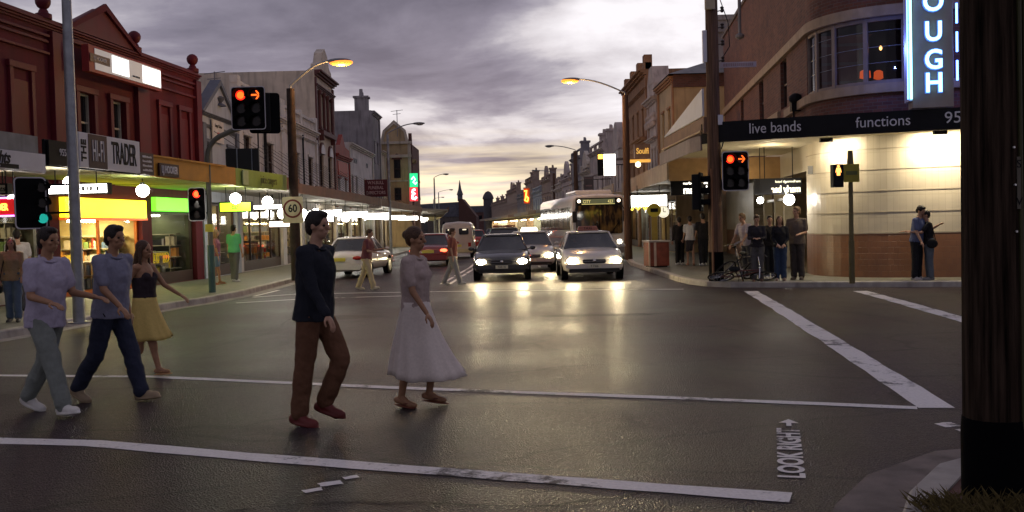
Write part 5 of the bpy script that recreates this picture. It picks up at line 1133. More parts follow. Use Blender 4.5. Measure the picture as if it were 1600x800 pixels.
MB().box(-.2,.05,-.24,-.14,6.9,7.6).build('cable_box', mat('cream box', (.42,.33,.22), .5), t, bevel=.01); MB().box(.08,.2,-.2,-.1,4.0,4.25).box(-.25,-.15,-.1,0,5.6,6.4).build('junction_box', SIGNW, t); o = MB()
for k in range(5): o.lathe([(.03,0),(.055,.04),(.03,.08),(.055,.12),(.02,.15)], (.27,0,5.6+k*.42), 8); o.cyl((.27,0,5.65+k*.42),(0,0,5.6+k*.42),.014)
o.build('insulator', mat('dark insulator', (.05,.035,.03), .3), t); o = MB(); o.tube([(.22,0,7.2),(.42,0,6.6),(.45,0,6.0),(.25,0,5.7)], .012, 5); o.build('loose_cable', BLACK, t); o = MB(); o.tube([(.2,-.05,4.2),(.3,-.05,3.8),(.18,-.05,3.4)], .02, 5); o.build('loose_cable', BLACK, t)
s = thing('street_name_sign', 'pale street name blade sticking out from the timber pole', 'sign', (5.4, 24.5, 5.55), rad(-2)); MB().box(0,.92,-.012,.012,0,.135).build('blade', mat('street sign face', (.40,.33,.35), .5), s); b = MB(); x = .08; random.seed(2)
while x < .82:
    w_ = random.uniform(.02,.045); b.box(x, x+w_, -.016, -.0125, .03, .105); x += w_+.014
b.build('lettering', mat('faded lettering'), s)
o = MB()
for z_, x_, e in ((7.6,.27,40),): 
    pts = []
    for k in range(13): q = k/12; pts.append((5.49+q*e*.55, 24.55+q*6, z_+.1+q*2.2-4*.9*q*(1-q)))
    o.tube(pts, .012, 4)
tag(o.build('overhead_wire', BLACK), 'thin overhead wire running from the timber pole over the pub', 'cable')
o = MB(); p = P(1156,50,34); o.lathe([(.06,9.5),(.06,p.z-.25),(.16,p.z-.19),(.16,p.z-.11),(.06,p.z-.05),(.05,p.z+.7)], (p.x,34,0), 10); tag(o.build('roof_mast', mat('grey mast', (.2,.19,.2), .5)), 'slim mast with a collar on the pub roof', 'mast')
# pedestrian signal
t = thing('pedestrian_signal', 'slim pole with red walking figure lamp and yellow plate by the pub wall', 'traffic light', (7.93, 22.4, .13))
MB().cyl((0,0,0),(0,0,2.95),.055,.05,12).cyl((0,0,0),(0,0,1.0),.066,.066,12).cyl((0,0,2.75),(0,0,3.1),.075,.06,10).build('pole', mat('green bronze pole', (.12,.10,.045), .5), t, smooth=True)
e = MB(); e.box(-.44,-.20,-.12,.1,2.25,2.78); hd = e.build('lamp_case', BLACK, t, bevel=.01); b = MB(); b.prism([(-.36,2.52),(-.28,2.52),(-.28,2.64),(-.26,2.58),(-.25,2.6),(-.275,2.70),(-.365,2.70),(-.39,2.6),(-.38,2.58),(-.36,2.64)], -.125, -.121, 'y'); b.cyl((-.32,-.121,2.735),(-.32,-.125,2.735),.032,n=10); b.build('standing_figure', lamp('orange figure', (1,.42,.10), 2.6), hd)
MB().box(-.18,.18,-.075,-.055,2.36,2.78).build('yellow_plate', mat('ochre yellow plate', (.30,.26,.03), .5), t); MB().box(-.13,.13,-.082,-.076,2.53,2.62).build('plate_lettering', mat('olive lettering'), t); MB().cyl((-.3,0,2.45),(0,0,2.45),.02).build('bracket', BLACK, t)
# 60 sign and timber lamp post on the left
def lamp_post(label, x, y, h, arm, rise, lit, r=.16, mt=WOODP, ph=None, group=None, mirror=1):
    t = thing('street_lamp', label, 'street lamp', (x, y, .1), 0, group); ph = ph or h-1.0
    o = MB(); o.lathe([(r,0),(r*.9,ph*.5),(r*.75,ph)], n=14); o.build('pole', mt, t, smooth=True)
    o = MB(); pts = [(0,0,ph-.3)]+[(arm*k/8*mirror, 0, ph+.1+rise*math.sin(k/8*PI/2)) for k in range(9)]; o.tube(pts, .035, 8); o.build('arm', GALV, t, smooth=True)
    e = MB(); ex, ez = arm*mirror, ph+.1+rise; e.ell((ex+.25*mirror,0,ez),.40,.13,.085,14,8); e.build('lamp_head', mat('lamp head grey', (.2,.2,.21), .5), t, smooth='all')
    b = MB(); b.ell((ex+.32*mirror,0,ez-.06),.38 if lit else .22,.15 if lit else .10,.11 if lit else .07,12,8); b.build('bulb', L_SOD if lit else mat('unlit lens', (.35,.34,.32), .2), t, smooth='all')
    if lit: light('street_lamp_light', 'POINT', (x+ex+.32*mirror, y-.02, .1+ez-.32), lit, (1,.55,.20), .12)
    return t
p = P(533,95,31); lamp_post('lit sodium street lamp on a dark timber pole carrying the speed sign', -6.98, 31, p.z-.1, p.x+6.98-.32, .75, 330, .17, mat('dark timber pole', (.04,.026,.022), .85, var=.4, scale=6, bump=.5), p.z-.95)
s = thing('speed_sign', 'round 60 speed limit sign on the left lamp post', 'sign', (-6.98, 30.78, 0), 0); p = P(457,328,30.78)
MB().prism(rrect(-.33,.33,p.z-.42,p.z+.42,.05), -.012, .012, 'y').build('plate', mat('speed sign plate', (.62,.55,.36), .5), s); b = MB(); A1 = ringpts((0,-.016,p.z+.04),.30,28); A2 = ringpts((0,-.016,p.z+.04),.24,28); b.add(A1+A2, [(i,(i+1)%28,(i+1)%28+28,i+28) for i in range(28)]); b.build('ring', mat('dark red ring', (.16,.02,.015), .5), s); text('60', .34, BLACK, s, (0,-.016,p.z+.04), sx=.85, bold=.008)
p = P(893,134,40); lamp_post('brightly lit sodium street lamp on the right behind the bus', 4.98, 41, p.z-.1, 4.98-p.x-.32, .62, 420, .17, WOODP, P(973,158,41).z-.1+.25, mirror=-1)
p = P(655,184,60); lamp_post('unlit grey street lamp in front of the tan gabled corner', -7.55, 60, p.z-.1, p.x+7.55-.3, .55, 0, .10, GALV, p.z-1.1)
for u,v,Y,du,lab in ((697,270,112,-19,'unlit street lamp standing against the pale sky'),(705,295,160,-20,'second unlit lamp farther along against the pale sky'),(692,307,200,-15,'smallest unlit lamp above the church roof')):
    p = P(u,v,Y); q = P(u+du,v,Y); lamp_post(lab, q.x, Y, p.z-.1, p.x-q.x-.3, .35, 0, .10, GALV, p.z-.7)
p = P(858,233,76); q = P(899,250,76); lamp_post('unlit street lamp over the shops behind the bus', q.x, 76, p.z-.1, q.x-p.x-.3, .35, 0, .2, WOODP, P(899,238,76).z, mirror=-1)
p = P(835,267,118); q = P(866,290,118); lamp_post('small unlit lamp above the stone shops on the right', q.x, 118, p.z-.1, q.x-p.x-.3, .3, 0, .2, WOODP, P(866,272,118).z, mirror=-1)
# big dark pole in front
t = thing('timber_pole', 'huge dark timber pole with black tarred base at the right edge', 'pole', (2.655, 5.3, .08))
random.seed(21); o = MB(); pts_ = []; nn = 40
for j in range(25):
    z_ = j*.28; 
    for i in range(nn):
        a = 2*PI*i/nn; r_ = .158*(1-.006*j)+.006*mnoise.noise(Vector((math.cos(a)*5, math.sin(a)*5, z_*.25)))+.004*math.sin(i*2.6+1.3*math.sin(i))
        pts_.append((r_*math.cos(a), r_*math.sin(a), z_))
o.add(pts_, [(j*nn+i, j*nn+(i+1) % nn, (j+1)*nn+(i+1) % nn, (j+1)*nn+i) for j in range(24) for i in range(nn)]); o.build('pole', WOODB, t, smooth='all')
o = MB(); o.lathe([(.172,-.1),(.172,.40),(.166,.47)], n=32); o.build('tarred_base', CHAR, t, smooth=True); o = MB(); o.cyl((.09,-.136,.15),(.085,-.130,5),.012,n=6); o.cyl((.145,-.085,.05),(.14,-.08,6),.02,n=8); o.build('cable_cover', mat('mossy steel strip', (.05,.05,.02), .6), t)
o = MB(); o.box(.062,.082,-.148,-.140,1.62,1.90); pl = o.build('number_plate', mat('dull tag', (.10,.09,.07), .5), t); text('S', .06, BLACK, pl, (.072,-.15,1.86), extr=.001); text('V', .06, BLACK, pl, (.072,-.15,1.66), extr=.001)
o = MB(); [o.cyl((x,-.15,z_),(x,-.165,z_),.006,n=8) for x, z_ in ((.04,1.95),(.045,1.75),(.05,1.5),(.06,2.75))]; o.build('nail', mat('bright nail', (.6,.6,.6), .3, metal=.8), t)
# television antennas
for u,v,Y,lab in ((620,172,80,'thin roof antenna beside the tan pediment'),(335,112,46,'bent roof antenna over the blue grey gable')):
    p = P(u,v,Y); o = MB(); o.cyl((p.x,Y,p.z-2.2),(p.x,Y,p.z),.03); o.cyl((p.x-.5,Y,p.z-.1),(p.x+.5,Y,p.z),.02); o.cyl((p.x-.35,Y,p.z-.35),(p.x+.3,Y,p.z-.3),.02); tag(o.build('roof_antenna', mat('grey mast')), lab, 'antenna')
# ================================================================== vehicles (local x forward)
CARGLASS = mat('car glass', (.03,.032,.036), .06, var=.05, spec=.8)
TYRE = mat('tyre rubber', (.012,.012,.012), .85); RIM = mat('alloy rim', (.35,.35,.36), .3, metal=.8)
PLATE = mat('number plate pale', (.55,.54,.45), .4); CHROME = mat('chrome', (.6,.6,.6), .12, metal=1, var=.02)
DLENS = mat('unlit red lens', (.30,.02,.015), .2); TRIMB = mat('black plastic trim', (.02,.02,.022), .6)
def loft(mb, rings, cap=True):
    n = len(rings[0]); k = len(mb.v); vs = [p for r in rings for p in r]; fs = []
    for j in range(len(rings)-1):
        for i in range(n): fs.append((j*n+i, j*n+(i+1) % n, (j+1)*n+(i+1) % n, (j+1)*n+i))
    if cap: fs += [tuple(range(n-1, -1, -1)), tuple(range((len(rings)-1)*n, len(rings)*n))]
    mb.add(vs, fs)
def paintm(name, col, rough=.22): return mat(name, col, rough, var=.05, coat=.6, spec=.5, metal=.0)
def car(name, label, cat, loc, heading, col, L=4.7, Wd=1.80, H=1.44, hood=1.25, trunk=1.0, head=True, tail=True, taxi=None, plate='', shape='sedan', grille=True, beams=0, platem=None, wagon=False, rack=None, group=None):
    t = thing(name, label, cat, loc, heading, group); w = Wd/2; body = paintm('paint '+str(col), col)
    zb, belt = .24, H*.64; hf = .70; xf, xr = L/2, -L/2
    xa, xd = xf-hood, xr+(trunk if not wagon else .25)          # windscreen foot and rear glass foot
    def ztop(x):
        if x > xa: k = (x-xa)/(xf-xa); return belt-.0-(belt-hf)*(.30*k+.70*k*k)
        if x < xd: k = (xd-x)/(xd-xr) if xd > xr else 0; return belt+.03-.10*k*k
        return belt+.01
    def half(x):
        k = max(0, (abs(x)-L*.33)/(L*.17)); return w*(1-.13*min(1, k)**2.2)
    rings = []
    for x in [xf, xf-.04, xf-.14, xf-.35, xf-.7, xa+.15, xa, .5, 0, -.6, xd, xd-.2 if not wagon else xd-.03, xr+.5 if not wagon else xr+.18, xr+.16, xr+.04, xr]:
        h_ = half(x); z1 = ztop(x); e = min(1, (min(xf-x, x-xr))/.16); e = .80+.20*math.sqrt(max(0, e)); zl = zb+(.16 if e < .85 else (.06 if e < .97 else 0)); z1 = z1-(.10*(1-e)/.2)
        q = [(0,zl),(h_*.80*e,zl),(h_*.95*e,zl+.07),(h_*e,.48),(h_*.995*e,.60),(h_*.965*e,z1-.09),(h_*.90*e,z1-.025),(h_*.70*e,z1),(0,z1+.025)]
        rings.append([(x, -y, z) for y, z in q]+[(x, y, z) for y, z in q[-2:0:-1]])
    b = MB(); loft(b, rings); bo = b.build('body', body, t, smooth=True, angle=50)
    # greenhouse
    rf, rr_ = xa-.62, (xd+.55 if not wagon else xd+.22); gr = []
    for z, k in ((belt-.02,0),(belt+.02,.03),(H-.13,.82),(H-.05,.95)):
        x0, x1 = xa+(rf-xa)*k, xd+(rr_-xd)*k; hw = w*.90+(w*.66-w*.90)*k; c = .10
        gr.append([(x0,-hw+c*1.6,z),(x0-c,-hw,z),((x0+x1)/2,-hw-.015,z),(x1+c,-hw,z),(x1,-hw+c*1.6,z),(x1,hw-c*1.6,z),(x1+c,hw,z),((x0+x1)/2,hw+.015,z),(x0-c,hw,z),(x0,hw-c*1.6,z)])
    b = MB(); loft(b, gr); b.build('window_glass', CARGLASS, t, smooth=True, angle=25)
    top = gr[-1]; b = MB(); up = [(x*1.0, y, H-.06) for x, y, z in top]; mid = [(x-(.05 if x > 0 else -.05), y*.93, H-.015) for x, y, z in top]; inn = [(x*.8, y*.6, H) for x, y, z in top]
    cx = sum(p[0] for p in top)/len(top); up = [(cx+(x-cx)*1.05, y*1.03, z) for x, y, z in up]; mid = [(cx+(x-cx)*.96, y*.95, H-.012) for x, y, z in top]; inn = [(cx+(x-cx)*.6, y*.6, H+.01) for x, y, z in top]
    loft(b, [up, mid, inn]); b.build('roof', body, t, smooth='all')
    bt, tp = gr[0], gr[-1]
    for i in (1, 8, 3, 6):
        b = MB(); b.tube([Vector(bt[i])+Vector((0,0,-.01)), (Vector(bt[i])+Vector(tp[i]))/2, Vector(tp[i])], .035, 6); b.build('pillar', body, t, smooth='all')
    for sy in (-1, 1): b = MB(); b.tube([(.0,sy*(w*.905),belt),(-.08,sy*(w*.675),H-.05)], .032, 6); b.build('pillar', body, t, smooth='all')
    for sx, sy in ((1,1),(1,-1),(-1,1),(-1,-1)):
        x = sx*(L*.285)+(.06 if sx > 0 else -.02); r = .315; wt = MB(); wt.cyl((x,sy*(w-.20),r),(x,sy*(w-.012),r),r,n=20); wt.cyl((x,sy*(w-.02),r),(x,sy*(w+.002),r),r-.03,r-.06,20)
        wh = wt.build('tyre', TYRE, t, smooth=True); rm = MB(); rm.cyl((x,sy*(w-.03),r),(x,sy*(w+.006),r),.20,n=14); rm.build('rim', RIM, wh)
        a = MB(); a.cyl((x,sy*(w-.05),r+.02),(x,sy*(w*.995+.001),r+.02),r+.055,n=22); a.build('wheel_arch', MATTE, t)
    f = MB(); 
    if grille: f.prism(rrect(-.36,.36,.55,.66,.04), 0, .03, 'y')
    gx = xf+.002
    def front(mb0, m, nm, x=gx):
        o = mb0.build(nm, m, t, loc=(x,0,0), rotz=PI/2); return o
    if grille:
        f = MB(); f.prism(rrect(-.34,.34,.52,.635,.04), -.035, .05, 'y'); front(f, TRIMB, 'grille'); f = MB(); f.box(-.34,.34,-.042,-.036,.575,.588); f.ell((0,-.045,.60),.05,.01,.04,10,6); front(f, CHROME, 'grille_bar')
    f = MB(); f.prism(rrect(-w*.80,w*.80,.25,.36,.04), -.02, .05, 'y'); front(f, TRIMB, 'lower_intake')
    f = MB(); f.prism(rrect(-w*.90,w*.90,.37,.50,.05), -.03, .10, 'y'); front(f, body, 'bumper')
    f = MB(); f.box(-.19,.19,-.055,-.045,.385,.485); o = front(f, platem or PLATE, 'number_plate')
    if plate: text(plate, .09, BLACK, o, (0,-.057,.435), extr=.001, sx=.9)
    for sy in (-1, 1):
        h_ = MB(); h_.ell((xf-.10, sy*(w*.70), .60), .13, .20, .085, 14, 8); hl = h_.build('headlight', mat('lamp housing', (.45,.45,.47), .12, spec=.8), t, smooth='all')
        g_ = MB(); g_.ell((xf-.0, sy*(w*.70), .60), .04, .145, .080, 12, 8); g_.build('headlight_lens', L_HEAD if head == True else (head or DARKG), hl, smooth='all')
        h_ = MB(); h_.ell((xr+.10, sy*(w*.70), .70), .12, .20, .085, 14, 8); tl = h_.build('tail_light', L_TAIL if tail == True else DLENS, t, smooth='all')
        m_ = MB(); m_.ell((xa-.32, sy*(w+.09), belt+.06), .06, .10, .065, 10, 6); m_.cyl((xa-.32,sy*(w*.9),belt+.03),(xa-.32,sy*(w+.05),belt+.05),.02); m_.build('mirror', body, t, smooth='all')
        d_ = MB(); d_.box(-.42,-.30,sy*w-.012,sy*w+.012,belt-.16,belt-.13); d_.box(.55,.67,sy*w-.012,sy*w+.012,belt-.16,belt-.13); d_.build('door_handle', CHROME, t)
        if beams: light('headlamp_beam', 'SPOT', (xf+.06, sy*w*.70, .60), beams, (1,.88,.60), .06, t, (rad(90-4.5), 0, rad(-90)), rad(75), .9)
    f = MB(); f.box(-.26,.26,-.03,.05,.56,.68); o = f.build('number_plate', mat('yellow number plate', (.62,.55,.10), .4) if shape == 'rear' else PLATE, t, loc=(xr-.005,0,.04), rotz=-PI/2)
    f = MB(); f.prism(rrect(-w*.92,w*.92,.30,.50,.06), -.03, .10, 'y'); f.build('rear_bumper', body, t, loc=(xr,0,0), rotz=-PI/2)
    if taxi:
        f = MB(); f.prism([(-.34,0),(.34,0),(.28,.14),(-.28,.14)], -.09, .09, 'y'); sg = f.build('taxi_sign', taxi, t, loc=(rf-.35,0,H+.012), rotz=PI/2, bevel=.02); text('TAXI', .12, BLACK, sg, (0,-.095,.07), extr=.001)
    if rack: MB().box(rr_+.1, rf-.1, -w*.6, w*.6, H+.02, H+.10).build('roof_rack', rack, t, bevel=.02)
    return t
HD = -PI/2
car('taxi', 'white taxi with lit headlights waiting in the kerb lane ahead of the bus', 'car', (2.42, 28.3+2.4, 0), HD, (.55,.52,.50), L=4.85, Wd=1.87, H=1.46, taxi=mat('dim taxi sign', (.30,.12,.10), .4), plate='T 7206', beams=45)
car('dark_sedan', 'dark grey sedan with lit headlights beside the double centre line', 'car', (-.32, 29.3+2.3, 0), HD, (.035,.035,.036), L=4.6, Wd=1.80, H=1.42, plate='YAK 45', beams=45)
car('taxi', 'silver taxi with glowing roof sign half hidden behind the dark sedan', 'car', (.68, 34.5+2.4, 0), HD, (.42,.42,.42), L=4.85, Wd=1.87, H=1.46, taxi=lamp('taxi sign lit', (1,.88,.62), 4.5), beams=30)
car('wagon', 'grey wagon with a dark red roof load behind the silver taxi', 'car', (-.35, 47, 0), HD, (.20,.20,.21), L=4.7, Wd=1.8, H=1.62, wagon=True, rack=mat('dark red load', (.16,.03,.025), .6))
car('white_sedan', 'white sedan with yellow plate parked at the left kerb facing away', 'car', (-5.72, 33.2+2.3, 0), rad(82), (.62,.60,.58), L=4.45, Wd=1.74, H=1.42, trunk=1.05, head=False, tail=False, shape='rear', grille=False)
car('red_sedan', 'dark red sedan with glowing tail lights driving away', 'car', (-3.55, 41.5+2.3, 0), rad(88), (.20,.03,.025), L=4.6, H=1.42, head=False, shape='rear', grille=False)
car('red_hatch', 'small bright red hatchback with tail lights far along the street', 'car', (-2.75, 72, 0), rad(92), (.42,.03,.02), L=4.2, H=1.45, head=False, wagon=True, grille=False)
car('distant_car', 'blue grey car in the far oncoming queue', 'car', (-1.05, 78, 0), HD, (.15,.2,.3), L=4.6, H=1.42, head=lamp('distant headlight', (1,.92,.75), 40))
car('distant_car', 'dark car with white headlights farthest down the street', 'car', (-2.0, 104, 0), rad(-86), (.05,.05,.05), L=4.6, H=1.42, head=lamp('distant headlight', (1,.92,.75), 40))
car('distant_car', 'far dark car with tail lights beyond the cream van', 'car', (-4.9, 96, 0), rad(94), (.08,.03,.03), L=4.6, H=1.42, head=False, grille=False)
# cream van seen from behind
def van(loc, heading):
    t = thing('van', 'pale cream van with two rear windows driving away', 'van', loc, heading); B = paintm('van cream', (.52,.44,.38), .3); w, L = .86, 4.4; rings = []
    for x, e, ht in ((L/2,.82,1.0),(L/2-.1,.92,1.15),(L/2-.45,.97,1.35),(L/2-.95,1,1.90),(.3,1,1.97),(-L/2+.25,1,1.96),(-L/2+.05,.97,1.90),(-L/2,.92,1.82)):
        h_ = w*e; q = [(0,.26),(h_*.9,.26),(h_,.45),(h_,1.0),(h_*.97,ht*.74 if ht > 1.4 else ht-.15),(h_*.90,ht-.12),(h_*.72,ht-.02),(0,ht+.03)]; rings.append([(x,-y,z) for y,z in q]+[(x,y,z) for y,z in q[-2:0:-1]])
    b = MB(); loft(b, rings); b.build('body', B, t, smooth=True, angle=45)
    b = MB(); b.prism(rrect(-.62,-.10,1.28,1.62,.06), -.02,.05,'y'); b.prism(rrect(.10,.62,1.28,1.62,.06), -.02,.05,'y'); b.build('rear_window', DARKG, t, loc=(-L/2-.002,0,0), rotz=-PI/2)
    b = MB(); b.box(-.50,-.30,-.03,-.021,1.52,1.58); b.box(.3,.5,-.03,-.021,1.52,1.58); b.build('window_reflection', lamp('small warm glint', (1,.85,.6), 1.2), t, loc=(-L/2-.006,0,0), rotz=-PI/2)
    b = MB(); b.prism(rrect(-.84,.84,.32,.50,.05), -.08,.06,'y'); b.build('rear_bumper', mat('bumper cream', (.58,.50,.30), .35), t, loc=(-L/2,0,0), rotz=-PI/2)
    b = MB(); b.box(-.22,.22,-.03,.02,.62,.74); b.build('number_plate', mat('yellow number plate', (.62,.55,.10), .4), t, loc=(-L/2,0,0), rotz=-PI/2)
    for sy in (-1,1):
        b = MB(); b.box(-L/2-.03,-L/2+.05,sy*.66-.08,sy*.66+.08,.62,.84); b.build('tail_light', L_AMB if sy > 0 else DLENS, t, bevel=.01)
        for x in (-1.35,1.35): b = MB(); b.cyl((x,sy*.66,.31),(x,sy*.87,.31),.31,n=18); b.build('tyre', TYRE, t, smooth=True)
        b = MB(); b.prism([(-1.9,1.2),(.9,1.2),(.7,1.65),(-1.8,1.65)], sy*.862-.004, sy*.862+.004, 'y'); b.build('side_window', DARKG, t)
van((-2.95, 52.2+2.2, 0), rad(90))
# bus
def bus(loc, heading):
    t = thing('bus', 'white city bus with dark windscreen and lit destination box', 'bus', loc, heading); B = paintm('bus white', (.60,.58,.58), .3); w, L, Ht = 1.24, 11.8, 3.02
    prof = [(-w*.96,.34),(w*.96,.34),(w,.45),(w,2.55),(w*.97,2.82),(w*.86,2.97),(0,Ht),(-w*.86,2.97),(-w*.97,2.82),(-w,2.55),(-w,.45)]
    rings = [[(x, y*e, .34+(z-.34)*e2) for y, z in prof] for x, e, e2 in ((L/2,.955,.965),(L/2-.05,.975,.985),(L/2-.18,1,1),(0,1,1),(-L/2+.1,1,1),(-L/2,.97,.98))]
    b = MB(); loft(b, rings); b.build('body', B, t, smooth=True, angle=40)
    FX = L/2+.003
    def fr(b, m, nm, dx=0, par=None): return b.build(nm, m, par or t, loc=(FX+dx,0,0), rotz=PI/2)
    def mg():
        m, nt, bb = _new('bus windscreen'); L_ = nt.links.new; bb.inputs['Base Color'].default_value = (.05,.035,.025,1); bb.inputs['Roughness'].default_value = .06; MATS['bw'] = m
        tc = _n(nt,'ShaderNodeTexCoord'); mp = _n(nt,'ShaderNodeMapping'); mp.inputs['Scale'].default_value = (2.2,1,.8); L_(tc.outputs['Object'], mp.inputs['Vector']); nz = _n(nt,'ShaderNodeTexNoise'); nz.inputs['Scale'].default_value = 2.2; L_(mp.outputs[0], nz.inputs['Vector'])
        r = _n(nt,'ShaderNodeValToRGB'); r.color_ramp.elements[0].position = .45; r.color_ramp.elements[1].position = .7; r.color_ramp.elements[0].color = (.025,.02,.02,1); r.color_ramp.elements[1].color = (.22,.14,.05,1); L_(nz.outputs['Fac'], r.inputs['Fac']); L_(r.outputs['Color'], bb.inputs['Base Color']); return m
    b = MB(); b.prism(rrect(-1.06,1.06,1.22,2.84,.10), -.012, .06, 'y'); fr(b, mg(), 'windscreen'); b = MB(); b.box(-.02,.02,-.02,-.013,1.18,2.45); fr(b, MATTE, 'screen_divider'); b = MB(); b.prism(rrect(-1.05,1.05,2.50,2.83,.08), -.018, .0, 'y'); dh = fr(b, BLACK, 'header_panel')
    b = MB(); b.box(-.78,.72,-.026,-.019,2.545,2.79); ds = b.build('destination_box', mat('destination panel', (.10,.11,.07), .4, emit=.12, ecol=(.55,.6,.3)), dh); text('CITY', .20, lamp('destination dots', (.85,.75,.28), .75), ds, (-.72,-.03,2.67), align='LEFT', sx=.8); text('423', .20, lamp('destination dots'), ds, (.40,-.03,2.67), align='LEFT', sx=.8)
    b = MB(); b.box(-.78,.72,-.03,-.027,2.55,2.57); b.build('lit_strip', lamp('destination dots'), ds)
    for sx in (-.90,.90):
        b = MB(); b.ell((sx,-.03,2.70),.075,.03,.075,12,8); fr(b, lamp('bus marker lit', (1,.78,.55), 5), 'marker_lamp')
        b = MB(); b.prism(rrect(sx-.2,sx+.2,.72,.98,.06), -.02,.05,'y'); hl = fr(b, mat('lamp housing'), 'headlight'); b = MB(); b.ell((sx,-.03,.86),.10,.03,.09,12,8); b.build('headlight_lens', lamp('bus headlight', (1,.88,.65), 22), hl)
        b = MB(); b.box(sx*1.27-.09,sx*1.27+.09,-.30,-.16,1.75,2.25); b.cyl((sx*1.1,-.05,2.6),(sx*1.27,-.22,2.2),.02); fr(b, TRIMB, 'mirror')
    b = MB(); b.prism(rrect(-1.2,1.2,.36,.62,.06), -.06,.06,'y'); fr(b, mat('bus bumper', (.20,.20,.21), .5), 'bumper'); b = MB(); b.box(-.25,.25,-.07,-.061,.42,.54); fr(b, PLATE, 'number_plate'); b = MB(); b.box(-.6,.6,-.02,-.013,.98,1.1); fr(b, mat('bus stripe', (.15,.2,.4), .4), 'front_strip')
    b = MB(); b.tube([(-.5,-.02,1.2),(-.1,-.03,1.75)], .014, 5); b.tube([(.5,-.02,1.2),(.9,-.03,1.75)], .014, 5); fr(b, MATTE, 'wiper')
    for sy in (-1,1):
        b = MB(); b.box(-L/2+.4,L/2-.5,sy*w-.006,sy*w+.006,1.42,2.46); b.build('side_window', mat('bus side glass', (.14,.135,.11), .07, spec=.8), t); b = MB(); [MB().box(-L/2+1.6+k*1.5,-L/2+1.68+k*1.5,sy*(w+.004)-.006,sy*(w+.004)+.006,1.42,2.46).build('window_post', TRIMB, t) for k in range(7)]
        b = MB(); b.box(-L/2+.2,L/2-.25,sy*w-.004,sy*w+.004,1.02,1.14); b.build('side_stripe', mat('bus red stripe', (.40,.08,.06), .4), t)
        for x in (-3.0,3.3): b = MB(); b.cyl((x,sy*.9,.48),(x,sy*1.25,.48),.48,n=22); wh = b.build('tyre', TYRE, t, smooth=True); b = MB(); b.cyl((x,sy*1.2,.48),(x,sy*1.256,.48),.26,n=16); b.build('rim', RIM, wh)
    b = MB(); b.box(1.5,4.6,-.85,.85,2.98,3.24); b.build('roof_unit', B, t, bevel=.08)
    b = MB(); b.ell((L/2-.02,.0,1.55),.01,.01,.01); 
    return t
bus((3.42, 48.9, 0), rad(-84.9))
# heap of bicycles at the pub corner
def bicycle(label, loc, rz, tilt, col):
    t = thing('bicycle', label, 'bicycle', loc, rz); t.rotation_euler = (tilt, 0, rz); F = mat('bike '+str(col), col, .4)
    for x in (-.52,.52):
        b = MB(); b.tube(ringpts((x,0,.33),.32,24,'y'), .018, 6, True); wh = b.build('wheel', TYRE, t, smooth='all'); b = MB(); b.tube(ringpts((x,0,.33),.29,24,'y'), .010, 5, True); [b.cyl((x,0,.33),(x+.29*math.cos(a*PI/6),0,.33+.29*math.sin(a*PI/6)),.003,n=4) for a in range(12)]; b.build('rim', CHROME, wh)
    b = MB()
    for p, q in (((-.52,0,.33),(-.08,0,.30)),((-.08,0,.30),(-.22,0,.80)),((-.52,0,.33),(-.2,0,.76)),((-.2,0,.76),(.36,0,.80)),((-.08,0,.30),(.38,0,.72)),((.36,0,.90),(.40,0,.66)),((.40,0,.66),(.52,0,.33))): b.cyl(p, q, .017, n=8)
    b.build('frame', F, t, smooth=True); b = MB(); b.tube([(.34,-.28,.98),(.36,-.12,.97),(.37,0,.95),(.36,.12,.97),(.34,.28,.98)], .014, 6); b.cyl((.37,0,.95),(.36,0,.88),.015); b.build('handlebar', CHROME, t)
    b = MB(); b.ell((-.24,0,.90),.13,.07,.03); b.cyl((-.22,0,.8),(-.235,0,.89),.014); b.build('saddle', BLACK, t, smooth=True); b = MB(); b.cyl((-.08,.02,.30),(-.08,.03,.30),.09,n=16); b.cyl((-.08,-.1,.2),(-.08,.1,.4),.012); b.build('crank', CHROME, t)
bicycle('bicycle leaning in the heap nearest the timber pole', (5.70, 24.75, .13), rad(35), rad(38), (.06,.05,.05))
bicycle('pale framed bicycle leaning behind the standing people', (5.95, 24.65, .13), rad(75), rad(-14), (.32,.28,.24))
bicycle('dark bicycle lying lowest in the heap at the kerb', (5.80, 24.35, .14), rad(-8), rad(68), (.10,.03,.03))
# ================================================================== people (local x forward, y left)
SKIN = mat('skin', (.42,.24,.16), .5, var=.12, scale=20); SKIN2 = mat('tanned skin', (.34,.18,.10), .5, var=.12, scale=20)
HAIRD = mat('dark hair', (.018,.012,.010), .5, var=.4, scale=60, bump=.5, bscale=80); HAIRB = mat('brown hair', (.07,.035,.018), .5, var=.4, scale=60, bump=.5, bscale=80); HAIRF = mat('fair hair', (.20,.12,.06), .5, var=.3, scale=60, bump=.5, bscale=80)
EYE = mat('eye', (.02,.012,.01), .15)
FOLD = bpy.data.textures.new('fold', 'CLOUDS'); FOLD.noise_scale = .11; FOLD.noise_depth = 2
def cloth(name, col, rough=.85, var=.18): return mat('cloth '+name, col, rough, var=.07, scale=40, bump=.35, bscale=11)
def grow(mb, name, m, parent, vox, fold=0.0, it=5):
    o = mb.build(name, m, parent)
    r = o.modifiers.new('remesh', 'REMESH'); r.mode = 'VOXEL'; r.voxel_size = vox; r.use_smooth_shade = True
    s = o.modifiers.new('smooth', 'SMOOTH'); s.iterations = it; s.factor = .5
    if fold:
        d = o.modifiers.new('folds', 'DISPLACE'); d.texture = FOLD; d.strength = fold; d.mid_level = .5; d.texture_coords = 'LOCAL'
    return o
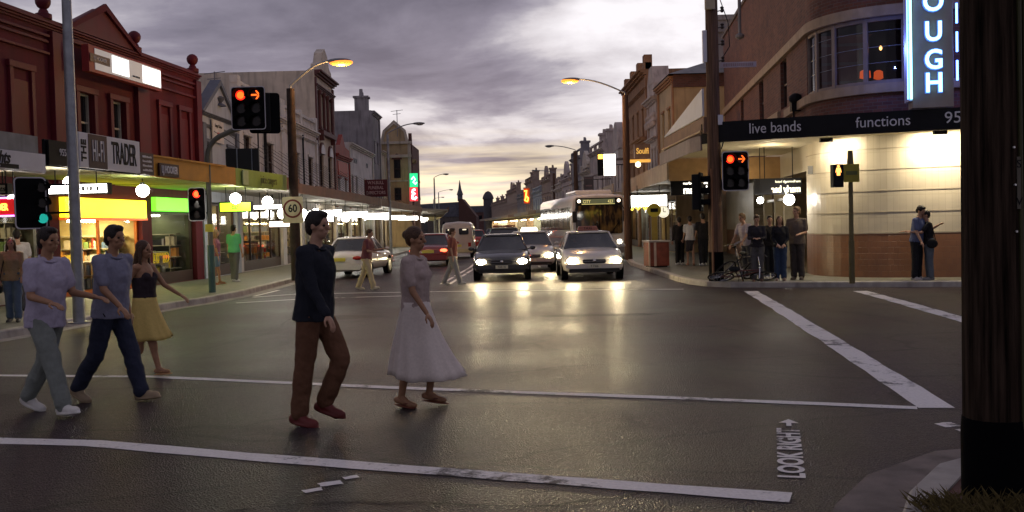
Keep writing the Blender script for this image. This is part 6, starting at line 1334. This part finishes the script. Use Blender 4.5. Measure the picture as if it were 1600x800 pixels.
def person(label, loc, heading, h=1.72, near=False, lean=0, hipL=0, hipR=0, kneeL=3, kneeR=3, armL=0, armR=0, abdL=8, abdR=8, elbL=12, elbR=12, inL=0, inR=0, headyaw=0, headpitch=0, spread=0, z0=None,
           top=((.3,.3,.35),'short'), bottom=((.05,.06,.10),'trousers'), shoes=((.5,.5,.5),'shoe'), hair=('short',None), skin=None, female=False, bag=None, group=None, open_neck=False):
    skin = skin or SKIN; hairm = hair[1] or HAIRD; k = h/1.75
    t = thing('person', label, 'person', (loc[0], loc[1], loc[2] if len(loc) > 2 else 0), heading, group)
    vox = .0095 if near else .016; V = Vector
    yv = V((0,1,0)); lr = rad(lean); HZ = .93
    def U(p):  # lean the upper body about the hips
        p = V(p); d = p-V((0,0,HZ)); return V((d.x*math.cos(lr)+d.z*math.sin(lr), d.y, HZ-d.x*math.sin(lr)+d.z*math.cos(lr)))
    sw = .185 if not female else .165
    J = {}
    for s_, sy, hip, knee in (('L',1,hipL,kneeL),('R',-1,hipR,kneeR)):
        hp_ = V((0, sy*.088, .91)); a = rad(hip); kn = hp_+V((math.sin(a), sy*math.sin(rad(spread))*.5, -math.cos(a)))*.425; b = rad(hip-knee); an = kn+V((math.sin(b), sy*math.sin(rad(spread))*.3, -math.cos(b)))*.405
        J['hip'+s_], J['kn'+s_], J['an'+s_] = hp_, kn, an
        toe = b*.75 if b < 0 else b*.55
        fd = V((math.cos(toe), sy*.12, math.sin(toe))); J['heel'+s_] = an+V((-.045*math.cos(toe), 0, -.048))+V((math.sin(toe)*.03,0,0)); J['toe'+s_] = an+fd*.155+V((0,0,-.052))
    for s_, sy, arm, ab, elb, inn in (('L',1,armL,abdL,elbL,inL),('R',-1,armR,abdR,elbR,inR)):
        sh = U((0, sy*sw, 1.42)); a, ab = rad(arm)+0, rad(ab)
        d = V((math.sin(a)*math.cos(ab), sy*math.sin(ab), -math.cos(a)*math.cos(ab))); el_ = sh+d*.29
        b = rad(arm+elb); q = rad(inn); d2 = V((math.sin(b)*math.cos(q), sy*(math.sin(ab)*.5)-sy*math.sin(q), -math.cos(b)*math.cos(q))).normalized(); wr = el_+d2*.255
        J['sh'+s_], J['el'+s_], J['wr'+s_], J['hd'+s_] = sh, el_, wr, d2
    low = .010+min(min(J['heel'+s_].z, J['toe'+s_].z) for s_ in 'LR')-.032
    sk = MB(); f = .93 if female else 1.0
    def E_(c, *r): sk.ell(U(c), *r, 16, 11, Matrix.Rotation(lr, 3, 'Y'))
    def rings(mb, rs):
        n = 20; k0 = []
        for z, rx, ry, cx in rs: k0 += [U((cx+rx*math.cos(2*PI*i/n), ry*math.sin(2*PI*i/n), z)) for i in range(n)]
        m_ = len(rs); mb.add(k0, [(j*n+i, j*n+(i+1) % n, (j+1)*n+(i+1) % n, (j+1)*n+i) for j in range(m_-1) for i in range(n)]+[tuple(range(n-1,-1,-1)), tuple(range((m_-1)*n, m_*n))])
    hw_, ww_, cw_ = (.165,.122,.150) if female else (.155,.145,.172)
    TR = [(.84,.085,hw_*.85,0),(.92,.112,hw_,-.01),(1.0,.105,(hw_+ww_)/2,-.004),(1.09,.098,ww_,.004),(1.19,.108,(ww_+cw_)/2,.004),(1.29,.116,cw_,.006),(1.37,.104,cw_*.99,0),(1.43,.078,cw_*.82,-.008),(1.475,.055,.085,-.008)]
    rings(sk, TR)
    sk.cap(J['shL'], J['shR'], .050, .050); sk.cap(U((-.01,0,1.42)), U((.012,0,1.57)), .056, .05)
    HC_ = U((.018,0,1.645)); Rh = Matrix.Rotation(rad(headyaw), 3, 'Z') @ Matrix.Rotation(lr*.6+rad(headpitch), 3, 'Y')
    def Hd(p): return HC_+Rh @ V(p)
    sk.ell(Hd((-.004,0,.015)), .093,.073,.098, 18, 12, Rh); sk.ell(Hd((.024,0,-.058)), .060,.052,.062, 14, 10, Rh); sk.ell(Hd((.05,0,-.088)), .028,.026,.024, 10, 8, Rh)
    sk.cap(Hd((.086,0,.004)), Hd((.104,0,-.030)), .010, .015, 8); sk.cap(Hd((.078,-.03,.022)), Hd((.078,.03,.022)), .012, .012, 8); sk.cap(Hd((.078,-.017,-.062)), Hd((.078,.017,-.062)), .011, .011, 8)
    for sy in (-1,1): sk.ell(Hd((-.005,sy*.074,-.012)), .020,.010,.032, 8, 7, Rh); sk.ell(Hd((.058,sy*.042,-.03)), .025,.02,.02, 8, 6, Rh)
    for s_, sy in (('L',1),('R',-1)):
        lg = .72 if bottom and bottom[1] == 'trousers' else 1; sk.cap(J['hip'+s_], J['kn'+s_], .080*lg, .052*lg, 14); sk.cap(J['kn'+s_], J['an'+s_], .052*lg, .034, 12); c = J['kn'+s_].lerp(J['an'+s_], .30)-(J['an'+s_]-J['kn'+s_]).cross(yv).normalized()*(-.014); sk.ell(c, .05*lg,.048*lg,.12*lg)
        sk.cap(J['heel'+s_]+V((0,0,.02)), J['toe'+s_]+V((0,0,.004)), .034, .026, 10); sk.cap(J['an'+s_], J['toe'+s_]+V((-.05,0,.0)), .036, .028, 10)
        sk.cap(J['sh'+s_], J['el'+s_], .047*f, .036*f, 12); sk.cap(J['el'+s_], J['wr'+s_], .037*f, .025*f, 12)
        d = J['hd'+s_]; n = d.cross(yv).normalized() if abs(d.dot(yv)) < .95 else V((0,0,1)); sd = d.cross(n).normalized(); w0 = J['wr'+s_]; R_ = Matrix((d, sd, n)).transposed()
        sk.ell(w0+d*.055, .052,.038,.017, 12, 8, R_)
        for fi, (off, ln) in enumerate(((-.030,.062),(-.010,.072),(.010,.068),(.029,.052))):
            b0 = w0+d*.088+sd*off; c1 = b0+(d*.9-n*.25).normalized()*ln*.5; c2 = c1+(d*.65-n*.7).normalized()*ln*.55; r = .0105 if not near else .0085
            sk.cap(b0-d*.02, c1, r, r, 8); sk.cap(c1, c2, r, r*.85, 8)
        th = w0+d*.03+sd*sy*-.034; sk.cap(th, th+(d*.7-sd*sy*.7-n*.3).normalized()*.045, .013, .011, 8); sk.cap(th+(d*.7-sd*sy*.7-n*.3).normalized()*.045, th+(d*.95-sd*sy*.35-n*.4).normalized()*.075, .011, .009, 8)
    body = grow(sk, 'body', skin, t, vox*.85, 0, 3)
    for sy in (-1,1): es = MB(); es.ell(Hd((.074,sy*.031,-.004)), .012,.015,.010, 10, 7); es.build('eye', EYE, t, smooth='all')
    # hair
    hm = MB(); hm.ell(Hd((-.018,0,.030)), .098,.085,.098, 16, 11, Rh)
    if hair[0] == 'short': hm.ell(Hd((-.055,0,-.02)), .058,.072,.075, 12, 9, Rh); hm.ell(Hd((.035,0,.085)), .055,.06,.035, 10, 8, Rh)
    elif hair[0] == 'long':
        hm.ell(Hd((-.055,0,-.06)), .062,.088,.12, 12, 9, Rh); hm.cap(Hd((-.06,0,-.06)), U((-.115,0,1.36)), .075, .05, 12)
        for sy in (-1,1): hm.cap(Hd((.0,sy*.075,.02)), U((.02,sy*.095,1.40)), .026, .022, 8)
    elif hair[0] == 'bun': hm.ell(Hd((-.10,0,.04)), .045,.045,.045); hm.ell(Hd((-.05,0,-.01)), .055,.07,.07)
    if hair[0] == 'cap': hm = MB(); hm.ell(Hd((-.012,0,.045)), .102,.084,.082, 16, 10, Rh); hm.ell(Hd((.10,0,.048)), .06,.06,.010, 12, 7, Rh)
    if hair[0] != 'bald': grow(hm, 'hair' if hair[0] != 'cap' else 'cap', hairm, t, vox*.9, .008 if hair[0] != 'cap' else 0, 3)
    # top
    if top:
        tm = MB(); tc_ = cloth(*[('c'+str(top[0])), top[0]])
        def T_(c, *r): tm.ell(U(c), *r, 16, 11, Matrix.Rotation(lr, 3, 'Y'))
        hem = top[2] if len(top) > 2 else .90; loose = .012 if female else .022
        TT = [(z, rx+.020+(loose if z < 1.22 else loose*.5), ry+.020+(loose if z < 1.22 else loose*.4), cx) for z, rx, ry, cx in TR if hem < z < (1.33 if top[1] == 'strapless' else 1.445)]
        z_, rx_, ry_, cx_ = TT[0]; TT = [(hem, rx_+.006, ry_+.006, cx_)]+TT
        rings(tm, TT)
        if top[1] != 'strapless': tm.cap(J['shL'], J['shR'], .066, .066)
        if female: [T_((.085,sy*.07,1.29), .06,.065,.065) for sy in (-1,1)]
        for s_ in 'LR':
            if top[1] in ('short','long'):
                e = J['sh'+s_].lerp(J['el'+s_], .72 if top[1] == 'short' else 1.0); tm.cap(J['sh'+s_], e, .068*f, .060*f if top[1] == 'short' else .05*f, 12)
            if top[1] == 'long': tm.cap(J['el'+s_], J['el'+s_].lerp(J['wr'+s_], .93), .05*f, .040*f, 12)
        grow(tm, 'shirt', tc_, t, vox, .030)
    if top and near and top[1] in ('short','long'):
        c_ = MB(); c_.tube([U((.012+.070*math.cos(a*PI/8), .078*math.sin(a*PI/8), 1.470-.028*math.cos(a*PI/8))) for a in range(16)], .011, 6, True); c_.build('collar', cloth('c'+str(top[0]), top[0]), t, smooth='all')
    if bottom and near and bottom[1] == 'trousers':
        for s_, sy in (('L',1),('R',-1)): c_ = MB(); c_.tube([(.02,sy*.178,.965),(.05,sy*.172,.93),(.075,sy*.160,.88)], .006, 5); c_.build('pocket_seam', BLACK, t)
    if bottom:
        bm_ = MB(); bc = cloth('c'+str(bottom[0]), bottom[0])
        if bottom[1] in ('trousers','shorts'):
            bm_.ell((-.01,0,.93), .138,.178,.14); bm_.cap((0,.05,1.0),(0,-.05,1.0),.125,.125)
            for s_ in 'LR':
                kn, an = J['kn'+s_], J['an'+s_]
                if bottom[1] == 'trousers': bm_.cap(J['hip'+s_], kn, .108, .082, 14); bm_.cap(kn, an.lerp(kn,.04), .082, .076, 14)
                else: bm_.cap(J['hip'+s_], kn.lerp(J['hip'+s_], bottom[2] if len(bottom) > 2 else .15), .104, .092, 14)
            grow(bm_, bottom[1], bc, t, vox, .030)
        else:
            hem = bottom[2]; nn = 90; vs = []; rows = 12; off = (J['knL']+J['knR'])*.5
            for j in range(rows+1):
                q = j/rows; z = 1.03+(hem-1.03)*q; rx = .128+q**1.15*(bottom[3]-.128); ry = .170+q**1.1*(bottom[3]*.85-.170); cx = off.x*.55*max(0, q-.1)+.05*q*q
                for i in range(nn):
                    a = 2*PI*i/nn; fo = 1+q*(.075*math.sin(7*a+1.3*math.sin(2*a)+2*q)+.05*math.sin(13*a+2*math.sin(3*a)+1.1)+.10*q*math.cos(a-.4)); vs.append((cx+rx*fo*math.cos(a), ry*fo*math.sin(a), z+q*q*(.022*math.sin(2*a+.6)+.012*math.sin(5*a))))
            bm_.add(vs, [(j*nn+i, (j+1)*nn+i, (j+1)*nn+(i+1) % nn, j*nn+(i+1) % nn) for j in range(rows) for i in range(nn)]+[tuple(range(nn))])
            o = bm_.build('skirt', bc, t, smooth='all'); sd_ = o.modifiers.new('solid', 'SOLIDIFY'); sd_.thickness = .006
    if shoes:
        sc = mat('shoe '+str(shoes[0]), shoes[0], .5)
        for s_, sy in (('L',1),('R',-1)):
            sm = MB()
            h_, to, an = J['heel'+s_], J['toe'+s_], J['an'+s_]
            if shoes[1] == 'flipflop':
                d = (to-h_).normalized(); sd = V((-d.y,d.x,0)).normalized(); up = d.cross(sd); R_ = Matrix((d,sd,up)).transposed(); mid = h_.lerp(to,.55)-V((0,0,.026)); sm.ell(mid, .150,.050,.012, 18, 8, R_)
                sm.tube([mid+d*.085+up*.005, mid+d*.05+up*.045+sd*.01, mid-d*.02+up*.03+sd*.043], .007, 6); sm.tube([mid+d*.085+up*.005, mid+d*.05+up*.045-sd*.01, mid-d*.02+up*.03-sd*.043], .007, 6)
            else:
                sm.cap(h_+V((0,0,.012)), to+V((0,0,.002)), .045, .040, 12); sm.cap(an+V((0,0,-.015)), to+V((-.05,0,.0)), .050, .04, 12); d = (to-h_).normalized(); sd = V((-d.y,d.x,0)).normalized(); up = d.cross(sd); R_ = Matrix((d,sd,up)).transposed(); sm.ell(h_.lerp(to,.52)-up*.018, .155,.052,.020, 16, 8, R_)
            if shoes[1] == 'flipflop': sm.build('sandal', sc, t, smooth=True)
            else: grow(sm, 'shoe', sc, t, vox*.85, 0, 3)
    if bag: 
        g_ = MB(); side, zc = bag[0], bag[1]; yb = side*.24; g_.ell((-.02,yb,zc), .14,.045,.12, 16, 10); b_ = grow(g_, 'bag', cloth('bag'+str(bag[2]), bag[2]), t, .012, .01); g_ = MB(); g_.tube([V((.08,yb,zc+.1)), U((.10,side*.14,1.25)), U((.02,side*.10,1.50)), U((-.10,side*.13,1.25)), V((-.10,yb,zc+.1))], .012, 6); g_.build('strap', cloth('bag'+str(bag[2]), bag[2]), t)
    t.scale = (k, k, k)
    for ch in t.children: ch.location.z -= low
    return t
W_R = rad(-20)
# foreground walkers (sharp feet anchor each of them in the picture)
person('man in loose lavender shirt, pale jeans and white sneakers walking at left', (-4.45, 9.12), W_R, 1.80, True, lean=4, hipR=20, kneeR=4, hipL=-17, kneeL=16, armL=14, elbL=66, armR=6, elbR=72, abdL=8, abdR=8,
       top=((.40,.36,.46),'short',.84), bottom=((.20,.22,.20),'trousers'), shoes=((.62,.60,.56),'sneaker'), hair=('short',None), skin=SKIN2)
person('man in slate blue shirt and dark jeans just right of the lavender shirt', (-4.08, 9.72), W_R, 1.82, True, lean=5, hipL=20, kneeL=4, hipR=-17, kneeR=20, armL=-16, elbL=24, armR=18, elbR=34, abdL=8,
       top=((.20,.20,.27),'short',.86), bottom=((.025,.03,.055),'trousers'), shoes=((.32,.24,.15),'sneaker'), hair=('short',None), skin=SKIN2)
person('woman in dark bandeau top and yellow knee length skirt swinging her arms', (-4.42, 11.5), rad(-15), 1.62, True, hipR=18, kneeR=3, hipL=-15, kneeL=14, armL=30, elbL=28, armR=-26, elbR=18, abdL=12, abdR=14, female=True,
       top=((.03,.02,.025),'strapless',1.02), bottom=((.60,.44,.14),'skirt',.50,.27), shoes=((.40,.22,.10),'flipflop'), hair=('long',HAIRB), skin=SKIN2)
person('man in black top, brown trousers and red brown shoes striding right', (-1.72, 8.30), W_R, 1.84, True, lean=3, hipR=-8, kneeR=2, hipL=26, kneeL=52, armL=-20, elbL=14, armR=16, elbR=18, abdL=6, abdR=6,
       top=((.012,.014,.022),'long',.86), bottom=((.13,.060,.032),'trousers'), shoes=((.13,.025,.022),'shoe'), hair=('short',None), skin=SKIN)
person('woman in pale top and long white skirt walking in flip flops', (-.92, 9.05), W_R, 1.68, True, hipR=-9, kneeR=2, hipL=20, kneeL=30, armL=-12, elbL=18, armR=14, elbR=22, female=True,
       top=((.42,.33,.30),'short',.92), bottom=((.68,.60,.54),'skirt',.30,.38), shoes=((.16,.05,.03),'flipflop'), hair=('bun',HAIRB), skin=SKIN2)
# left footpath
person('woman in tan jacket and blue jeans standing on the left footpath', (-9.33, 17.9, .13), rad(-75), 1.56, hipL=4, hipR=-4, armL=10, elbL=30, female=True, top=((.30,.21,.12),'long',.86), bottom=((.09,.13,.20),'trousers'), shoes=((.05,.05,.05),'shoe'), hair=('long',HAIRB), bag=(-1,.72,(.015,.015,.02)))
person('man in pale shirt with his back turned behind the tan jacket woman', (-10.6, 20.6, .13), rad(110), 1.74, top=((.48,.44,.42),'short'), bottom=((.05,.05,.06),'trousers'), shoes=((.03,.03,.03),'shoe'))
person('woman in denim shorts by the green shirted man outside the shop', (-9.0, 29.2, .13), rad(20), 1.66, hipL=8, hipR=-6, female=True, top=((.26,.10,.14),'short'), bottom=((.16,.24,.34),'shorts',.35), shoes=((.30,.10,.06),'flipflop'), hair=('long',HAIRF), skin=SKIN2)
person('man in green t-shirt and grey trousers outside the lime lit shop', (-8.85, 30.6, .13), rad(70), 1.80, hipL=5, hipR=-5, top=((.10,.40,.18),'short'), bottom=((.10,.10,.10),'trousers'), shoes=((.4,.4,.4),'sneaker'))
# crossing in front of the cars
person('man in dark red top and cream shorts crossing in front of the white sedan', (-4.05, 26.7), rad(-8), 1.70, hipR=16, hipL=-16, kneeL=8, lean=8, elbL=80, elbR=70, armL=18, armR=10, top=((.16,.05,.06),'short'), bottom=((.55,.45,.26),'trousers'), shoes=((.55,.48,.35),'sneaker'), hair=('short',HAIRB))
person('pale trousered person crossing behind the white skirt woman', (-1.72, 27.8), rad(-8), 1.66, hipR=17, hipL=-17, kneeL=8, top=((.20,.06,.05),'short'), bottom=((.30,.29,.27),'trousers'), shoes=((.45,.42,.35),'sneaker'), hair=('short',HAIRB))
# group at the pub corner
person('man in pale lilac shirt bending beside the bicycles', (6.22, 25.3, .13), rad(-150), 1.74, lean=14, armL=30, armR=20, top=((.46,.40,.44),'short'), bottom=((.06,.06,.07),'trousers'), hair=('short',HAIRF))
person('woman in dark cardigan and faded jeans holding her hands together', (6.12, 23.95, .13), rad(-105), 1.66, armL=18, armR=18, elbL=72, elbR=72, inL=35, inR=35, headpitch=18, female=True, top=((.02,.017,.022),'long'), bottom=((.09,.085,.085),'trousers'), shoes=((.14,.08,.06),'shoe'), hair=('short',HAIRB))
person('person in black mostly hidden between the two dark dressed women', (6.70, 24.9, .13), rad(-100), 1.64, top=((.018,.015,.016),'long'), bottom=((.02,.02,.025),'trousers'), hair=('short',HAIRD))
person('woman in black v neck top and blue jeans clasping her hands', (6.72, 24.05, .13), rad(-100), 1.62, armL=10, armR=10, elbL=42, elbR=42, inL=30, inR=30, female=True, top=((.012,.012,.016),'long',.9), bottom=((.03,.05,.10),'trousers'), shoes=((.30,.22,.18),'sneaker'), hair=('long',HAIRB))
person('tall man in grey brown shirt looking left at the pub entrance', (7.24, 24.35, .13), rad(-120), 1.84, headyaw=-35, armL=8, armR=12, elbL=75, elbR=62, inL=25, inR=15, top=((.13,.10,.08),'short',.86), bottom=((.055,.045,.042),'trousers'), shoes=((.08,.06,.05),'shoe'), hair=('short',HAIRF))
# couple by the tiled wall
person('man in blue grey t-shirt and black trousers leaning toward his companion', (9.70, 22.98, .13), rad(-50), 1.78, lean=7, headpitch=22, armL=25, elbL=95, armR=10, elbR=20, top=((.10,.12,.22),'short'), bottom=((.012,.012,.016),'trousers'), shoes=((.35,.33,.33),'sneaker'))
person('dark dressed woman in faded jeans with black shoulder bag beside the wall', (9.96, 22.92, .13), rad(170), 1.66, lean=4, armR=50, elbR=40, armL=40, elbL=55, female=True, top=((.014,.013,.016),'short'), bottom=((.10,.12,.15),'trousers'), shoes=((.2,.2,.2),'shoe'), hair=('short',HAIRD), bag=(1,.92,(.010,.010,.012)))
# right footpath, backs to us
person('person in black standing left of the white shirt woman', (6.05, 34.6, .13), rad(95), 1.70, top=((.02,.018,.018),'long'), bottom=((.02,.018,.018),'trousers'))
person('woman in white shirt and dark skirt walking away down the footpath', (6.25, 33.6, .13), rad(88), 1.72, hipL=6, hipR=-6, elbL=40, elbR=30, female=True, top=((.52,.50,.50),'short'), bottom=((.03,.025,.03),'skirt',.52,.17), shoes=((.3,.15,.1),'shoe'), hair=('short',HAIRD))
person('man in black walking away beside the white shirt woman', (6.66, 33.4, .13), rad(92), 1.80, hipL=-8, hipR=8, elbL=30, top=((.014,.012,.014),'short'), bottom=((.014,.014,.018),'trousers'))
# ------------------------------------------------------------------ lettering to plain meshes
bpy.context.view_layer.update()
dg = bpy.context.evaluated_depsgraph_get()
for o in [q for q in SC.objects if q.type == 'FONT']:
    me = bpy.data.meshes.new_from_object(o.evaluated_get(dg), depsgraph=dg)
    n = bpy.data.objects.new(o.name.split('.')[0]+'_text', me); COL.objects.link(n); n.name = 'lettering'
    n.parent = o.parent; n.location = o.location; n.rotation_euler = o.rotation_euler; n.scale = o.scale
    bpy.data.objects.remove(o)
